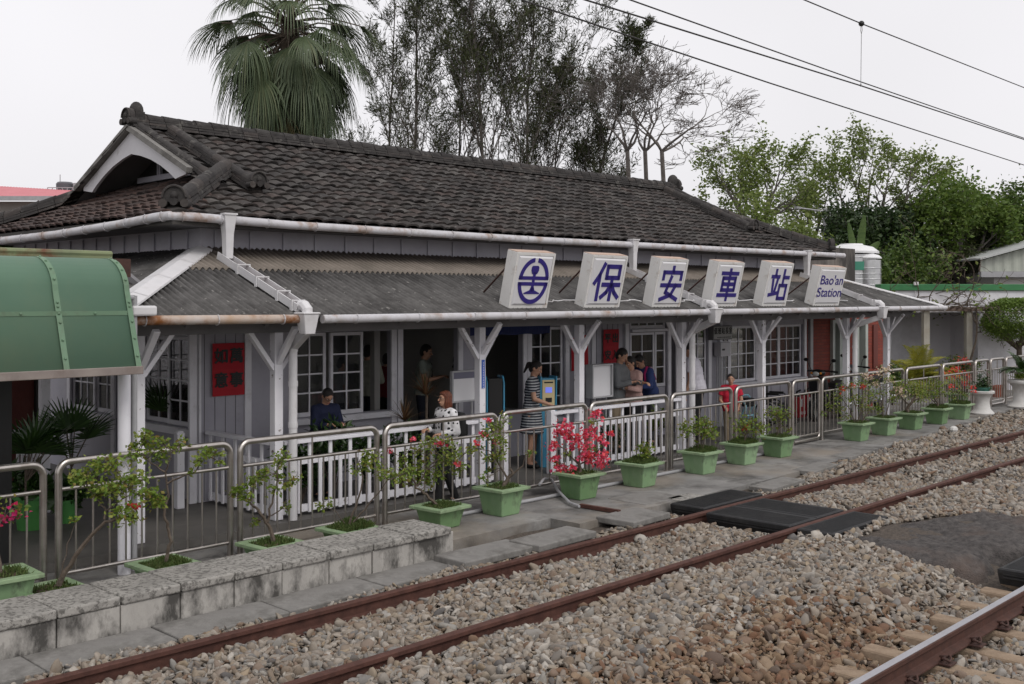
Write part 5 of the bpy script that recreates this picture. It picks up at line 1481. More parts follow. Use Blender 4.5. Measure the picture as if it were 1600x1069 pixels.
# white urns with plants
def urn(label, px, Y, s, kind, seed):
    p = wY(px, 640, Y)
    t = thing('planter_urn', label, 'urn', (p.x, Y, 0))
    b = MB(); b.lathe([(.24 * s, 0), (.25 * s, .03 * s), (.22 * s, .06 * s), (.165 * s, .12 * s), (.145 * s, .26 * s), (.155 * s, .36 * s), (.20 * s, .43 * s), (.245 * s, .46 * s), (.25 * s, .50 * s), (.235 * s, .515 * s), (.20 * s, .51 * s), (.19 * s, .47 * s)], 24)
    b.build('urn_body', M['urn'], t, smooth=True)
    r = np.random.default_rng(seed); N = 500
    if kind == 'herb':
        C = np.stack([r.normal(0, .07, N), r.normal(0, .07, N), .5 * s + np.abs(r.normal(0, .16, N))], 1)
        leaf_cloud('foliage', C, .07, M['leaf_dark'], t, seed, asp=.4, updir=(0, 0, .6))
        b = MB(); b.lathe([(.12 * s, .47 * s), (.15 * s, .57 * s), (.16 * s, .57 * s), (.16 * s, .585 * s), (.13 * s, .585 * s), (.12 * s, .56 * s)], 18); b.build('inner_pot', mat('teal_pot', (.05, .16, .13), rough=.5), t, smooth=True)
    else:
        C = np.stack([r.normal(0, .10, N), r.normal(0, .10, N), .54 * s + np.abs(r.normal(0, .06, N))], 1)
        leaf_cloud('foliage', C, .06, M['leaf_boug'], t, seed, asp=.4, updir=(0, 0, .6))
        fronds(t, (0, 0, .66 * s), 22, .62, seed, M['leaf_dark'])
    return t
def fronds(t, base, n, L, seed, mt, droop=.75, wleaf=.010, ll=.16, nm='frond', up=.9, tilt0=.2, npin=26):
    """pinnate leaves arching from a centre, each leaf one part"""
    rr = random.Random(seed)
    for k in range(n):
        az = 2 * PI * k * .381966 + rr.uniform(-.2, .2); el = R(rr.uniform(15, 80))
        d = Vector((math.cos(az) * math.cos(el), math.sin(az) * math.cos(el), math.sin(el)))
        pts = [Vector(base)]; cur = Vector(base); LL = L * rr.uniform(.8, 1.1)
        for i in range(8):
            d = (d + Vector((0, 0, -droop / 8 * (1 + i * .18)))).normalized(); cur = cur + d * LL / 8; pts.append(cur.copy())
        b = MB(); b.tube(pts, [.008 * (1 - .8 * i / 8) + .001 for i in range(9)], 4)
        side = d.cross(Vector((0, 0, 1)))
        if side.length < .1: side = Vector((1, 0, 0))
        side.normalize()
        for i in range(npin):
            f = .12 + .86 * i / npin; s_ = f * 8; j = min(7, int(s_)); p = pts[j].lerp(pts[j + 1], s_ - j); tn = (pts[j + 1] - pts[j]).normalized()
            sd = tn.cross(Vector((0, 0, 1))); sd = sd.normalized() if sd.length > .1 else side
            up_ = sd.cross(tn).normalized()
            for s in (-1, 1):
                l_ = ll * math.sin(PI * (.12 + .82 * f)) * rr.uniform(.85, 1.1); dd = (sd * s + tn * .55 + up_ * .28).normalized()
                m_ = p + dd * l_ * .55 ; e = p + dd * l_ + Vector((0, 0, -.18 * l_)); ww = tn * wleaf
                b.add([p - ww * .5, p + ww * .5, m_ + ww, e, m_ - ww], [(0, 1, 2, 4), (4, 2, 3)])
        b.build(nm, mt, t)
urn('white concrete urn holding a leafy herb beside the last green pot', 1535, 8.74, 1.0, 'herb', 31)
urn('white concrete urn holding a cycad at the right edge', 1597, 8.6, 1.25, 'cycad', 32)

# ------------------------------------------------------------------ green awning at the left with its poles
AXE = wY(220, 573, 9.0).x
aw = thing('awning', 'curved green translucent awning with grey trim, at the left', 'awning', (0, 0, 0))
ztop = wY(183, 412, 9.45).z; zbot = wY(220, 574, 9.0).z
prof = [(12.5, ztop + .10), (10.6, ztop + .05)]
for a in np.linspace(PI / 2, .10, 10): prof.append((9.62 - .44 * math.cos(a) * .9, ztop + .05 - .34 + .34 * math.sin(a)))
prof.append((9.0, zbot)); prof = [(y, z) for y, z in prof]
b = MB(); nP = len(prof); xs_ = [-3.0, AXE]
b.add([(x, y, z) for x in xs_ for y, z in prof], [(i, i + 1, nP + i + 1, nP + i) for i in range(nP - 1)])
o = b.build('awning_sheet', M['awning'], aw, smooth=True); sm = o.modifiers.new('thick', 'SOLIDIFY'); sm.thickness = .006
def along(x, w, off, nm, mt):
    b = MB(); n = len(prof); vs = []
    for (y, z) in prof: vs += [(x - w / 2, y - off, z + off * .3), (x + w / 2, y - off, z + off * .3)]
    b.add(vs, [(2 * i, 2 * i + 2, 2 * i + 3, 2 * i + 1) for i in range(n - 1)])
    for i in range(3, n - 1, 2):
        for f in (.15,):
            y = prof[i][0] + (prof[i + 1][0] - prof[i][0]) * f; z = prof[i][1] + (prof[i + 1][1] - prof[i][1]) * f
            b.ell((x, y - off - .004, z + .004), (.012, .012, .012), 8, 6)
    for f in (.2, .4, .62, .85):
        y = prof[-2][0] + (prof[-1][0] - prof[-2][0]) * f; z = prof[-2][1] + (prof[-1][1] - prof[-2][1]) * f; b.ell((x, y - off - .004, z), (.012, .012, .012), 8, 6)
    o = b.build(nm, mt, aw); s = o.modifiers.new('t', 'SOLIDIFY'); s.thickness = .004; return o
xr = wY(88, 480, 9.2).x
along(xr, .05, .010, 'awning_strip', M['awning_rib']); along(AXE - .02, .05, .010, 'awning_strip', M['awning_rib']); along(xr - 1.2, .05, .010, 'awning_strip', M['awning_rib'])
zm = wY(100, 490, 9.13).z
b = MB(); b.box(-3, AXE - .05, 9.098, 9.106, zm - .02, zm + .02)
for i in range(12): b.ell((AXE - .35 - i * .32, 9.094, zm), (.012, .010, .012), 8, 6)
o = b.build('awning_strip', M['awning_rib'], aw); o.location.y = -.004
k = prof[-2]; o.location = (0, (k[0] + (9.0 - k[0]) * ((k[1] - zm) / (k[1] - zbot))) - 9.102 - .008, 0)
b = MB(); b.box(-3, AXE + .02, 8.985, 9.015, zbot - .06, zbot + .012); b.build('edge_trim', M['awning_edge'], aw, bevel=.006)
p = wY(168, 396, 10.2)
b = MB(); b.box(-3, p.x, 10.1, 10.3, p.z - .14, p.z); b.tube([(-3, 10.12, p.z - .01), (p.x, 10.12, p.z - .01)], .03, 8); b.build('box_gutter', M['rusty_green'], aw)
b = MB(); q = wY(190, 425, 9.6); b.box(q.x - .12, q.x + .04, 9.5, 9.6, q.z - .05, q.z + .12); b.build('bracket', M['rustrod'], aw)
for (px, Y, r_, nm, mt_) in ((194, 9.32, .058, 'pole', 'white'), (210, 9.36, .026, 'drain_pipe', 'pvc'), (203, 9.42, .018, 'conduit', 'pvc')):
    x = wY(px, 700, Y).x
    b = MB(); b.tube([(x, Y, 0), (x, Y, zbot + .35 if nm == 'pole' else wY(px, 462, Y).z)], r_, 14)
    if nm == 'drain_pipe': b.tube([(x, Y, wY(px, 462, Y).z - .02), (x - .25, Y, wY(px, 462, Y).z - .0)], r_, 10)
    b.build(nm, M[mt_], aw, smooth=True)
# ------------------------------------------------------------------ white picket railings of the verandah
def picket(x0, x1, y0, y1, label, z1=.93, zm=.69, lo=.17, step=.135, skip=()):
    p = Vector((x0, y0)); q = Vector((x1, y1)); L = (q - p).length; an = math.atan2(q.y - p.y, q.x - p.x)
    m = (p + q) / 2
    t = thing('picket_railing', label, 'railing', bw(m.x, m.y, 0), BR + an, 'white picket railings of the verandah')
    b = MB(); b.box(-L / 2, L / 2, -.05, .05, z1 - .03, z1 + .012); b.build('top_rail', M['white'], t, bevel=.005)
    b = MB(); b.box(-L / 2, L / 2, .0, .035, zm - .03, zm + .03); b.box(-L / 2, L / 2, .0, .035, lo - .04, lo + .04); b.build('cross_rail', M['white_chipped'], t)
    n = max(2, int(L / step)); f = None
    for k in range(n):
        x = -L / 2 + L * (k + .5) / n
        tall = (k % 2 == 0)
        if f is None or True:
            b = MB(); b.box(-.021, .021, -.022, -.001, .12, z1 - .032 if tall else zm + .03)
            o = b.build('picket', M['white_chipped'], t); o.location.x = x
    return t
picket(PXB[1] + .08, PXB[2] - .07, PY, PY, 'white picket railing behind the red haired woman, chipped paint')
xk = bY(786, 650, PY).x
picket(PXB[2] + .07, xk, PY, PY, 'short white picket railing beside the striped dress woman')
x0 = bY(862, 650, PY).x
picket(x0, PXB[3] - .07, PY, PY, 'short white picket railing right of the ticket machine', step=.11)
picket(PXB[3] + .07, PXB[4] - .07, PY, PY, 'white picket railing in front of the grey shirted man')
picket(PXB[1], PXB[1], YW - .06, PY + .07, 'white picket railing running from the wall to the corner with the red poster')
picket(PXB[0] - .0, PXB[0] + .0, 15.2, 12.3, 'white picket railing along the left side of the verandah')
for (px, Y, lab) in ((280, 11.35, 'short white post beside the red poster wall'), (787, PY, 'peeling white post at the left of the ticket gate'), (861, PY, 'peeling white post at the right of the ticket gate')):
    c = bY(px, 700, Y); b = MB(); b.box(-.045, .045, -.045, .045, .086, .95); b.frustum((0, 0), .10, .10, .05, .05, .95, .985)
    tag(b.build('gate_post', M['white_chipped'], loc=bw(c.x, c.y, 0), rz=BR, bevel=.005), lab, 'post')
# bench-like ledge at the ticket gate
# ------------------------------------------------------------------ posters, boards, boxes, banner
def poster(px0, px1, py0, py1, label, txt, sx=1.0, Y=YW - .04):
    a = bY(px0, py0, Y); c = bY(px1, py0, Y); z1 = a.z; z0 = bY(px0, py1, Y).z
    t = thing('red_poster', label, 'poster', bw((a.x + c.x) / 2, Y, (z0 + z1) / 2), BR)
    w, h = c.x - a.x, z1 - z0
    b = MB(); n = 8; vs = []
    for i in range(n + 1):
        for j in range(2):
            vs.append((-w / 2 + w * j, -.004 * math.sin(i * 1.1 + j), -h / 2 + h * i / n))
    b.add(vs, [(2 * i, 2 * i + 1, 2 * i + 3, 2 * i + 2) for i in range(n)])
    o = b.build('paper', M['redpaper'], t); s = o.modifiers.new('t', 'SOLIDIFY'); s.thickness = .002
    base = Matrix(((1, 0, 0, 0), (0, 0, 1, -.0115), (0, 1, 0, 0), (0, 0, 0, 1)))
    for ch, x, y, s in txt:
        text_mesh(ch, s * w, 'lettering', M['ink'], t, base @ Matrix.Translation((x * w, y * h, 0)), thick=.003, bold=.032)
    return t
poster(332, 382, 537, 620, 'red paper poster with four black characters 萬事如意', [('萬', .24, .24, .44), ('事', .24, -.22, .44), ('如', -.24, .24, .44), ('意', -.24, -.22, .44)])
poster(943, 967, 515, 568, 'red paper poster with black characters behind the grey shirted man', [('平', -.24, .22, .42), ('安', -.24, -.28, .42), ('出', .24, .22, .42), ('入', .24, -.28, .42)])
poster(912, 919, 524, 570, 'narrow red strip poster right of the fourth post', [])
poster(893, 897, 528, 580, 'narrow red strip poster left of the fourth post', [])
b = MB(); a = bY(735, 505, 10.75); c = bY(860, 505, 10.75); z1 = 2.13; z0 = bY(800, 523, 10.75).z
vs = []; n = 30
for i in range(n + 1):
    x = a.x + (c.x - a.x) * i / n
    vs += [(x, .012 * math.sin(i * .9), z0 + .006 * math.sin(i * .7)), (x, 0, z1)]
b.add(vs, [(2 * i, 2 * i + 2, 2 * i + 3, 2 * i + 1) for i in range(n)])
for v in range(len(b.v)): b.v[v] = (b.v[v][0], b.v[v][1] + 10.75, b.v[v][2])
o = b.build('cloth_banner', M['bluecloth'], loc=(BLOC.x, BLOC.y, 0), rz=BR); s = o.modifiers.new('t', 'SOLIDIFY'); s.thickness = .006
tag(o, 'dark navy cloth banner hanging above the ticket counter', 'banner')
a = bY(1113, 510, 11.36); c = bY(1143, 510, 11.36); zt, zb = bY(1125, 509, 11.36).z, bY(1125, 531, 11.36).z
w = c.x - a.x
t = thing('name_board', 'grey box sign with five dark characters above the meter box', 'sign', bw((a.x + c.x) / 2, 11.36, (zt + zb) / 2), BR)
h = zt - zb
b = MB(); b.box(-w / 2, w / 2, -.02, .10, -h / 2, h / 2); b.build('sign_case', M['soffit'], t, bevel=.006)
b = MB(); b.box(-w / 2 + .02, w / 2 - .02, -.026, -.0205, -h / 2 + .02, h / 2 - .02); f = b.build('sign_face', mat('dull_sign_face', (.30, .30, .29), rough=.5), t)
base = Matrix(((1, 0, 0, 0), (0, 0, 1, -.030), (0, 1, 0, 0), (0, 0, 0, 1)))
for i, ch in enumerate('值班站長室'):
    text_mesh(ch, h * .50, 'lettering', M['ink'], t, base @ Matrix.Translation((-w * .38 + w * .19 * i, h * .10, 0)) @ Matrix.Scale(.82, 4, (1, 0, 0)), thick=.003, bold=.02)
b = MB(); rr = random.Random(4)
x = -w * .30
while x < w * .34:
    l_ = rr.uniform(.02, .05); b.box(x, x + l_, -.0295, -.027, -h * .36, -h * .29); x += l_ + .018
b.build('small_lettering', M['ink'], t)
a = bY(1125, 535, 11.33); c = bY(1140, 535, 11.33); zt, zb = bY(1130, 535, 11.33).z, bY(1130, 557, 11.33).z
t = thing('meter_box', 'pale grey metal meter box with conduits running down the wall', 'meter box', bw((a.x + c.x) / 2, 11.40, 0), BR)
w = c.x - a.x
b = MB(); b.box(-w / 2, w / 2, -.09, .06, zb, zt); b.build('box_case', mat('pale_grey_metal', (.44, .43, .45), rough=.5), t, bevel=.008)
b = MB(); b.box(-w * .35, -w * .12, -.10, -.091, (zt + zb) / 2 - .02, (zt + zb) / 2 + .015); b.build('latch', M['black'], t)
b = MB()
for i in range(5): b.tube([(-w * .5 + i * w * .22, -.0, zb + .01), (-w * .5 + i * w * .22, .0, .09)], .013, 6)
b.build('conduit', M['pvc'], t)
def board(label, px0, px1, py0, py1, Y, legs=True, header=True, depth=.05, frm='awning_edge'):
    a = bY(px0, py0, Y); c = bY(px1, py0, Y); z1 = a.z; z0 = bY((px0 + px1) / 2, py1, Y).z; w = c.x - a.x; h = z1 - z0
    t = thing('notice_board', label, 'notice board', bw((a.x + c.x) / 2, Y, 0), BR)
    b = MB(); e = .022
    b.box(-w / 2, w / 2, -depth / 2, depth / 2, z0, z0 + e); b.box(-w / 2, w / 2, -depth / 2, depth / 2, z1 - e, z1); b.box(-w / 2, -w / 2 + e, -depth / 2, depth / 2, z0 + e, z1 - e); b.box(w / 2 - e, w / 2, -depth / 2, depth / 2, z0 + e, z1 - e)
    b.build('frame', M['pvc'], t)
    b = MB(); b.box(-w / 2 + e, w / 2 - e, -depth * .2, depth * .2, z0 + e, z1 - (.26 * h if header else e)); b.build('board_face', M['signwhite'], t)
    if header: b = MB(); b.box(-w / 2 + e, w / 2 - e, -depth * .2, depth * .2, z1 - .255 * h, z1 - e); b.build('header_strip', mat('grey_violet_strip', (.13, .13, .18), rough=.5), t)
    b = MB()
    for s in (-1, 1): b.tube([(s * w * .3, 0, z0), (s * w * .3, 0, .09)], .014, 8)
    b.tube([(-w * .3, -.14, .10), (-w * .3, .14, .10)], .014, 6); b.tube([(w * .3, -.14, .10), (w * .3, .14, .10)], .014, 6)
    b.build('stand', M['pvc'], t); return t
board('white notice board with a grey header, standing left of the third post', 705, 745, 580, 628, 10.35)
board('thick framed white light board standing right of the fourth post', 921, 953, 570, 621, 10.3, header=False, depth=.13)
t = board('dim notice board with rows of papers inside the station', 676, 700, 520, 580, 13.4, header=False)
# ------------------------------------------------------------------ blue ticket machines
def machine(label, px, Y, rz, dark=False):
    c = bY(px, 600, Y)
    t = thing('ticket_machine', label, 'ticket machine', bw(c.x, c.y, .086), rz, 'blue ticket machines at the gate')
    H = bY(px, 587, Y).z - .086; w = .26; d = .30
    b = MB(); b.box(-w / 2 + .03, w / 2 - .03, -d / 2 + .02, d / 2, 0, H - .03); b.build('cabinet', M['black'] if dark else M['kblue'], t, bevel=.01)
    b = MB()
    for s in (-1, 1):
        prof = [(-d / 2, .02), (-d / 2 + .02, H * .55), (-d / 2 - .01, H), (d / 2 - .06, H), (d / 2, H * .93), (d / 2, 0)]
        Mx = Matrix(((0, 0, 1, s * w / 2 - (.02 if s > 0 else .0)), (1, 0, 0, 0), (0, 1, 0, 0), (0, 0, 0, 1)))
        b.prism(prof, Mx, .02)
    b.build('side_panel', M['kblue'], t)
    b = MB(); b.box(-w / 2 + .035, w / 2 - .035, -d / 2 + .004, -d / 2 + .019, H * .68, H * .96); f = b.build('fascia', M['gold'], t)
    b = MB(); b.box(-.05, .05, -d / 2 - .002, -d / 2 + .003, H * .82, H * .88); b.build('screen', M['screen'], f)
    b = MB(); b.box(-.05, .05, -d / 2 - .001, -d / 2 + .003, H * .715, H * .765); b.box(-.05, .05, -d / 2 + .005, -d / 2 + .019, H * .56, H * .59); b.box(-.07, .07, -d / 2 - .0, -d / 2 + .003, H * .925, H * .94); b.build('slot', M['ink'], f)
    return t
machine('blue ticket machine with a yellow fascia and lit screen, beside the striped dress woman', 851, 10.5, R(-25))
machine('blue framed black ticket machine turned away, behind the third post', 770, 10.5, R(150), True)

# ------------------------------------------------------------------ people
def blob(name, prims, mt, parent, vox=.010, smooth=4, cut=None):
    b = MB()
    for p in prims:
        k = p[0]
        if k == 'c' or k == 'f':
            P, Q, r1, r2 = Vector(p[1]), Vector(p[2]), p[3], p[4]
            fl = p[5] if len(p) > 5 else 1.0
            n = 14
            pts = [P, Q]; b.tube(pts, [r1, r2], n)
            b.ell(P, (r1, r1, r1), n, 8)
            if k == 'c': b.ell(Q, (r2, r2, r2), n, 8)
        else:
            Mx = p[3] if len(p) > 3 and p[3] is not None else None
            b.ell(p[1], p[2], 16, 12, Mx)
    o = b.build(name, mt)
    m = o.modifiers.new('r', 'REMESH'); m.mode = 'VOXEL'; m.voxel_size = vox
    if smooth: s = o.modifiers.new('s', 'SMOOTH'); s.iterations = smooth; s.factor = .5
    dg = bpy.context.evaluated_depsgraph_get(); dg.update()
    me = bpy.data.meshes.new_from_object(o.evaluated_get(dg))
    old = o.data; bpy.data.objects.remove(o); bpy.data.meshes.remove(old)
    if cut is not None:
        bm = bmesh.new(); bm.from_mesh(me)
        bmesh.ops.delete(bm, geom=[f for f in bm.faces if cut(f.calc_center_median())], context='FACES'); bm.to_mesh(me); bm.free()
    me.polygons.foreach_set('use_smooth', [True] * len(me.polygons))
    me.materials.clear(); me.materials.append(mt); me.name = name
    o = bpy.data.objects.new(name, me); COL.objects.link(o); o.parent = parent
    return o
def fabric(name, c, c2=None, pat=None):
    m = mat(name, c, c2 or tuple(x * 1.15 for x in c), 14, .85, bump=.8, bscale=11, stretch=(1.6, 1.6, .7))
    if pat:
        n = m.node_tree.nodes; l = m.node_tree.links; bs = n['Principled BSDF']
        tc = n.new('ShaderNodeTexCoord'); mx = n.new('ShaderNodeMix'); mx.data_type = 'RGBA'
        mx.inputs[6].default_value = lin(c); mx.inputs[7].default_value = lin(pat[1])
        if pat[0] == 'dots':
            v = n.new('ShaderNodeTexVoronoi'); v.inputs['Scale'].default_value = pat[2]; v.inputs['Randomness'].default_value = .25
            lt = n.new('ShaderNodeMath'); lt.operation = 'LESS_THAN'; lt.inputs[1].default_value = .30
            l.new(tc.outputs['Object'], v.inputs['Vector']); l.new(v.outputs['Distance'], lt.inputs[0]); l.new(lt.outputs[0], mx.inputs[0])
        else:
            sp = n.new('ShaderNodeSeparateXYZ'); ml = n.new('ShaderNodeMath'); ml.operation = 'MULTIPLY'; ml.inputs[1].default_value = pat[2]
            fr = n.new('ShaderNodeMath'); fr.operation = 'FRACT'; gt = n.new('ShaderNodeMath'); gt.operation = 'GREATER_THAN'; gt.inputs[1].default_value = .6
            l.new(tc.outputs['Object'], sp.inputs[0]); l.new(sp.outputs['Z'], ml.inputs[0]); l.new(ml.outputs[0], fr.inputs[0]); l.new(fr.outputs[0], gt.inputs[0]); l.new(gt.outputs[0], mx.inputs[0])
        l.new(mx.outputs[2], bs.inputs['Base Color'])
    return m
SKIN = mat('skin', (.40, .22, .145), (.46, .26, .175), 12, .55, spec=.4)
HAIRB = mat('black_hair', (.008, .007, .007), (.024, .019, .017), 40, .42, bump=.9, bscale=60, stretch=(3, 3, .5))
HAIRR = mat('auburn_hair', (.075, .020, .009), (.15, .04, .016), 30, .42, bump=.9, bscale=40, stretch=(3, 3, .35))
LIP = mat('lips', (.33, .09, .08), rough=.5)
EYE = mat('eye_dark', (.012, .010, .010), rough=.2)
EYEW = mat('eye_white', (.6, .57, .55), rough=.3)
def person(label, loc, th, H, shirt, pants, hair='short', hmat=None, sleeve='short', lean=0, hp=0, hy=0, armL=None, armR=None, legs=0.0, fat=1.0, vox=.011, glasses=False, skirt=False, neckline=.0, shoes=None, fing=True):
    """front is local -Y. th: heading as seen from the camera (0 towards it, 90 to picture right)"""
    t = thing('person', label, 'person', loc, R(-46 + th))
    s = H / 1.70
    V_ = lambda x, y, z: Vector((x * s, y * s, z * s))
    hip = Vector((0, 0, .90))
    Rl = Matrix.Rotation(R(lean), 3, 'X')        # leaning towards -Y
    up = lambda x, y, z: (hip + Rl @ (Vector((x, y, z)) - hip)) * s
    # legs
    kn, an = [], []
    for sg in (-1, 1):
        f = legs * sg
        kn.append(V_(sg * .085, -.03 - f * .16 if f > 0 else -.02 - f * .10, .48)); an.append(V_(sg * .09, .02 - f * .30, .075))
    hj = [V_(-.085, 0, .88), V_(.085, 0, .88)]
    sh = [up(-.165 * (.5 + fat / 2), 0, 1.385), up(.165 * (.5 + fat / 2), 0, 1.385)]
    arms = []
    for i, a in enumerate((armR, armL)):
        sg = -1 if i == 0 else 1
        ud, fd = a if a else ((sg * .16, 0.02, -1), (sg * .05, -.18, -1))
        e = sh[i] + Vector(ud).normalized() * .285 * s; w = e + Vector(fd).normalized() * .245 * s
        arms.append((sh[i], e, w, Vector(fd).normalized()))
    nb, ht = up(0, .01, 1.43), up(0, -.012, 1.50)
    hc = up(0, -.018, 1.585)
    Rh = Matrix.Rotation(R(hy), 3, 'Z') @ Matrix.Rotation(R(lean * .6 + hp), 3, 'X')
    hd = lambda x, y, z: hc + Rh @ (Vector((x, y, z)) * s)
    M4 = Rh.to_4x4()
    e3 = lambda a, b_, c: (a * s, b_ * s, c * s)
    # one continuous body
    P = [('c', nb, hd(0, .01, -.05), .055 * s, .05 * s), ('e', hd(0, 0, .02), e3(.074, .094, .098), M4), ('e', hd(0, -.012, -.045), e3(.058, .072, .068), M4), ('e', hd(0, -.045, -.085), e3(.034, .034, .026), M4),
         ('c', hd(0, -.088, .015), hd(0, -.108, -.022), .010 * s, .015 * s), ('e', hd(-.077, .008, -.005), e3(.012, .020, .032), M4), ('e', hd(.077, .008, -.005), e3(.012, .020, .032), M4), ('e', hd(0, -.083, -.058), e3(.026, .014, .012), M4)]
    P += [('c', up(-.09, 0, 1.34), up(.09, 0, 1.34), .095 * s * fat, .095 * s * fat), ('c', up(-.075, 0, 1.24), up(.075, 0, 1.24), .108 * s * fat, .108 * s * fat), ('c', up(-.06, 0, 1.10), up(.06, 0, 1.10), .102 * s * fat, .102 * s * fat), ('c', up(-.07, 0, .96), up(.07, 0, .96), .108 * s * fat, .108 * s * fat), ('c', up(-.10, .01, 1.40), up(.10, .01, 1.40), .055 * s, .055 * s)]
    for i in range(2):
        P += [('c', hj[i], kn[i], .083 * s * fat, .056 * s), ('c', kn[i], an[i], .054 * s, .037 * s), ('c', an[i], an[i] + V_(0, -.13, -.045), .036 * s, .030 * s)]
        a, e, w, fd = arms[i]
        P += [('c', a, e, .050 * s * (.5 + fat / 2), .041 * s), ('c', e, w, .040 * s, .027 * s)]
        # hand: palm, four bent fingers, thumb from the side
        sd = fd.cross(Vector((0, 0, 1)));
        if sd.length < .2: sd = fd.cross(Vector((0, 1, 0)))
        sd.normalize(); nn = sd.cross(fd).normalized()
        pc = w + fd * .045 * s
        Mp = Matrix((sd, nn, fd)).transposed().to_4x4()
        P.append(('e', pc, e3(.036, .018, .050), Mp))
        if fing:
            curl = -nn if (nn.z > 0) else nn
            for k, (o_, l_) in enumerate(((-.027, .062), (-.009, .072), (.009, .068), (.027, .054))):
                b0 = w + fd * .085 * s + sd * o_ * s; b1 = b0 + (fd * .8 + curl * .45).normalized() * l_ * .55 * s; b2 = b1 + (fd * .35 + curl).normalized() * l_ * .5 * s
                P += [('c', b0, b1, .0095 * s, .0088 * s), ('c', b1, b2, .0088 * s, .0078 * s)]
            th0 = w + fd * .02 * s + sd * (-.034 * s); th1 = th0 + (fd * .6 - sd * .7 + curl * .4).normalized() * .036 * s; th2 = th1 + (fd * .9 + curl * .6).normalized() * .03 * s
            P += [('c', th0, th1, .012 * s, .010 * s), ('c', th1, th2, .010 * s, .008 * s)]
    blob('body', P, SKIN, t, vox=min(vox, .0085 if fing else .02) * s, smooth=3)
    # shirt
    k = .016 * s
    S = [('c', up(-.095, 0, 1.33), up(.095, 0, 1.33), .098 * s * fat + k, .098 * s * fat + k), ('c', up(-.078, 0, 1.22), up(.078, 0, 1.22), .110 * s * fat + k, .110 * s * fat + k), ('c', up(-.065, 0, 1.10), up(.065, 0, 1.10), .108 * s * fat + k, .108 * s * fat + k), ('c', up(-.075, 0, .98), up(.075, 0, .98), .112 * s * fat + k, .112 * s * fat + k),
         ('c', up(-.11, .01, 1.395), up(.11, .01, 1.395), .056 * s + k, .056 * s + k), ('f', up(0, .008, 1.40), up(0, -.0, 1.452), .075 * s, .058 * s)]
    S += [('f', up(-.05, 0, .98), up(-.05, 0, .86), .118 * s * fat + k, .118 * s * fat + k), ('f', up(.05, 0, .98), up(.05, 0, .86), .118 * s * fat + k, .118 * s * fat + k)]
    if skirt: S += [('f', up(0, 0, .95), V_(0, 0, .55), .15 * s * fat, .20 * s)]
    for i in range(2):
        a, e, w, fd = arms[i]
        if sleeve == 'long': S += [('c', a, e, .052 * s + k * 1.2, .044 * s + k), ('f', e, w - fd * .005, .044 * s + k, .032 * s + k * .7)]
        else: S += [('f', a, a.lerp(e, .62), .054 * s + k * 1.2, .058 * s + k * 1.2)]
    blob('shirt', S, shirt, t, vox=vox * s * 1.1, smooth=5)
    # trousers
    T = [('c', V_(-.07, 0, .93), V_(.07, 0, .93), .116 * s * fat, .116 * s * fat)]
    for i in range(2): T += [('c', hj[i], kn[i], .095 * s * fat, .068 * s), ('f', kn[i], an[i] + V_(0, 0, -.01), .068 * s, .058 * s)]
    if not skirt: blob('trousers', T, pants, t, vox=vox * s * 1.1, smooth=4)
    Sh = []
    for i in range(2): Sh += [('c', an[i] + V_(0, .025, -.03), an[i] + V_(0, -.14, -.042), .043 * s, .036 * s)]
    blob('shoes', Sh, shoes or M['black'], t, vox=.012 * s, smooth=2)
    # hair
    hm = hmat or HAIRB
    if hair:
        Hh = [('e', hd(0, .014, .036), e3(.084, .098, .098), M4), ('e', hd(0, .05, -.01), e3(.076, .062, .085), M4)]
        if hair == 'long':
            Hh += [('e', hd(-.066, .02, -.06), e3(.028, .06, .115), M4), ('e', hd(.066, .02, -.06), e3(.028, .06, .115), M4), ('e', hd(0, .07, -.09), e3(.088, .045, .12), M4), ('e', hd(0, -.045, .085), e3(.06, .05, .03), M4)]
        if hair in ('tail', 'bun'): Hh += [('e', hd(0, .12, .02), e3(.04, .04, .04), M4)]
        if hair == 'tail': Hh += [('c', hd(0, .14, .01), hd(0, .15, -.14), .035 * s, .015 * s)]
        Ri = Rh.inverted()
        def cut(c):
            q = Ri @ (c - hc) / s
            return q.y < -.045 and q.z < .048 + (.014 * math.sin(q.x * 60) if True else 0) and abs(q.x) < .066
        blob('hair', Hh, hm, t, vox=.0085 * s, smooth=3, cut=cut)
    # face
    b = MB()
    for sg in (-1, 1): b.ell(hd(sg * .031, -.079, .010), e3(.0135, .008, .0065), 10, 6, M4)
    ey = b.build('eyes', EYEW, t, smooth=True)
    b = MB()
    for sg in (-1, 1): b.ell(hd(sg * .031, -.0845, .010), e3(.006, .004, .006), 8, 6, M4)
    b.build('iris', EYE, ey, smooth=True)
    b = MB()
    for sg in (-1, 1): b.tube([hd(sg * .014, -.090, .030), hd(sg * .032, -.091, .035), hd(sg * .05, -.080, .029)], .0035 * s, 5)
    b.build('eyebrows', HAIRB, t)
    b = MB(); b.ell(hd(0, -.096, -.056), e3(.022, .007, .007), 10, 6, M4); b.build('mouth', LIP, t, smooth=True)
    if glasses:
        b = MB()
        for sg in (-1, 1):
            b.tube([hd(sg * .034 + .024 * math.cos(a), -.103, .008 + .018 * math.sin(a)) for a in np.linspace(0, 2 * PI, 15)], .0028 * s, 5, False)
            b.tube([hd(sg * .058, -.101, .012), hd(sg * .08, 0, .008)], .0028 * s, 5)
        b.tube([hd(-.010, -.104, .010), hd(.010, -.104, .010)], .0028 * s, 5)
        b.build('glasses', M['black'], t)
    t['_hd'] = 0
    return t, dict(up=up, arms=arms, hd=hd, s=s)
def hgt(px, py, Y, z0): return bY(px, py, Y).z - z0
def at(px, Y, z=.086):
    p = bY(px, 600, Y); return bw(p.x, p.y, z)
F_ = fabric
white_dot = F_('white_polka_dot', (.66, .65, .66), pat=('dots', (.012, .012, .014), 15.0))
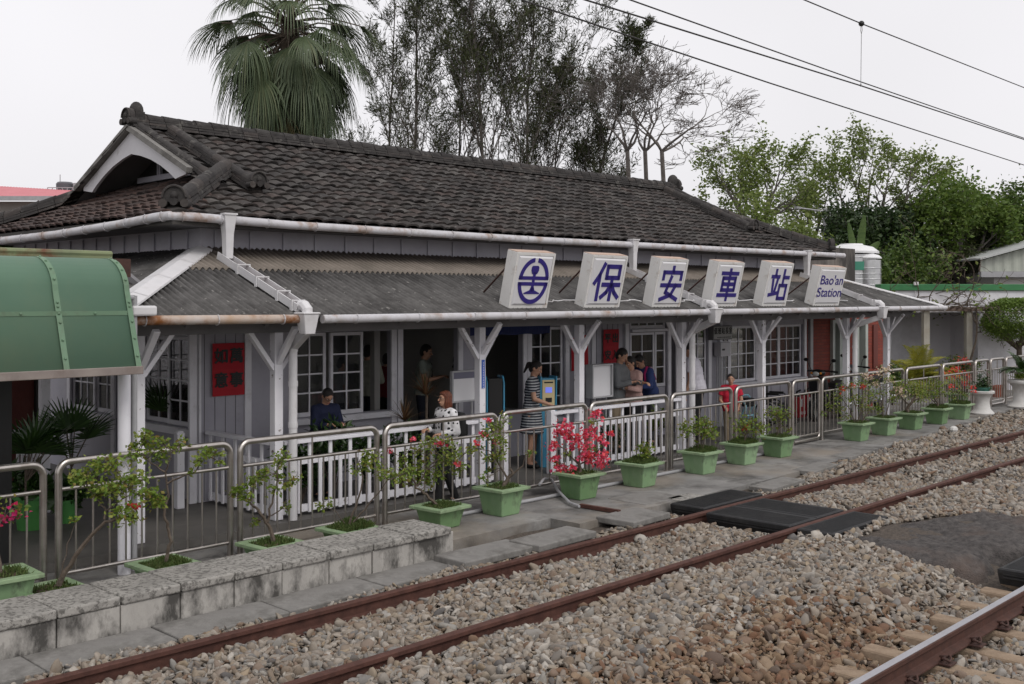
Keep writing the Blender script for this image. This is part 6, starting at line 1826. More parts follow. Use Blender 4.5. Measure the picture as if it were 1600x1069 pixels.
blackc = F_('black_cloth', (.010, .010, .011)); navyc = F_('navy_jacket', (.010, .014, .042)); sage = F_('pale_sage_shirt', (.30, .31, .25)); redc = F_('dark_red_jacket', (.14, .010, .016)); greenc = F_('grey_green_shirt', (.20, .23, .20))
greyc = F_('grey_sweater', (.13, .135, .14)); pinkc = F_('pale_pink_blouse', (.46, .29, .26)); bluec = F_('blue_top', (.030, .05, .15)); whitec = F_('white_shirt', (.60, .58, .64)); redt = F_('red_t_shirt', (.42, .012, .035)); khaki = F_('khaki_trousers', (.24, .19, .13)); stripe = F_('striped_dress', (.030, .033, .045), pat=('stripes', (.42, .43, .44), 26.0)); jeans = F_('dark_jeans', (.018, .022, .035))
# 1 red haired woman walking along the fence
p = wY(697, 700, 9.60); Hw = wY(697, 612, 9.60).z
wm, K = person('woman with auburn hair and glasses in a white polka dot blouse, walking behind the fence', (p.x, p.y, .002), -52, Hw, white_dot, blackc, 'long', HAIRR, 'long', 0, -4, -10,
    armR=((-.25, -.05, -1), (.45, -1, .10)), armL=((.30, .05, -1), (-.45, -.95, -.10)), legs=.75, fat=1.16, glasses=True)
u = K['up']
b = MB()
for sg in (-1, 1):
    b.tube([u(sg * .095, .12, 1.36), u(sg * .10, .04, 1.462), u(sg * .10, -.07, 1.43), u(sg * .105, -.145, 1.30), u(sg * .10, -.15, 1.14)], .020 * K['s'], 6, True, .6)
o = b.build('backpack_straps', blackc, wm, smooth=True)
bp = thing('backpack', 'black backpack on the back of the auburn haired woman', 'backpack', wm.location, wm.rotation_euler.z)
b = MB(); s = K['s']; b.box(-.14 * s, .14 * s, .16 * s, .30 * s, 1.0 * s, 1.38 * s); b.build('bag', blackc, bp, bevel=.05, seg=3)
b = MB(); b.box(-.10 * s, .10 * s, .302 * s, .345 * s, 1.02 * s, 1.2 * s); b.build('pocket', blackc, bp, bevel=.02)
# 2 man in navy jacket looking down
fold = ((-.2, -.25, -1), (.55, -1, .25)); foldL = ((.2, -.25, -1), (-.55, -1, .25))
pm, K2 = person('man in a navy jacket and glasses looking down, behind the picket railing', at(503, 10.75), 40, hgt(503, 611, 10.75, .086) + .05, navyc, blackc, 'short', None, 'long', 12, 32, 0, armR=fold, armL=foldL, glasses=True, fat=1.18)
# 3..6 inside
person('man in a pale sage shirt seen from behind through the open window', at(573, 12.6, .30), 165, hgt(573, 540, 12.6, .30), sage, jeans, 'short', None, 'long', 4, 10, 0, armR=fold, armL=foldL, vox=.014, fing=False)
person('person in a dark red jacket standing inside beyond the window', at(604, 13.0, .30), 150, hgt(604, 553, 13.0, .30), redc, blackc, 'short', None, 'long', vox=.014, fing=False)
bm_, K5 = person('young man in a grey green shirt carrying a bag inside the doorway', at(660, 12.2, .30), 80, hgt(660, 539, 12.2, .30), greenc, jeans, 'short', None, 'short', 4, 12, 0, armR=fold, armL=foldL, vox=.014)
b = MB(); s = K5['s']; u = K5['up']
b.tube([u(.10, .13, 1.05), u(.11, .12, 1.30), u(.11, .03, 1.47), u(.11, -.09, 1.38), u(.10, -.13, 1.1)], .018 * s, 6, True, .6); b.build('shoulder_strap', blackc, bm_, smooth=True)
person('person in a black top with white patches standing at the station doorway', at(724, 11.9, .30), 60, hgt(724, 527, 11.9, .30), F_('black_white_top', (.012, .012, .013), pat=('dots', (.30, .30, .28), 5.0)), blackc, 'short', None, 'short', 0, 10, 0, vox=.014)
person('person in a light grey top behind the lattice window', at(533, 12.9, .30), 120, hgt(533, 560, 12.9, .30), F_('light_grey_top', (.30, .30, .31)), jeans, 'short', None, 'short', 0, 15, 0, vox=.014, fing=False)
# 7 woman at the ticket machine
person('woman with a ponytail in a navy striped dress at the ticket machine', at(831, 10.55), 72, hgt(833, 564, 10.55, .086), stripe, blackc, 'tail', None, 'short', 4, 22, 0, armR=((-.15, -.25, -1), (.25, -1, -.35)), armL=((.15, -.12, -1), (-.1, -.8, -.7)), skirt=True)
# 8-10 group looking at a camera
gm, K8 = person('man in a grey sweater leaning towards the woman in pink', at(962, 10.72), 58, hgt(962, 546, 10.72, .086) + .02, greyc, khaki, 'short', None, 'long', 8, 24, 0, armR=fold, armL=((.1, -.5, -1), (-.25, -1, .05)))
pk, K9 = person('woman in a pale pink blouse holding a small camera', at(989, 10.62), -42, hgt(984, 559, 10.62, .086) + .02, pinkc, blackc, 'bun', None, 'long', 6, 18, -10, armR=((-.15, -.3, -1), (.55, -1, .15)), armL=((.2, -.25, -1), (-.6, -1, .2)))
b = MB(); w = K9['arms'][0][2]; q = (K9['arms'][0][2] + K9['arms'][1][2]) / 2 + K9['arms'][0][3] * .10 * K9['s']
b.box(-.05, .05, -.02, .02, -.03, .03); b.tube([(0, -.02, 0), (0, -.045, 0)], .02, 10)
o = b.build('camera', mat('silver_camera', (.25, .25, .26), rough=.35, metal=.5), bevel=.006); o.location = pk.matrix_basis @ q; o.location = Matrix.Translation(pk.location) @ Matrix.Rotation(pk.rotation_euler.z, 4, 'Z') @ q; o.rotation_euler = (0, 0, pk.rotation_euler.z)
tag(o, 'small silver camera in the hands of the woman in pink', 'camera')
ps, K10 = person('person in grey sleeves and a blue top with a pink strap, bending down', at(1016, 10.85), -48, hgt(1008, 562, 10.85, .086) + .14, bluec, greyc, 'short', None, 'long', 24, 26, 0, armR=fold, armL=((.25, -.35, -1), (-.5, -1, .0)))
b = MB(); u = K10['up']; s = K10['s']
b.tube([u(.10, .14, 1.15), u(.115, .10, 1.40), u(.12, -.0, 1.475), u(.115, -.11, 1.38), u(.10, -.15, 1.15)], .026 * s, 6, True, .5); b.build('pink_strap', F_('pink_strap_cloth', (.5, .03, .16)), ps, smooth=True)
# 11 man in the white shirt, head hidden by the post
person('man in a white short sleeved shirt, head hidden behind the fifth post', at(1089, 10.5), -110, hgt(1084, 556, 10.5, .086) + .21, whitec, blackc, 'short', None, 'short', 11, 30, 0, armR=((-.2, -.15, -1), (.1, -.5, -1)), armL=((.15, .05, -1), (-.05, -.30, -1)), fat=1.25)
# 12 boy in red
p = wY(1142, 640, 9.75)
by_, K12 = person('boy in a red t-shirt standing behind the fence', (p.x, p.y, .002), -12, wY(1142, 585, 9.75).z, redt, khaki, 'short', None, 'short', 0, 2, 0, armR=((-.25, -.1, -1), (.45, -.75, -.6)), armL=((.25, -.1, -1), (-.35, -.7, -.75)), fat=1.05)
b = MB(); s = K12['s']
for r_ in range(5): b.box(-.012 * s, .022 * s, -.147 * s, -.142 * s, (1.14 + r_ * .042) * s, (1.168 + r_ * .042) * s)
b.build('shirt_print', whitec, by_)

# ------------------------------------------------------------------ wheelchair, cart, extinguisher boxes, scooters
p = at(1203, 10.9); wc = thing('wheelchair', 'black folded wheelchair standing against the verandah wall', 'wheelchair', p, R(-46 + 62))
def ring(b, c, r, rt, n=26, axis='x'):
    b.tube([(c[0], c[1] + r * math.cos(a), c[2] + r * math.sin(a)) for a in np.linspace(0, 2 * PI, n)], rt, 7, False)
for sx in (-1, 1):
    b = MB(); ring(b, (sx * .22, .0, .25), .235, .014); w_ = b.build('wheel', M['black'], wc, smooth=True)
    b = MB(); ring(b, (sx * .25, .0, .25), .205, .007); ring(b, (sx * .22, 0, .25), .218, .006)
    for k in range(12):
        a = 2 * PI * k / 12; b.tube([(sx * .22, .0, .25), (sx * .22, .22 * math.cos(a), .25 + .22 * math.sin(a))], .0025, 4)
    b.tube([(sx * .19, 0, .25), (sx * .26, 0, .25)], .02, 8)
    b.build('handrim', M['chrome'], w_, smooth=True)
    b = MB(); ring(b, (sx * .19, -.34, .075), .06, .014, 16); b.build('caster', M['black'], wc, smooth=True)
    b = MB()
    b.tube([(sx * .19, .20, .78), (sx * .19, .12, .78), (sx * .19, .10, .74), (sx * .19, .08, .25), (sx * .19, -.30, .20), (sx * .19, -.34, .14)], .011, 7)
    b.tube([(sx * .19, .09, .42), (sx * .19, -.28, .40), (sx * .19, -.36, .18), (sx * .19, -.44, .08), (sx * .10, -.47, .08)], .011, 7)
    b.tube([(sx * .19, .09, .60), (sx * .19, -.24, .60), (sx * .19, -.27, .40)], .011, 7)
    b.build('side_frame', M['blackmetal'], wc, smooth=True)
    b = MB(); b.box(sx * .19 - .025, sx * .19 + .025, -.22, .06, .61, .64); b.build('armrest', M['black'], wc, bevel=.01)
    b = MB(); b.box(sx * .10 - .07, sx * .10 + .07, -.52, -.40, .07, .085); b.build('footrest', M['blackmetal'], wc)
b = MB(); b.box(-.18, .18, -.28, .08, .40, .43); b.build('seat', M['black'], wc, bevel=.01)
b = MB(); b.box(-.18, .18, .085, .105, .43, .80); b.build('backrest', M['black'], wc, bevel=.008)
ct = thing('folding_cart', 'folded light blue tubular cart behind the boy in red', 'cart', at(1171, 10.6), R(-46 + 40))
lb = mat('light_blue_tube', (.20, .42, .50), rough=.45)
b = MB()
for sx in (-1, 1): b.tube([(sx * .13, .02, .06), (sx * .13, -.02, .48), (sx * .12, .12, .66)], .015, 7); b.tube([(sx * .11, .20, .05), (sx * .11, .0, .50)], .013, 7)
b.tube([(-.12, .12, .66), (.12, .12, .66)], .015, 7); b.tube([(-.13, 0, .3), (.13, 0, .3)], .012, 7); b.build('cart_frame', lb, ct, smooth=True)
b = MB(); b.box(-.12, .12, -.04, .10, .46, .62); b.build('cart_bag', blackc, ct, bevel=.03)
for sx in (-1, 1):
    b = MB(); ring(b, (sx * .14, .02, .06), .05, .014, 14); ring(b, (sx * .14, .20, .06), .045, .014, 14); b.build('wheel', M['black'], ct)
for i, (px, w_, lab) in enumerate(((1247, .30, 'left red fire extinguisher box with white labels below the wall'), (1260, .22, 'middle red fire extinguisher box beside the wall'), (1270, .20, 'right red fire extinguisher box with a white top label'))):
    t = thing('extinguisher_box', lab, 'extinguisher box', at(px, 11.25 + .10 * i, .086), BR, 'red extinguisher boxes')
    b = MB(); b.box(-w_ / 2, w_ / 2, -.10, .10, 0, .42); b.build('box_body', M['red'], t, bevel=.01)
    b = MB(); b.tube([(-.05, 0, .43), (-.05, 0, .52), (.04, -.03, .55)], .02, 8); b.tube([(-.05, 0, .42), (-.05, 0, .48)], .05, 10); b.build('extinguisher_head', M['black'], t)
    b = MB(); b.box(-w_ * .30, w_ * .0, -.104, -.1005, .22, .38); l_ = b.build('label', M['signwhite'], t)
    base = Matrix(((1, 0, 0, 0), (0, 0, 1, -.1025), (0, 1, 0, 0), (0, 0, 0, 1)))
    if i == 0: text_mesh('滅火器', .075, 'lettering', M['signwhite'], t, base @ Matrix.Translation((.02, .09, 0)), thick=.003)
def scooter(label, loc, rz, body, seatm):
    t = thing('motor_scooter', label, 'scooter', loc, rz, 'parked motor scooters')      # faces local -Y
    for y, nm in ((-.52, 'front_wheel'), (.48, 'rear_wheel')):
        b = MB(); ring(b, (0, y, .21), .165, .05, 24); w_ = b.build(nm, M['black'], t, smooth=True)
        b = MB(); b.tube([(-.035, y, .21), (.035, y, .21)], .11, 16); b.build('rim', M['chrome'], w_, smooth=True)
    b = MB()
    Mx = Matrix(((0, 0, 1, -.13), (1, 0, 0, 0), (0, 1, 0, 0), (0, 0, 0, 1)))
    b.prism([(.02, .22), (.30, .20), (.72, .42), (.80, .58), (.66, .66), (.10, .62), (.02, .50)], Mx, .26); b.build('rear_body', body, t, bevel=.06, seg=3)
    b = MB(); b.box(-.13, .13, -.28, .06, .19, .26); b.build('floorboard', M['black'], t, bevel=.02)
    b = MB(); Mx = Matrix(((0, 0, 1, -.19), (1, 0, 0, 0), (0, 1, 0, 0), (0, 0, 0, 1)))
    b.prism([(-.27, .22), (-.20, .24), (-.30, .60), (-.38, .88), (-.50, .86), (-.46, .60), (-.38, .34)], Mx, .38); b.build('leg_shield', body, t, bevel=.06, seg=3)
    b = MB(); b.prism([(-.75, .30), (-.66, .42), (-.48, .45), (-.36, .38), (-.42, .34), (-.56, .40), (-.68, .30)], Matrix(((0, 0, 1, -.06), (1, 0, 0, 0), (0, 1, 0, 0), (0, 0, 0, 1))), .12); b.build('fender', body, t, bevel=.02)
    b = MB(); b.tube([(-.07, -.52, .21), (-.07, -.40, .62)], .02, 8); b.tube([(.07, -.52, .21), (.07, -.40, .62)], .02, 8); b.tube([(0, -.42, .80), (0, -.36, .96)], .03, 8); b.build('fork', M['blackmetal'], t)
    b = MB(); b.prism([(.02, .64), (.66, .67), (.74, .74), (.40, .78), (.10, .73)], Matrix(((0, 0, 1, -.12), (1, 0, 0, 0), (0, 1, 0, 0), (0, 0, 0, 1))), .24); b.build('seat', seatm, t, bevel=.03, seg=3)
    b = MB(); b.tube([(-.32, -.26, .98), (-.14, -.36, 1.0), (.14, -.36, 1.0), (.32, -.26, .98)], .014, 8)
    for sx in (-1, 1): b.tube([(sx * .22, -.315, .99), (sx * .34, -.25, .98)], .02, 8); b.tube([(sx * .2, -.34, 1.0), (sx * .33, -.30, .98)], .006, 5)
    b.build('handlebar', M['blackmetal'], t, smooth=True)
    b = MB(); b.ell((0, -.42, .96), (.16, .09, .075), 14, 8); b.build('handlebar_cowl', body, t, smooth=True)
    b = MB(); b.ell((0, -.50, .94), (.075, .03, .05), 12, 8); b.build('headlight', mat('headlamp_glass', (.5, .5, .48), rough=.1), t, smooth=True)
    b = MB(); b.ell((-.10, -.49, .955), (.03, .02, .025), 8, 6); b.ell((.10, -.49, .955), (.03, .02, .025), 8, 6); b.build('indicator', mat('amber_lens', (.6, .22, .03), rough=.2), t, smooth=True)
    for sx in (-1, 1):
        b = MB(); b.tube([(sx * .19, -.35, 1.0), (sx * .25, -.37, 1.14), (sx * .29, -.36, 1.18)], .006, 6); b.ell((sx * .31, -.36, 1.21), (.055, .018, .035), 12, 8); b.build('mirror', M['black'], t, smooth=True)
    b = MB(); b.tube([(.17, .25, .26), (.18, .70, .34)], .04, 10); b.build('exhaust', M['chrome'], t, smooth=True)
    b = MB(); b.ell((0, .82, .56), (.07, .02, .04), 10, 6); b.build('tail_light', M['red'], t)
    b = MB(); b.box(-.08, .08, .84, .85, .36, .46); b.build('number_plate', M['signwhite'], t)
    return t
scooter('black motor scooter parked behind the fence before the brick annex', at(1296, 10.55), R(-46 - 48), M['blackmetal'], M['black'])
scooter('silver grey motor scooter parked behind the last verandah posts', at(1352, 10.7), R(-46 - 60), mat('silver_paint', (.32, .33, .35), rough=.3, metal=.4), M['black'])

# ------------------------------------------------------------------ plants on the verandah
def clump(label, loc, n, h, r0, seed, mt, size, asp, pot=None, cat='plant', name='leafy_plant', updir=(0, 0, .8)):
    t = thing(name, label, cat, loc)
    r = np.random.default_rng(seed); st = MB(); C = []
    for k in range(max(4, n // 40)):
        an = r.uniform(0, 2 * PI); q = r.uniform(.2, 1) * r0; e = Vector((math.cos(an) * q, math.sin(an) * q, h * r.uniform(.55, 1)))
        pts = [Vector((0, 0, .05)), Vector((e.x * .4, e.y * .4, e.z * .5)), e]; st.tube(pts, [.008, .006, .003], 5)
        for _ in range(40):
            f = r.uniform(.25, 1); p = pts[1].lerp(e, f) + Vector(r.normal(0, .05, 3)); C.append(p[:])
    st.build('stem', M['bark'], t)
    leaf_cloud('foliage', np.array(C[:n]), size, M[mt], t, seed, asp=asp, updir=updir)
    if pot:
        b = MB(); b.lathe([(pot * .75, 0), (pot, .26), (pot * 1.1, .27), (pot * 1.1, .31), (pot * .95, .31), (pot * .9, .25)], 20); b.build('pot', M[pot_m], t, smooth=True)
    return t
M['brightpot'] = mat('bright_green_pot', (.05, .19, .045), (.06, .22, .05), 4, .5); pot_m = 'brightpot'
for i, (px, h, lab) in enumerate(((470, .75, 'dark leafy plant behind the picket railing near the first leader pipe'), (520, .95, 'glossy plant with upright leaves behind the picket railing in front of the navy man'), (575, .80, 'dark glossy plant behind the picket railing below the open window'), (628, .88, 'broad leaved plant behind the picket railing at the doorway'))):
    clump(lab, at(px, 10.32), 420, h, .28, 60 + i, 'leaf_dark', .11, .42)
for i, (px, h, lab) in enumerate(((962, .55, 'variegated plant behind the picket railing below the light board'), (1030, .70, 'yellow green plant behind the picket railing next to the fifth post'))):
    clump(lab, at(px, 10.28), 260, h, .2, 70 + i, 'leaf_boug' if i else 'leaf_dark', .09, .4)
# dracaena with red edged strap leaves
def straps(t, base, n, L, seed, mt, w=.03, droop=.5, lo=10, hi=85, nm='leaf_blades'):
    r = random.Random(seed); b = MB()
    for k in range(n):
        az = r.uniform(0, 2 * PI); el = R(r.uniform(lo, hi)); d = Vector((math.cos(az) * math.cos(el), math.sin(az) * math.cos(el), math.sin(el))); cur = Vector(base); side = d.cross(Vector((0, 0, 1))).normalized(); vs = []
        N = 6; LL = L * r.uniform(.7, 1.1)
        for i in range(N + 1):
            ww = w * (1 - (i / N) ** 2) * .5 + .001; vs += [cur - side * ww, cur + side * ww]
            d = (d + Vector((0, 0, -droop / N))).normalized(); cur = cur + d * LL / N
        b.add(vs, [(2 * i, 2 * i + 1, 2 * i + 3, 2 * i + 2) for i in range(N)])
    return b.build(nm, mt, t)
M['dracaena'] = mat('red_edged_strap_leaf', (.09, .07, .03), rough=.5, island=[(.06, .075, .02), (.14, .06, .03), (.17, .10, .05), (.08, .05, .025)], transl=.2)
for i, (px, py, n, lab) in enumerate(((665, 615, 60, 'spiky dracaena with reddish strap leaves behind the auburn haired woman'), (632, 655, 36, 'smaller spiky dracaena beside the doorway post'))):
    z = bY(px, py, 10.35).z
    t = thing('dracaena', lab, 'plant', at(px, 10.35)); straps(t, (0, 0, z - .1), n, .34, 80 + i, M['dracaena'], .02)
    b = MB(); b.tube([(0, 0, .1), (.02, 0, z - .1)], .018, 7); b.lathe([(.10, 0), (.14, .22), (.12, .22)], 16); b.build('stem', M['bark'], t)
# fan palm and green tubs at the left
def fan_leaf(b, base, d, L, n=22, arc=150, droop=.35, w=.020, rr=None):
    d = Vector(d).normalized(); side = d.cross(Vector((0, 0, 1)))
    if side.length < .1: side = Vector((1, 0, 0))
    side.normalize(); nn = side.cross(d).normalized()
    for k in range(n):
        a = R(-arc / 2 + arc * k / (n - 1)); dd = (d * math.cos(a) + side * math.sin(a)).normalized(); l_ = L * (1 - .25 * abs(a) / R(arc / 2)) * rr.uniform(.9, 1.05)
        cur = Vector(base); wd = dd.cross(nn).normalized(); vs = []; N = 6; q = dd.copy(); dk = droop * rr.uniform(.55, 1.6)
        for i in range(N + 1):
            f = i / N; ww = w * math.sin(PI * min(1, .15 + .85 * f)) ** .8 * .5 + .0006
            if i == N: ww = .0006
            vs += [cur - wd * ww + nn * (.3 * ww * (1 if k % 2 else -1)), cur + wd * ww]
            q = (q + Vector((0, 0, -dk * (f ** 1.4) * .42))).normalized(); cur = cur + q * l_ / N
        b.add(vs, [(2 * i, 2 * i + 1, 2 * i + 3, 2 * i + 2) for i in range(N)])
rr = random.Random(77)
for (px, py, Y, Ls, n, lab) in ((40, 690, 11.0, .42, 9, 'potted fan palm with stiff green fans at the left edge'), (112, 672, 11.6, .40, 6, 'drooping palm fronds by the left verandah railing'), (262, 640, 12.6, .5, 5, 'palm with dark arching fronds against the left side window')):
    c = bY(px, py, Y); t = thing('fan_palm_plant', lab, 'palm', bw(c.x, c.y, .086))
    b = MB(); st = MB()
    for k in range(n):
        az = rr.uniform(0, 2 * PI); el = R(rr.uniform(20, 75)); d = Vector((math.cos(az) * math.cos(el), math.sin(az) * math.cos(el), math.sin(el)))
        e = Vector((0, 0, c.z - .35)) + d * .28; st.tube([(0, 0, .2), Vector((0, 0, c.z - .35)) * .8, e], [.012, .01, .005], 5); fan_leaf(b, e, d, Ls, 18, 150, .3, .026, rr)
    b.build('fronds', M['leaf_dark'], t); st.build('stem', M['bark'], t)
for (px, py, lab, r_) in ((55, 828, 'large bright green round tub with a leafy plant at the left edge', .17), (109, 818, 'smaller bright green round tub next to the large one', .12)):
    c = wZ(px, py, .086)
    pot_m = 'brightpot'
    t = clump(lab, (c.x, c.y + .1, .086), 320, .62 if r_ > .15 else .42, .2, int(px), 'leaf_dark', .13, .5, cat='potted plant', name='potted_shrub')
    b = MB(); b.lathe([(r_ * .8, 0), (r_, r_ * 1.9), (r_ * 1.08, r_ * 1.92), (r_ * 1.08, r_ * 2.1), (r_ * .95, r_ * 2.1), (r_ * .9, r_ * 1.8)], 22); b.build('tub', M['brightpot'], t, smooth=True)
# low building with a dark red front seen under the awning
c0 = wY(-60, 600, 13.2); c1 = wY(58, 600, 13.2)
t = thing('red_kiosk', 'small dark red timber building seen under the green awning', 'kiosk', (0, 0, 0))
b = MB(); b.box(c0.x - 2, c1.x, 13.2, 15.5, 0, 2.4); b.build('wall', mat('dark_red_boards', (.075, .016, .012), (.10, .022, .016), 4, .7, bump=.2), t)
b = MB(); b.box(c1.x - .75, c1.x - .68, 13.12, 13.19, 0, 2.3); b.box(c1.x - .04, c1.x + .02, 13.12, 13.19, 0, 2.3); b.build('door_frame', M['black'], t)
c = wY(4, 700, 10.2); b = MB(); b.box(-.06, .06, -.06, .06, 0, 2.0)
tag(b.build('awning_post', M['black'], loc=(c.x, c.y, 0)), 'black square post at the left edge under the awning', 'post')
# ------------------------------------------------------------------ overhead wires
def wire(label, pts, r=.008):
    P = [wD(*p) for p in pts]
    a = P[0] + (P[0] - P[-1]).normalized() * 8; z = P[-1] + (P[-1] - P[0]).normalized() * 40
    b = MB(); b.tube([a] + P + [z], r, 6, False)
    return tag(b.build('overhead_wire', M['wire'], smooth=True), label, 'wire')
wire('lowest overhead wire crossing in front of the casuarina trees', [(815, 0, 9.0), (1200, 129, 12.4), (1600, 258, 20.0)])
wire('overhead contact wire holding the foot of the dropper', [(915, 0, 8.97), (1345, 134, 12.6), (1600, 218, 16.8)])
wire('overhead wire running just above the contact wire', [(985, 0, 9.5), (1345, 128, 13.1), (1600, 216, 17.7)], .007)
mw = wire('topmost overhead messenger wire carrying the dropper', [(1257, 0, 11.6), (1346, 37, 12.6), (1600, 137, 16.8)], .007)
t = thing('wire_dropper', 'thin dropper with a round black insulator hanging between two wires', 'dropper', wD(1346, 37, 12.6))
o_ = t.location
lo_ = wD(1345, 133, 12.6) - o_
b = MB(); b.ell((0, 0, 0), (.034, .034, .034), 12, 8); b.build('insulator', M['black'], t, smooth=True)
b = MB(); b.tube([(0.012, 0, -.03), (.02, 0, -.08), (0, 0, -.12), (-.02, 0, -.08), (-.012, 0, -.03)], .004, 5, False); b.tube([(0, 0, -.12), lo_], .004, 5); b.ell(lo_, (.012, .012, .02), 8, 6); b.build('hanger', M['pvc'], t)

# ------------------------------------------------------------------ trees
M['casu'] = mat('casuarina_needles', (.06, .07, .03), rough=.7, island=[(.030, .042, .017), (.075, .095, .034), (.05, .066, .025), (.10, .11, .042), (.055, .056, .028)], transl=.4)
M['casu_soft'] = mat('soft_grey_green_needles', (.08, .11, .035), rough=.7, island=[(.05, .07, .022), (.10, .13, .04), (.075, .095, .034), (.12, .125, .048)], transl=.4)
M['leaf_light'] = mat('light_green_leaf', (.14, .20, .04), rough=.55, island=[(.10, .15, .03), (.19, .25, .06), (.14, .19, .045), (.23, .27, .08)], transl=.45)
M['leaf_mid'] = mat('mid_green_leaf', (.07, .12, .02), rough=.5, island=[(.035, .07, .012), (.09, .15, .026), (.06, .10, .02), (.13, .18, .036)], transl=.35)
M['leaf_deep'] = mat('deep_green_leaf', (.022, .05, .014), rough=.45, island=[(.012, .030, .009), (.034, .066, .016), (.022, .045, .012), (.05, .08, .02)], transl=.2)
M['palm_leaf'] = mat('fan_palm_leaf', (.05, .085, .035), rough=.5, island=[(.048, .074, .036), (.092, .122, .060), (.068, .098, .045), (.12, .138, .068)], transl=.25)
M['palm_dry'] = mat('drying_palm_leaf', (.13, .12, .05), rough=.7, island=[(.10, .11, .04), (.16, .13, .06), (.13, .10, .055), (.085, .10, .04)], transl=.25)
M['yellowpalm'] = mat('yellow_palm_leaf', (.26, .26, .04), rough=.5, island=[(.20, .23, .03), (.34, .32, .05), (.26, .25, .035), (.16, .20, .03)], transl=.35)
def ground_at(px, t): p = wD(px, 468, t); return Vector((p.x, p.y, -.3))
M['leaf_bright'] = mat('bright_green_leaf', (.10, .17, .03), rough=.5, island=[(.06, .11, .02), (.13, .20, .035), (.09, .15, .025), (.17, .22, .05)], transl=.4)
# fan palm
g = ground_at(452, 25); zc = wD(452, 62, 25).z
t = thing('fan_palm', 'tall fan palm with drooping fans and a shaggy skirt behind the roof', 'palm', g)
H = zc - g.z
rr = random.Random(12)
b = MB(); b.tube([(0, 0, 0), (.05, 0, H * .5), (0, 0, H + .2)], [.26, .22, .20], 12); b.build('trunk', M['bark'], t, smooth=True)
def palm_fans(n, elr, pet, blade, droop, mt, nm, z0, seed, w=.028, nseg=30, fold=.3, arc=150):
    r = random.Random(seed); b = MB(); st = MB()
    for k in range(n):
        az = 2 * PI * k * .381966 + r.uniform(-.3, .3); el = R(r.uniform(*elr)); d = Vector((math.cos(az) * math.cos(el), math.sin(az) * math.cos(el), math.sin(el)))
        s = Vector((0, 0, H + z0 + r.uniform(-.3, .3))); pl = pet * r.uniform(.7, 1.12); m = s + d * pl * .6; dd = (d + Vector((0, 0, -.35))).normalized(); e = m + dd * pl * .45
        st.tube([s, m, e], [.028, .02, .014], 5)
        fan_leaf(b, e, (dd + Vector((0, 0, -fold))).normalized(), blade * r.uniform(.7, 1.22), nseg, arc * r.uniform(.8, 1.1), droop * r.uniform(.8, 1.2), w, r)
    b.build(nm, mt, t); st.build('petioles', M['bark'], t)
palm_fans(24, (10, 75), 1.05, 1.2, 1.6, M['palm_leaf'], 'fans', .30, 1)
palm_fans(22, (-8, 25), 1.45, 1.35, 2.2, M['palm_leaf'], 'fans', .15, 2, fold=.55, arc=130)
palm_fans(36, (-35, 0), 1.35, 1.45, 2.6, M['palm_leaf'], 'fans', -.05, 3, fold=.9, arc=120)
palm_fans(34, (-62, -30), 1.15, 1.5, 2.6, M['palm_leaf'], 'fans', -.40, 5, fold=1.2, arc=105)
palm_fans(36, (-78, -45), 1.0, 1.5, 2.4, M['palm_dry'], 'skirt', -.85, 4, fold=1.4, arc=95)

def foliage_on(tips, n, size, mt, t, seed, jit, asp, updir, nm='crown', perfold=.25, along=0.0):
    r = np.random.default_rng(seed); T = np.array([a[:] for a, d in tips]); D = np.array([d[:] for a, d in tips]); idx = r.integers(0, len(T), n)
    C = T[idx] + r.normal(0, jit, (n, 3))
    return leaf_cloud(nm, C, size, mt, t, seed, asp=asp, updir=np.asarray(updir) + D[idx] * along, fold=perfold)
def casuarina(label, px, td, top, seed, lean=0.0, nb=26, n=16000, spread=1.0, z0=.35, needle=.22, mt='casu', droop=.25, jit=.05, group='casuarina trees behind the station', el=(45, 72), tr_=.075, along=.9, asp=.042):
    g = ground_at(px, td); Ht = wD(px, top, td).z - g.z
    t = thing('casuarina_tree', label, 'tree', g, 0, group)
    r = random.Random(seed); out = []; tips = []
    right = Vector((SS, -CC, 0))
    axis = [Vector((0, 0, 0))]; d = (Vector((0, 0, 1)) + right * lean).normalized()
    for i in range(12): axis.append(axis[-1] + (d + right * lean * .06 * i + Vector((r.gauss(0, .05), r.gauss(0, .05), 0))).normalized() * Ht / 12)
    out.append((axis, [tr_ * (1 - .93 * i / 12) + .008 for i in range(13)]))
    for i in range(6, 13): tips.append((axis[i].copy(), d.copy()))
    for k in range(nb):
        f = z0 + (1 - z0) * (k + r.random()) / nb
        j = min(11, int(f * 12)); p = axis[j].lerp(axis[j + 1], f * 12 - j)
        az = r.uniform(0, 2 * PI); e_ = R(r.uniform(*el)); dd = Vector((math.cos(az) * math.cos(e_), math.sin(az) * math.cos(e_), math.sin(e_))) + right * lean * .8
        L = Ht * (.36 * (1 - f) + .09) * r.uniform(.7, 1.25) * spread
        branch(r, p, dd, L, .024 * (1.15 - f) + .004, 9, .07, .05 if droop > 0 else -.03, out, tips, 2, 6, .40, 27, .0035)
    limbs_mesh(out, 5).build('trunk', M['bark_grey'], t, smooth=True)
    foliage_on(tips, int(n * (.95 if mt == 'casu' else 1)), needle, M[mt], t, seed, jit, asp, (0, 0, droop), along=along)
    return t
casuarina('slim see-through casuarina between the palm and the dense casuarinas', 648, 34, -120, 41, .0, 34, 7000, .72, .30)
casuarina('thin young casuarina right beside the fan palm', 612, 36, -30, 45, .0, 28, 4200, .6, .30)
casuarina('slender casuarina whose tip shows just left of the dense ones', 702, 35, 40, 48, .02, 30, 5200, .7, .30)
casuarina('dense dark casuarina in the middle, taller than the picture', 775, 33, -130, 42, -.05, 46, 17000, .98, .25)
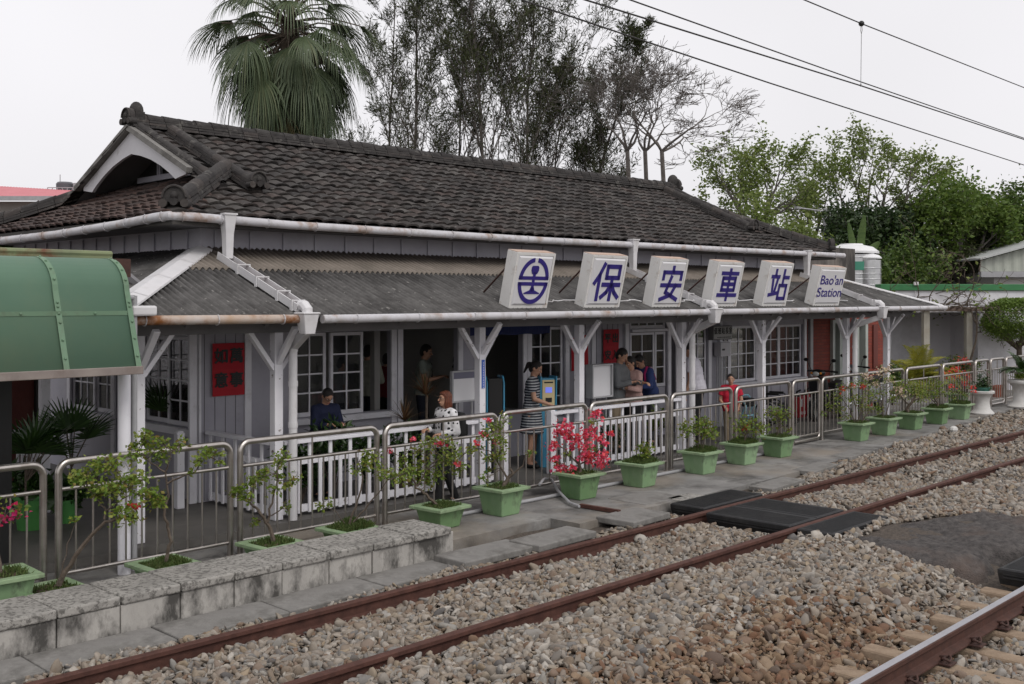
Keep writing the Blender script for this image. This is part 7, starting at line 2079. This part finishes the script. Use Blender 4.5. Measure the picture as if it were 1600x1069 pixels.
casuarina('dense casuarina with many slanting branches, right of the tallest one', 815, 34, -100, 43, .03, 46, 17000, .95, .25)
casuarina('casuarina leaning to the right toward the bare tree', 856, 33, 40, 44, .20, 38, 8000, .66, .25)
casuarina('low bushy casuarina filling the foot of the dense group', 850, 35, 150, 50, .06, 42, 8500, 1.15, .30)

def bare_tree(label, px, td, ytop, seed, L0, mt='bark_grey', wide=1.25, lean=0.0):
    g = ground_at(px, td); t = thing('bare_tree', label, 'tree', g, 0, 'bare branched trees behind the roof')
    r = random.Random(seed); out = []; tips = []
    zt = wD(px, ytop, td).z - g.z
    base = Vector((0, 0, 0)); z1 = wD(px, 236, td).z - g.z
    out.append(([base, Vector((.1, 0, z1 * .5)), Vector((0, .1, z1))], [.085, .075, .065]))
    for k in range(4):
        az = 2 * PI * k / 4 + r.uniform(-.4, .4); d = Vector((math.cos(az) * .8 + SS * lean, math.sin(az) * .8 - CC * lean, 1))
        branch(r, Vector((0, .1, z1)), d, (zt - z1) * .46, .042, 8, .14, .05, out, tips, 5, 3, .68, 36, .0058)
    zmax = max(q[0].z for q in tips); f = (zt - z1) / (zmax - z1)
    out = [([Vector((v.x * f * wide, v.y * f * wide, z1 + (v.z - z1) * f if v.z > z1 else v.z)) for v in pts], rad) for pts, rad in out]
    limbs_mesh(out, 5).build('branches', M[mt], t, smooth=True)
bare_tree('leafless tree with forking grey branches right of the casuarinas', 985, 30, 70, 51, 2, wide=1.3)
bare_tree('leafless spreading tree nearest the light green crowns', 1040, 30, 72, 52, 2, wide=1.5, lean=.42)
bare_tree('small leafless tree between the two larger bare ones', 1012, 31, 84, 53, 2, wide=1.3, lean=.2)

def broad_tree(label, px, td, ytop, ybot, wpx, seed, n, mt, size, nb=5, depth=3, name='broadleaf_tree', bark='bark_grey', jit=.25, ang=42, trunk=.2, flat=.8, pts_extra=None, clump=None):
    g = ground_at(px, td); t = thing(name, label, 'tree', g, 0, None)
    zt = wD(px, ytop, td).z - g.z; zb = wD(px, ybot, td).z - g.z; W = wpx / F * td
    r = random.Random(seed); out = []; tips = []
    z1 = max(.6, zb * .75)
    out.append(([Vector((0, 0, 0)), Vector((.08, .05, z1 * .5)), Vector((0, 0, z1))], [trunk, trunk * .85, trunk * .7]))
    for k in range(nb):
        az = 2 * PI * k / nb + r.uniform(-.4, .4); d = Vector((math.cos(az) * .8, math.sin(az) * .8, .9))
        branch(r, Vector((0, 0, z1)), d, (zt - z1) * .6, trunk * .5, 6, .12, .03, out, tips, depth, 3, .64, ang, .008)
    zs = [q[0].z for q in tips]; xs = [math.hypot(q[0].x, q[0].y) for q in tips]
    fz = (zt - z1) / (max(zs) - z1); fx = (W / 2) / sorted(xs)[int(len(xs) * .93)]
    fn = lambda v: Vector((v.x * fx, v.y * fx, z1 + (v.z - z1) * fz)) if v.z >= z1 - .01 else v
    out = [([fn(v) for v in pts], rad) for pts, rad in out]; tips = [(fn(a), d) for a, d in tips]
    limbs_mesh(out, 5).build('trunk', M[bark], t, smooth=True)
    if clump:                                     # fuller crown: extra leaf clumps filling the space between the tips
        tips = tips + [((tips[r.randrange(len(tips))][0].lerp(tips[r.randrange(len(tips))][0], r.uniform(0, .35))), Vector((0, 0, 1))) for _ in range(clump)]
        tips = [q for q in tips if r.random() < .75]
    foliage_on(tips, n, size, M[mt], t, seed, jit, .55, (0, 0, -.1))
    return t
broad_tree('umbrella shaped light green tree with open branches right of the bare tree', 1178, 40, 200, 330, 225, 61, 6000, 'leaf_light', .15, jit=.13, nb=7, flat=.8)
broad_tree('small thin light green tree between the two larger light crowns', 1268, 44, 232, 335, 110, 62, 1700, 'leaf_light', .15, jit=.2, nb=4)
broad_tree('taller light green tree with spiky tips under the wires', 1378, 41, 185, 322, 245, 63, 6600, 'leaf_light', .15, jit=.13, nb=8)
broad_tree('vine covered stump with bright leaves behind the right end of the roof', 1178, 30, 303, 395, 92, 64, 2600, 'leaf_light', .13, jit=.18, nb=5, depth=2, clump=40)
broad_tree('leaning bright green shrub beside the lamp arm', 1245, 31, 338, 400, 80, 65, 2200, 'leaf_light', .13, jit=.16, nb=5, depth=2, clump=40)
broad_tree('dark green rounded tree left of the weeping grey green tree', 1358, 37, 308, 430, 150, 66, 9500, 'leaf_deep', .17, jit=.22, nb=7, clump=160)
broad_tree('bright leafy tree rising behind the weeping grey green tree', 1505, 36.5, 266, 400, 165, 67, 10500, 'leaf_bright', .17, jit=.20, nb=8, clump=170)
broad_tree('dark tree with two pale trunks behind the shed at the right', 1572, 38, 280, 380, 125, 68, 8200, 'leaf_mid', .15, jit=.22, nb=6, clump=110, trunk=.24)
casuarina('broad weeping grey green tree above the white wall', 1440, 37.5, 330, 46, .02, 40, 13000, 1.15, .25, .24, 'casu_soft', -.6, .10, None, (20, 55), .2, .35)
casuarina('bushy weeping grey green tree at the right edge of the white wall', 1556, 38, 335, 47, .03, 30, 8000, .95, .25, .24, 'casu_soft', -.5, .10, None, (20, 55), .2, .35)
broad_tree('lower dark bush above the green coping', 1400, 33.5, 372, 440, 130, 69, 5200, 'leaf_mid', .15, jit=.2, nb=6, depth=2, clump=90)
broad_tree('low dark bush between the water tanks and the dark tree', 1335, 36, 352, 440, 90, 70, 3600, 'leaf_deep', .17, jit=.2, nb=6, depth=2, clump=70)
# hedge-like wood behind everything at the right, and far greenery seen left and through the station
def mass(name, label, px0, px1, y0, td, n, size, mt, seed, thick=3.0):
    r = np.random.default_rng(seed); C = []
    for _ in range(n):
        px = r.uniform(px0, px1); t_ = td + r.uniform(0, thick); p = wD(px, 468, t_); zt = wD(px, y0, t_).z + .5 * math.sin(px * .05) + .3 * math.sin(px * .17)
        C.append((p.x, p.y, -.3 + (zt + .3) * math.sqrt(r.random())))
    return tag(leaf_cloud(name, np.array(C), size, M[mt], None, seed, asp=.6), label, None, None, 'stuff')
mass('undergrowth', 'dark undergrowth behind the white wall', 1285, 1660, 372, 41, 11000, .32, 'leaf_deep', 81)
mass('distant_woods', 'distant woods beyond the station', -400, 1000, 440, 70, 6000, .9, 'leaf_deep', 82, 12)
mass('distant_woods', 'distant woods beyond the trees at the right', 1000, 2100, 415, 75, 7000, .9, 'leaf_mid', 83, 12)
# banana-like leaves
g = ground_at(1338, 32); t = thing('traveller_palm', 'big paddle leaved banana plant behind the water tanks', 'plant', g)
rr = random.Random(8)
b = MB(); st = MB(); up_ = Vector((0, 0, 1)); right = Vector((SS, -CC, 0)); fw = Vector((CC, SS, 0))
for (x, y0, x1, y1, w) in ((1338, 420, 1326, 348, .10), (1342, 420, 1351, 336, .12), (1345, 425, 1374, 378, .14)):
    p = wD(x, y0, 32) - g; q = wD(x1, y1, 32) - g; N = 8; vs = []
    dz = (q - p); sd = dz.cross(fw).normalized()
    for i in range(N + 1):
        f = i / N; c = p.lerp(q, f) + up_ * (.12 * math.sin(PI * f)); ww = w * math.sin(PI * min(.97, .10 + .86 * f)) ** .6 * (1 if f > .18 else .12)
        vs += [c - sd * ww + fw * ww * .3, c, c + sd * ww + fw * ww * .3]
    b.add(vs, [(3 * i + a, 3 * i + a + 1, 3 * i + a + 4, 3 * i + a + 3) for i in range(N) for a in (0, 1)])
    st.tube([Vector((p.x * .3, p.y * .3, 0)), p, p.lerp(q, .5)], [.05, .04, .012], 6)
b.build('leaf_blades', mat('banana_leaf', (.045, .085, .018), (.075, .12, .028), 3, .45, bump=.4, bscale=12, stretch=(1, 1, 6), transl=.3), t, smooth=True); st.build('stalks', M['leaf_light'], t)
# street lamp arm among the trees
g = ground_at(1289, 38); t = thing('lamp_post', 'thin grey lamp post with a short arm among the trees', 'lamp post', g)
zt = wD(1289, 326, 38).z + .3
b = MB(); b.tube([(0, 0, 0), (0, 0, zt)], .07, 8); b.build('post', M['pvc'], t); b = MB(); a = right * -.9; b.tube([(0, 0, zt - .1), (a.x, a.y, zt + .02)], .03, 6); b.build('arm', M['pvc'], t)
b = MB(); b.box(a.x - .25, a.x + .05, a.y - .05, a.y + .05, zt - .02, zt + .06); b.build('lamp_head', M['pvc'], t)

# ------------------------------------------------------------------ white walled building with green coping at the right
yaw = -(PI / 2 - PHI)
o3 = wD(1380, 468, 29.5); t = thing('white_building', 'low white building with a green coping and a shaded recess at the right', 'building', (o3.x, o3.y, 0), PHI - PI / 2 + R(4))
sc = 29.5 / F
x1_ = (1720 - 1380) * sc; zc0 = 2.5 + 24 * sc; zc1 = 2.5 + 14 * sc
b = MB(); b.box(0, x1_, 0, .25, 2.5 - 20 * sc, zc1); b.box(.0, 158 * sc, 1.6, 1.8, -.3, 2.5 - 20 * sc); b.box(153 * sc, x1_, 0, .25, -.3, 2.5 - 20 * sc); b.box(153 * sc, 157 * sc, .25, 1.6, -.3, 2.5 - 20 * sc); b.box(0, .2, .25, 1.6, -.3, zc1)
b.build('wall', mat('white_render', (.62, .61, .64), (.68, .67, .70), 1.2, .8, dirt=(.3, .29, .29), dscale=.7, damt=.6), t)
b = MB(); b.box(-.1, x1_, -.06, .32, zc1 + .002, zc0); b.build('coping', mat('green_coping', (.035, .16, .06), (.045, .19, .07), 3, .5), t, bevel=.01)
b = MB(); b.box(0, x1_, .0, 5, 2.5 - 22 * sc, 2.5 - 20.4 * sc); b.build('roof', M['soffit'], t)
b = MB(); b.tube([(50 * sc, -.03, zc1), (52 * sc, -.05, zc1 - .25), (47 * sc, -.03, 2.5 + 2 * sc)], .012, 5); b.box(47 * sc, 54 * sc, -.12, -.06, zc0 - .03, zc0 + .06); b.build('roof_cable', M['flash'], t)
for xp in (57, 125):
    b = MB(); b.box(xp * sc - .08, xp * sc + .08, -.5, -.34, -.3, 2.5 - 16 * sc); b.build('column', mat('pergola_post_paint', (.33, .30, .24), (.40, .38, .34), 4, .7), t)
pg = thing('pergola', 'rusty pergola beams with bare vine twigs in front of the white building', 'pergola', (o3.x, o3.y, 0), PHI - PI / 2 + R(4))
b = MB(); b.box(20 * sc, 160 * sc, -.55, -.47, 2.5 - 18 * sc, 2.5 - 14 * sc); b.box(20 * sc, 160 * sc, -.2, -.12, 2.5 - 18 * sc, 2.5 - 14 * sc)
for i in range(14): b.box((22 + i * 10) * sc, (22 + i * 10) * sc + .06, -.8, 0, 2.5 - 14 * sc, 2.5 - 12 * sc)
b.build('beams', mat('weathered_beam', (.12, .085, .07), (.20, .15, .125), 6, .85), pg)
r = random.Random(15); out = []; tips = []
for k in range(12): branch(r, Vector(((25 + 9 * k) * sc, -.4, 2.5 - 11 * sc)), Vector((r.uniform(-1, 1), r.uniform(-.4, .4), .25)), 1.4, .02, 7, .3, 0, out, tips, 2, 3, .6, 45, .006)
branch(r, Vector((118 * sc, -.6, .2)), Vector((-.1, 0, 1)), 2.2, .04, 9, .22, .05, out, tips, 2, 3, .5, 45, .007)
limbs_mesh(out, 5).build('vine', M['bark'], pg, smooth=True); foliage_on(tips, 170, .12, M['leaf_light'], pg, 16, .10, .6, (0, 0, 0), 'vine_leaves')
b = MB(); g = wD(1468, 468, 28.2); q0 = wD(1466, 600, 28.2); q1 = wD(1474, 505, 28.6)
# shed behind
o4 = wD(1535, 468, 34); t = thing('shed', 'pale corrugated metal shed behind the white wall at the right edge', 'shed', (o4.x, o4.y, 0), PHI - PI / 2)
sc4 = 34 / F
z = lambda y: 2.5 + (468 - y) * sc4
b = MB(); b.box(.5, 4, .3, 3.5, -.3, z(425)); b.build('wall', M['interior'], t)
b = MB(); n = 40; vs = []
for i in range(n + 1):
    x = -.0 + 3.0 * i / n; yy = .12 + (.03 if i % 4 < 2 else 0); vs += [(x, yy, z(424)), (x, yy, z(407) + (z(388) - z(407)) * x / 1.4)]
b.add(vs, [(2 * i, 2 * i + 2, 2 * i + 3, 2 * i + 1) for i in range(n)]); b.build('siding', mat('pale_siding', (.36, .38, .33), (.42, .44, .39), 4, .6, dirt=(.2, .2, .17), dscale=2, damt=.5), t)
b = MB(); b.box(0, 3.0, .08, .30, z(433), z(424.2)); b.build('fascia', M['pvc'], t)
b = MB(); b.bar((-.1, 1.6, z(405)), (3.0, 1.6, z(405) + (z(388) - z(407)) * 3.1 / 1.4), 3.4, .05); b.build('roof', mat('pale_sheet_roof', (.42, .43, .42), rough=.6), t)

# plants behind the fence at the right
p = wY(1432, 610, 11.6); t = thing('areca_palm', 'yellow feathery areca palm behind the fence at the end of the verandah', 'palm', (p.x, 11.6, 0))
for i in range(3):
    fronds(t, (random.Random(i).uniform(-.3, .3), random.Random(i + 9).uniform(-.3, .3), .35), 13, 1.25, 90 + i, M['yellowpalm'], droop=.95, wleaf=.016, ll=.30, npin=30)
def shrub(label, px, py, Y, h, w, seed, mt, n=1400, size=.09, name='shrub', flower=None):
    p = wY(px, py, Y); t = thing(name, label, 'shrub', (p.x, Y, 0)); r = random.Random(seed); out = []; tips = []
    for k in range(5): branch(r, Vector((r.uniform(-.1, .1), r.uniform(-.1, .1), 0)), Vector((r.uniform(-.7, .7), r.uniform(-.7, .7), 1)), h * .6, .02, 5, .15, .02, out, tips, 2, 3, .6, 42, .004)
    zm = max(q[0].z for q in tips); xm = max(abs(q[0].x) for q in tips)
    fn = lambda v: Vector((v.x * w / xm, v.y * w / xm, v.z * h / zm)); out = [([fn(v) for v in pts], rad) for pts, rad in out]; tips = [(fn(a), d) for a, d in tips]
    limbs_mesh(out, 5).build('stems', M['bark'], t); foliage_on(tips, n, size, M[mt], t, seed, .07, .5, (0, 0, .1), 'foliage')
    if flower: foliage_on([q for q in tips if r.random() < .12], 160, .07, M[flower], t, seed + 3, .05, .9, (0, 0, 0), 'blossom')
    return t
shrub('dark red tinged shrub behind the yellow palm', 1478, 590, 12.6, 1.25, .5, 91, 'leaf_mid', flower='flower_red')
shrub('dense dark green shrub below the pergola', 1522, 570, 13.0, 1.45, .8, 92, 'leaf_deep', 2600)
shrub('small light green shrub behind the narrow gate panel', 1508, 600, 11.2, 1.0, .35, 93, 'leaf_light', 700)
shrub('low light green shrub behind the last fence panels', 1560, 600, 11.5, 1.0, .4, 94, 'leaf_light', 900)
shrub('leafy green shrub behind the pale flowered pot', 1395, 600, 11.0, .9, .35, 95, 'leaf_mid', 700)
p = wY(1562, 600, 10.0)
for i, (dx, lab) in enumerate(((-.0, 'left terracotta pot behind the rounded gate panel'), (.30, 'right terracotta pot behind the rounded gate panel'))):
    tt = thing('terracotta_pot', lab, 'pot', (p.x - .25 + dx, 10.0, 0)); b = MB(); b.lathe([(.10, 0), (.135, .24), (.15, .24), (.15, .29), (.13, .29), (.12, .23)], 18); b.build('pot_body', mat('terracotta', (.24, .07, .04), (.29, .09, .05), 5, .8), tt, smooth=True)
# clipped topiary tree at the right edge
td = 28.8; g = wD(1592, 468, td); t = thing('topiary_tree', 'clipped mushroom shaped tree at the right edge', 'tree', (g.x, g.y, 0))
zt = wD(1592, 468, td).z; zb = wD(1592, 530, td).z; Wt = 54 / F * td
r = np.random.default_rng(5); N = 15000
an = r.uniform(0, 2 * PI, N); uu = r.uniform(0, 1, N) ** .5; top = r.random(N) < .62
rad = np.where(top, Wt * uu, Wt * (.35 + .65 * uu))
zz = np.where(top, zb + (zt - zb) * (.42 + .58 * (1 - (rad / Wt) ** 5)), zb + (zt - zb) * .42 * ((rad / Wt) - .35) / .65 * 1.0)
C = np.stack([rad * np.cos(an), rad * np.sin(an), zz - r.exponential(.05, N)], 1) + r.normal(0, .02, (N, 3))
leaf_cloud('crown', C, .065, mat('clipped_leaf', (.08, .14, .02), rough=.5, island=[(.08, .14, .022), (.17, .25, .045), (.12, .19, .03)], transl=.3), t, 6, asp=.6, updir=(0, 0, .2))
b = MB(); b.tube([(0, 0, 0), (.03, 0, zb - .25), (0, .02, zb - .05)], [.09, .07, .07], 8)
for k in range(7): a = 2 * PI * k / 7; b.tube([(0, 0, zb - .35 + .03 * k), (math.cos(a) * .35, math.sin(a) * .35, zb - .0), (math.cos(a) * .7, math.sin(a) * .7, zb + .25)], [.045, .035, .02], 6)
b.build('trunk', M['bark'], t, smooth=True)

# ------------------------------------------------------------------ houses at the left
td = 46; o5 = wD(-60, 468, td); sc5 = td / F; z = lambda y: 2.5 + (468 - y) * sc5
t = thing('pink_roofed_house', 'house with a pink corrugated roof and rooftop tank beyond the gable', 'house', (o5.x, o5.y, 0), PHI - PI / 2)
b = MB(); b.box(-4, 150 * sc5, .6, 6, -.3, z(313)); b.build('wall', M['interior'], t)
b = MB(); n = 120; vs = []
for i in range(n + 1):
    x = -4 + (156 * sc5 + 4) * i / n; w_ = .03 if i % 2 else 0; s_ = -.25 * (x / (156 * sc5)); vs += [(x, -.4, z(308) + s_ + w_), (x, 5, z(274) + s_ + w_)]
b.add(vs, [(2 * i, 2 * i + 2, 2 * i + 3, 2 * i + 1) for i in range(n)]); b.build('roof', mat('pink_sheet', (.50, .17, .19), (.55, .20, .22), 2, .6), t)
b = MB(); b.box(-4, 150 * sc5, -.45, -.38, z(313) - .05, z(308) - .0); b.build('eave_trim', M['pvc'], t)
b = MB(); b.lathe([(.38, z(284)), (.40, z(266)), (.33, z(263)), (.05, z(262))], 16, (78 * sc5, 5.5, 0)); b.build('roof_tank', mat('dark_tank', (.10, .10, .11), rough=.5), t, smooth=True)
b = MB(); b.box(96 * sc5, 117 * sc5, 5.2, 6.0, z(284), z(265)); b.build('cooling_unit', M['pvc'], t, bevel=.03)
b = MB()
for x in np.linspace(55, 150, 12): b.box(x * sc5 - .015, x * sc5 + .015, 5.0, 5.03, z(284), z(275))
b.box(55 * sc5, 150 * sc5, 5.0, 5.03, z(275), z(275) + .04); b.tube([(71 * sc5, 5.4, z(284)), (71 * sc5, 5.4, z(250))], .02, 5)
b.build('roof_railing', M['pvc'], t)
b = MB(); b.box(115 * sc5, 180 * sc5, 5, 9, z(330), z(281)); b.build('parapet', M['white'], t)
td = 30; o6 = wD(15, 468, td); sc6 = td / F; z = lambda y: 2.5 + (468 - y) * sc6
t = thing('pale_house', 'pale cream house with a blue strip seen past the left wall', 'house', (o6.x, o6.y, 0), PHI - PI / 2)
b = MB(); b.box(-2.5, 42 * sc6, 0, 4, -.3, z(372)); b.build('wall', mat('cream_wall', (.52, .48, .40), (.58, .54, .46), 2, .8), t)
b = MB(); b.bar((-2.6, -.1, z(366)), (44 * sc6, -.1, z(374)), .3, .10); b.box(-2.5, 42 * sc6, .2, 4, z(371.5), z(364)); b.build('roof', mat('blue_strip', (.10, .20, .42), rough=.6), t)
td = 17; p = wD(2, 382, td); t = thing('shrub', 'bit of green shrub at the left edge above the awning', 'shrub', (p.x, p.y, 0))
b = MB(); b.tube([(0, 0, -.3), (0, 0, p.z)], [.05, .03], 6); b.build('trunk', M['bark'], t)
r = np.random.default_rng(3); C = r.normal(0, .13, (900, 3)) + np.array([0, 0, p.z - .02]); leaf_cloud('foliage', C, .08, M['leaf_mid'], t, 3)

# street and pale wall added behind the station for bright spots in its windows
ps = [bw(2, 19.5), bw(26, 19.5), bw(26, 25), bw(2, 25)]
sheet('street', [(q.x, q.y) for q in ps], -.29, M['slab'])
b = MB(); b.box(3, 25, 25.2, 25.4, -.3, 1.5)
for i in range(22): b.box(3.2 + i, 3.26 + i, 25.25, 25.35, 1.5, 2.0)
b.box(3, 25, 25.27, 25.33, 2.0, 2.06)
tag(b.build('added_street_wall', M['white'], loc=(BLOC.x, BLOC.y, 0), rz=BR), 'added pale wall with a railing, for bright spots in the station windows', 'wall')
b = MB(); b.box(8.8, 12.4, 19.3, 19.36, 2.12, 2.24)
tag(b.build('green_awning_strip', mat('green_strip', (.05, .35, .10), rough=.5), loc=(BLOC.x, BLOC.y, 0), rz=BR), 'bright green strip glimpsed through the open window', 'awning strip')
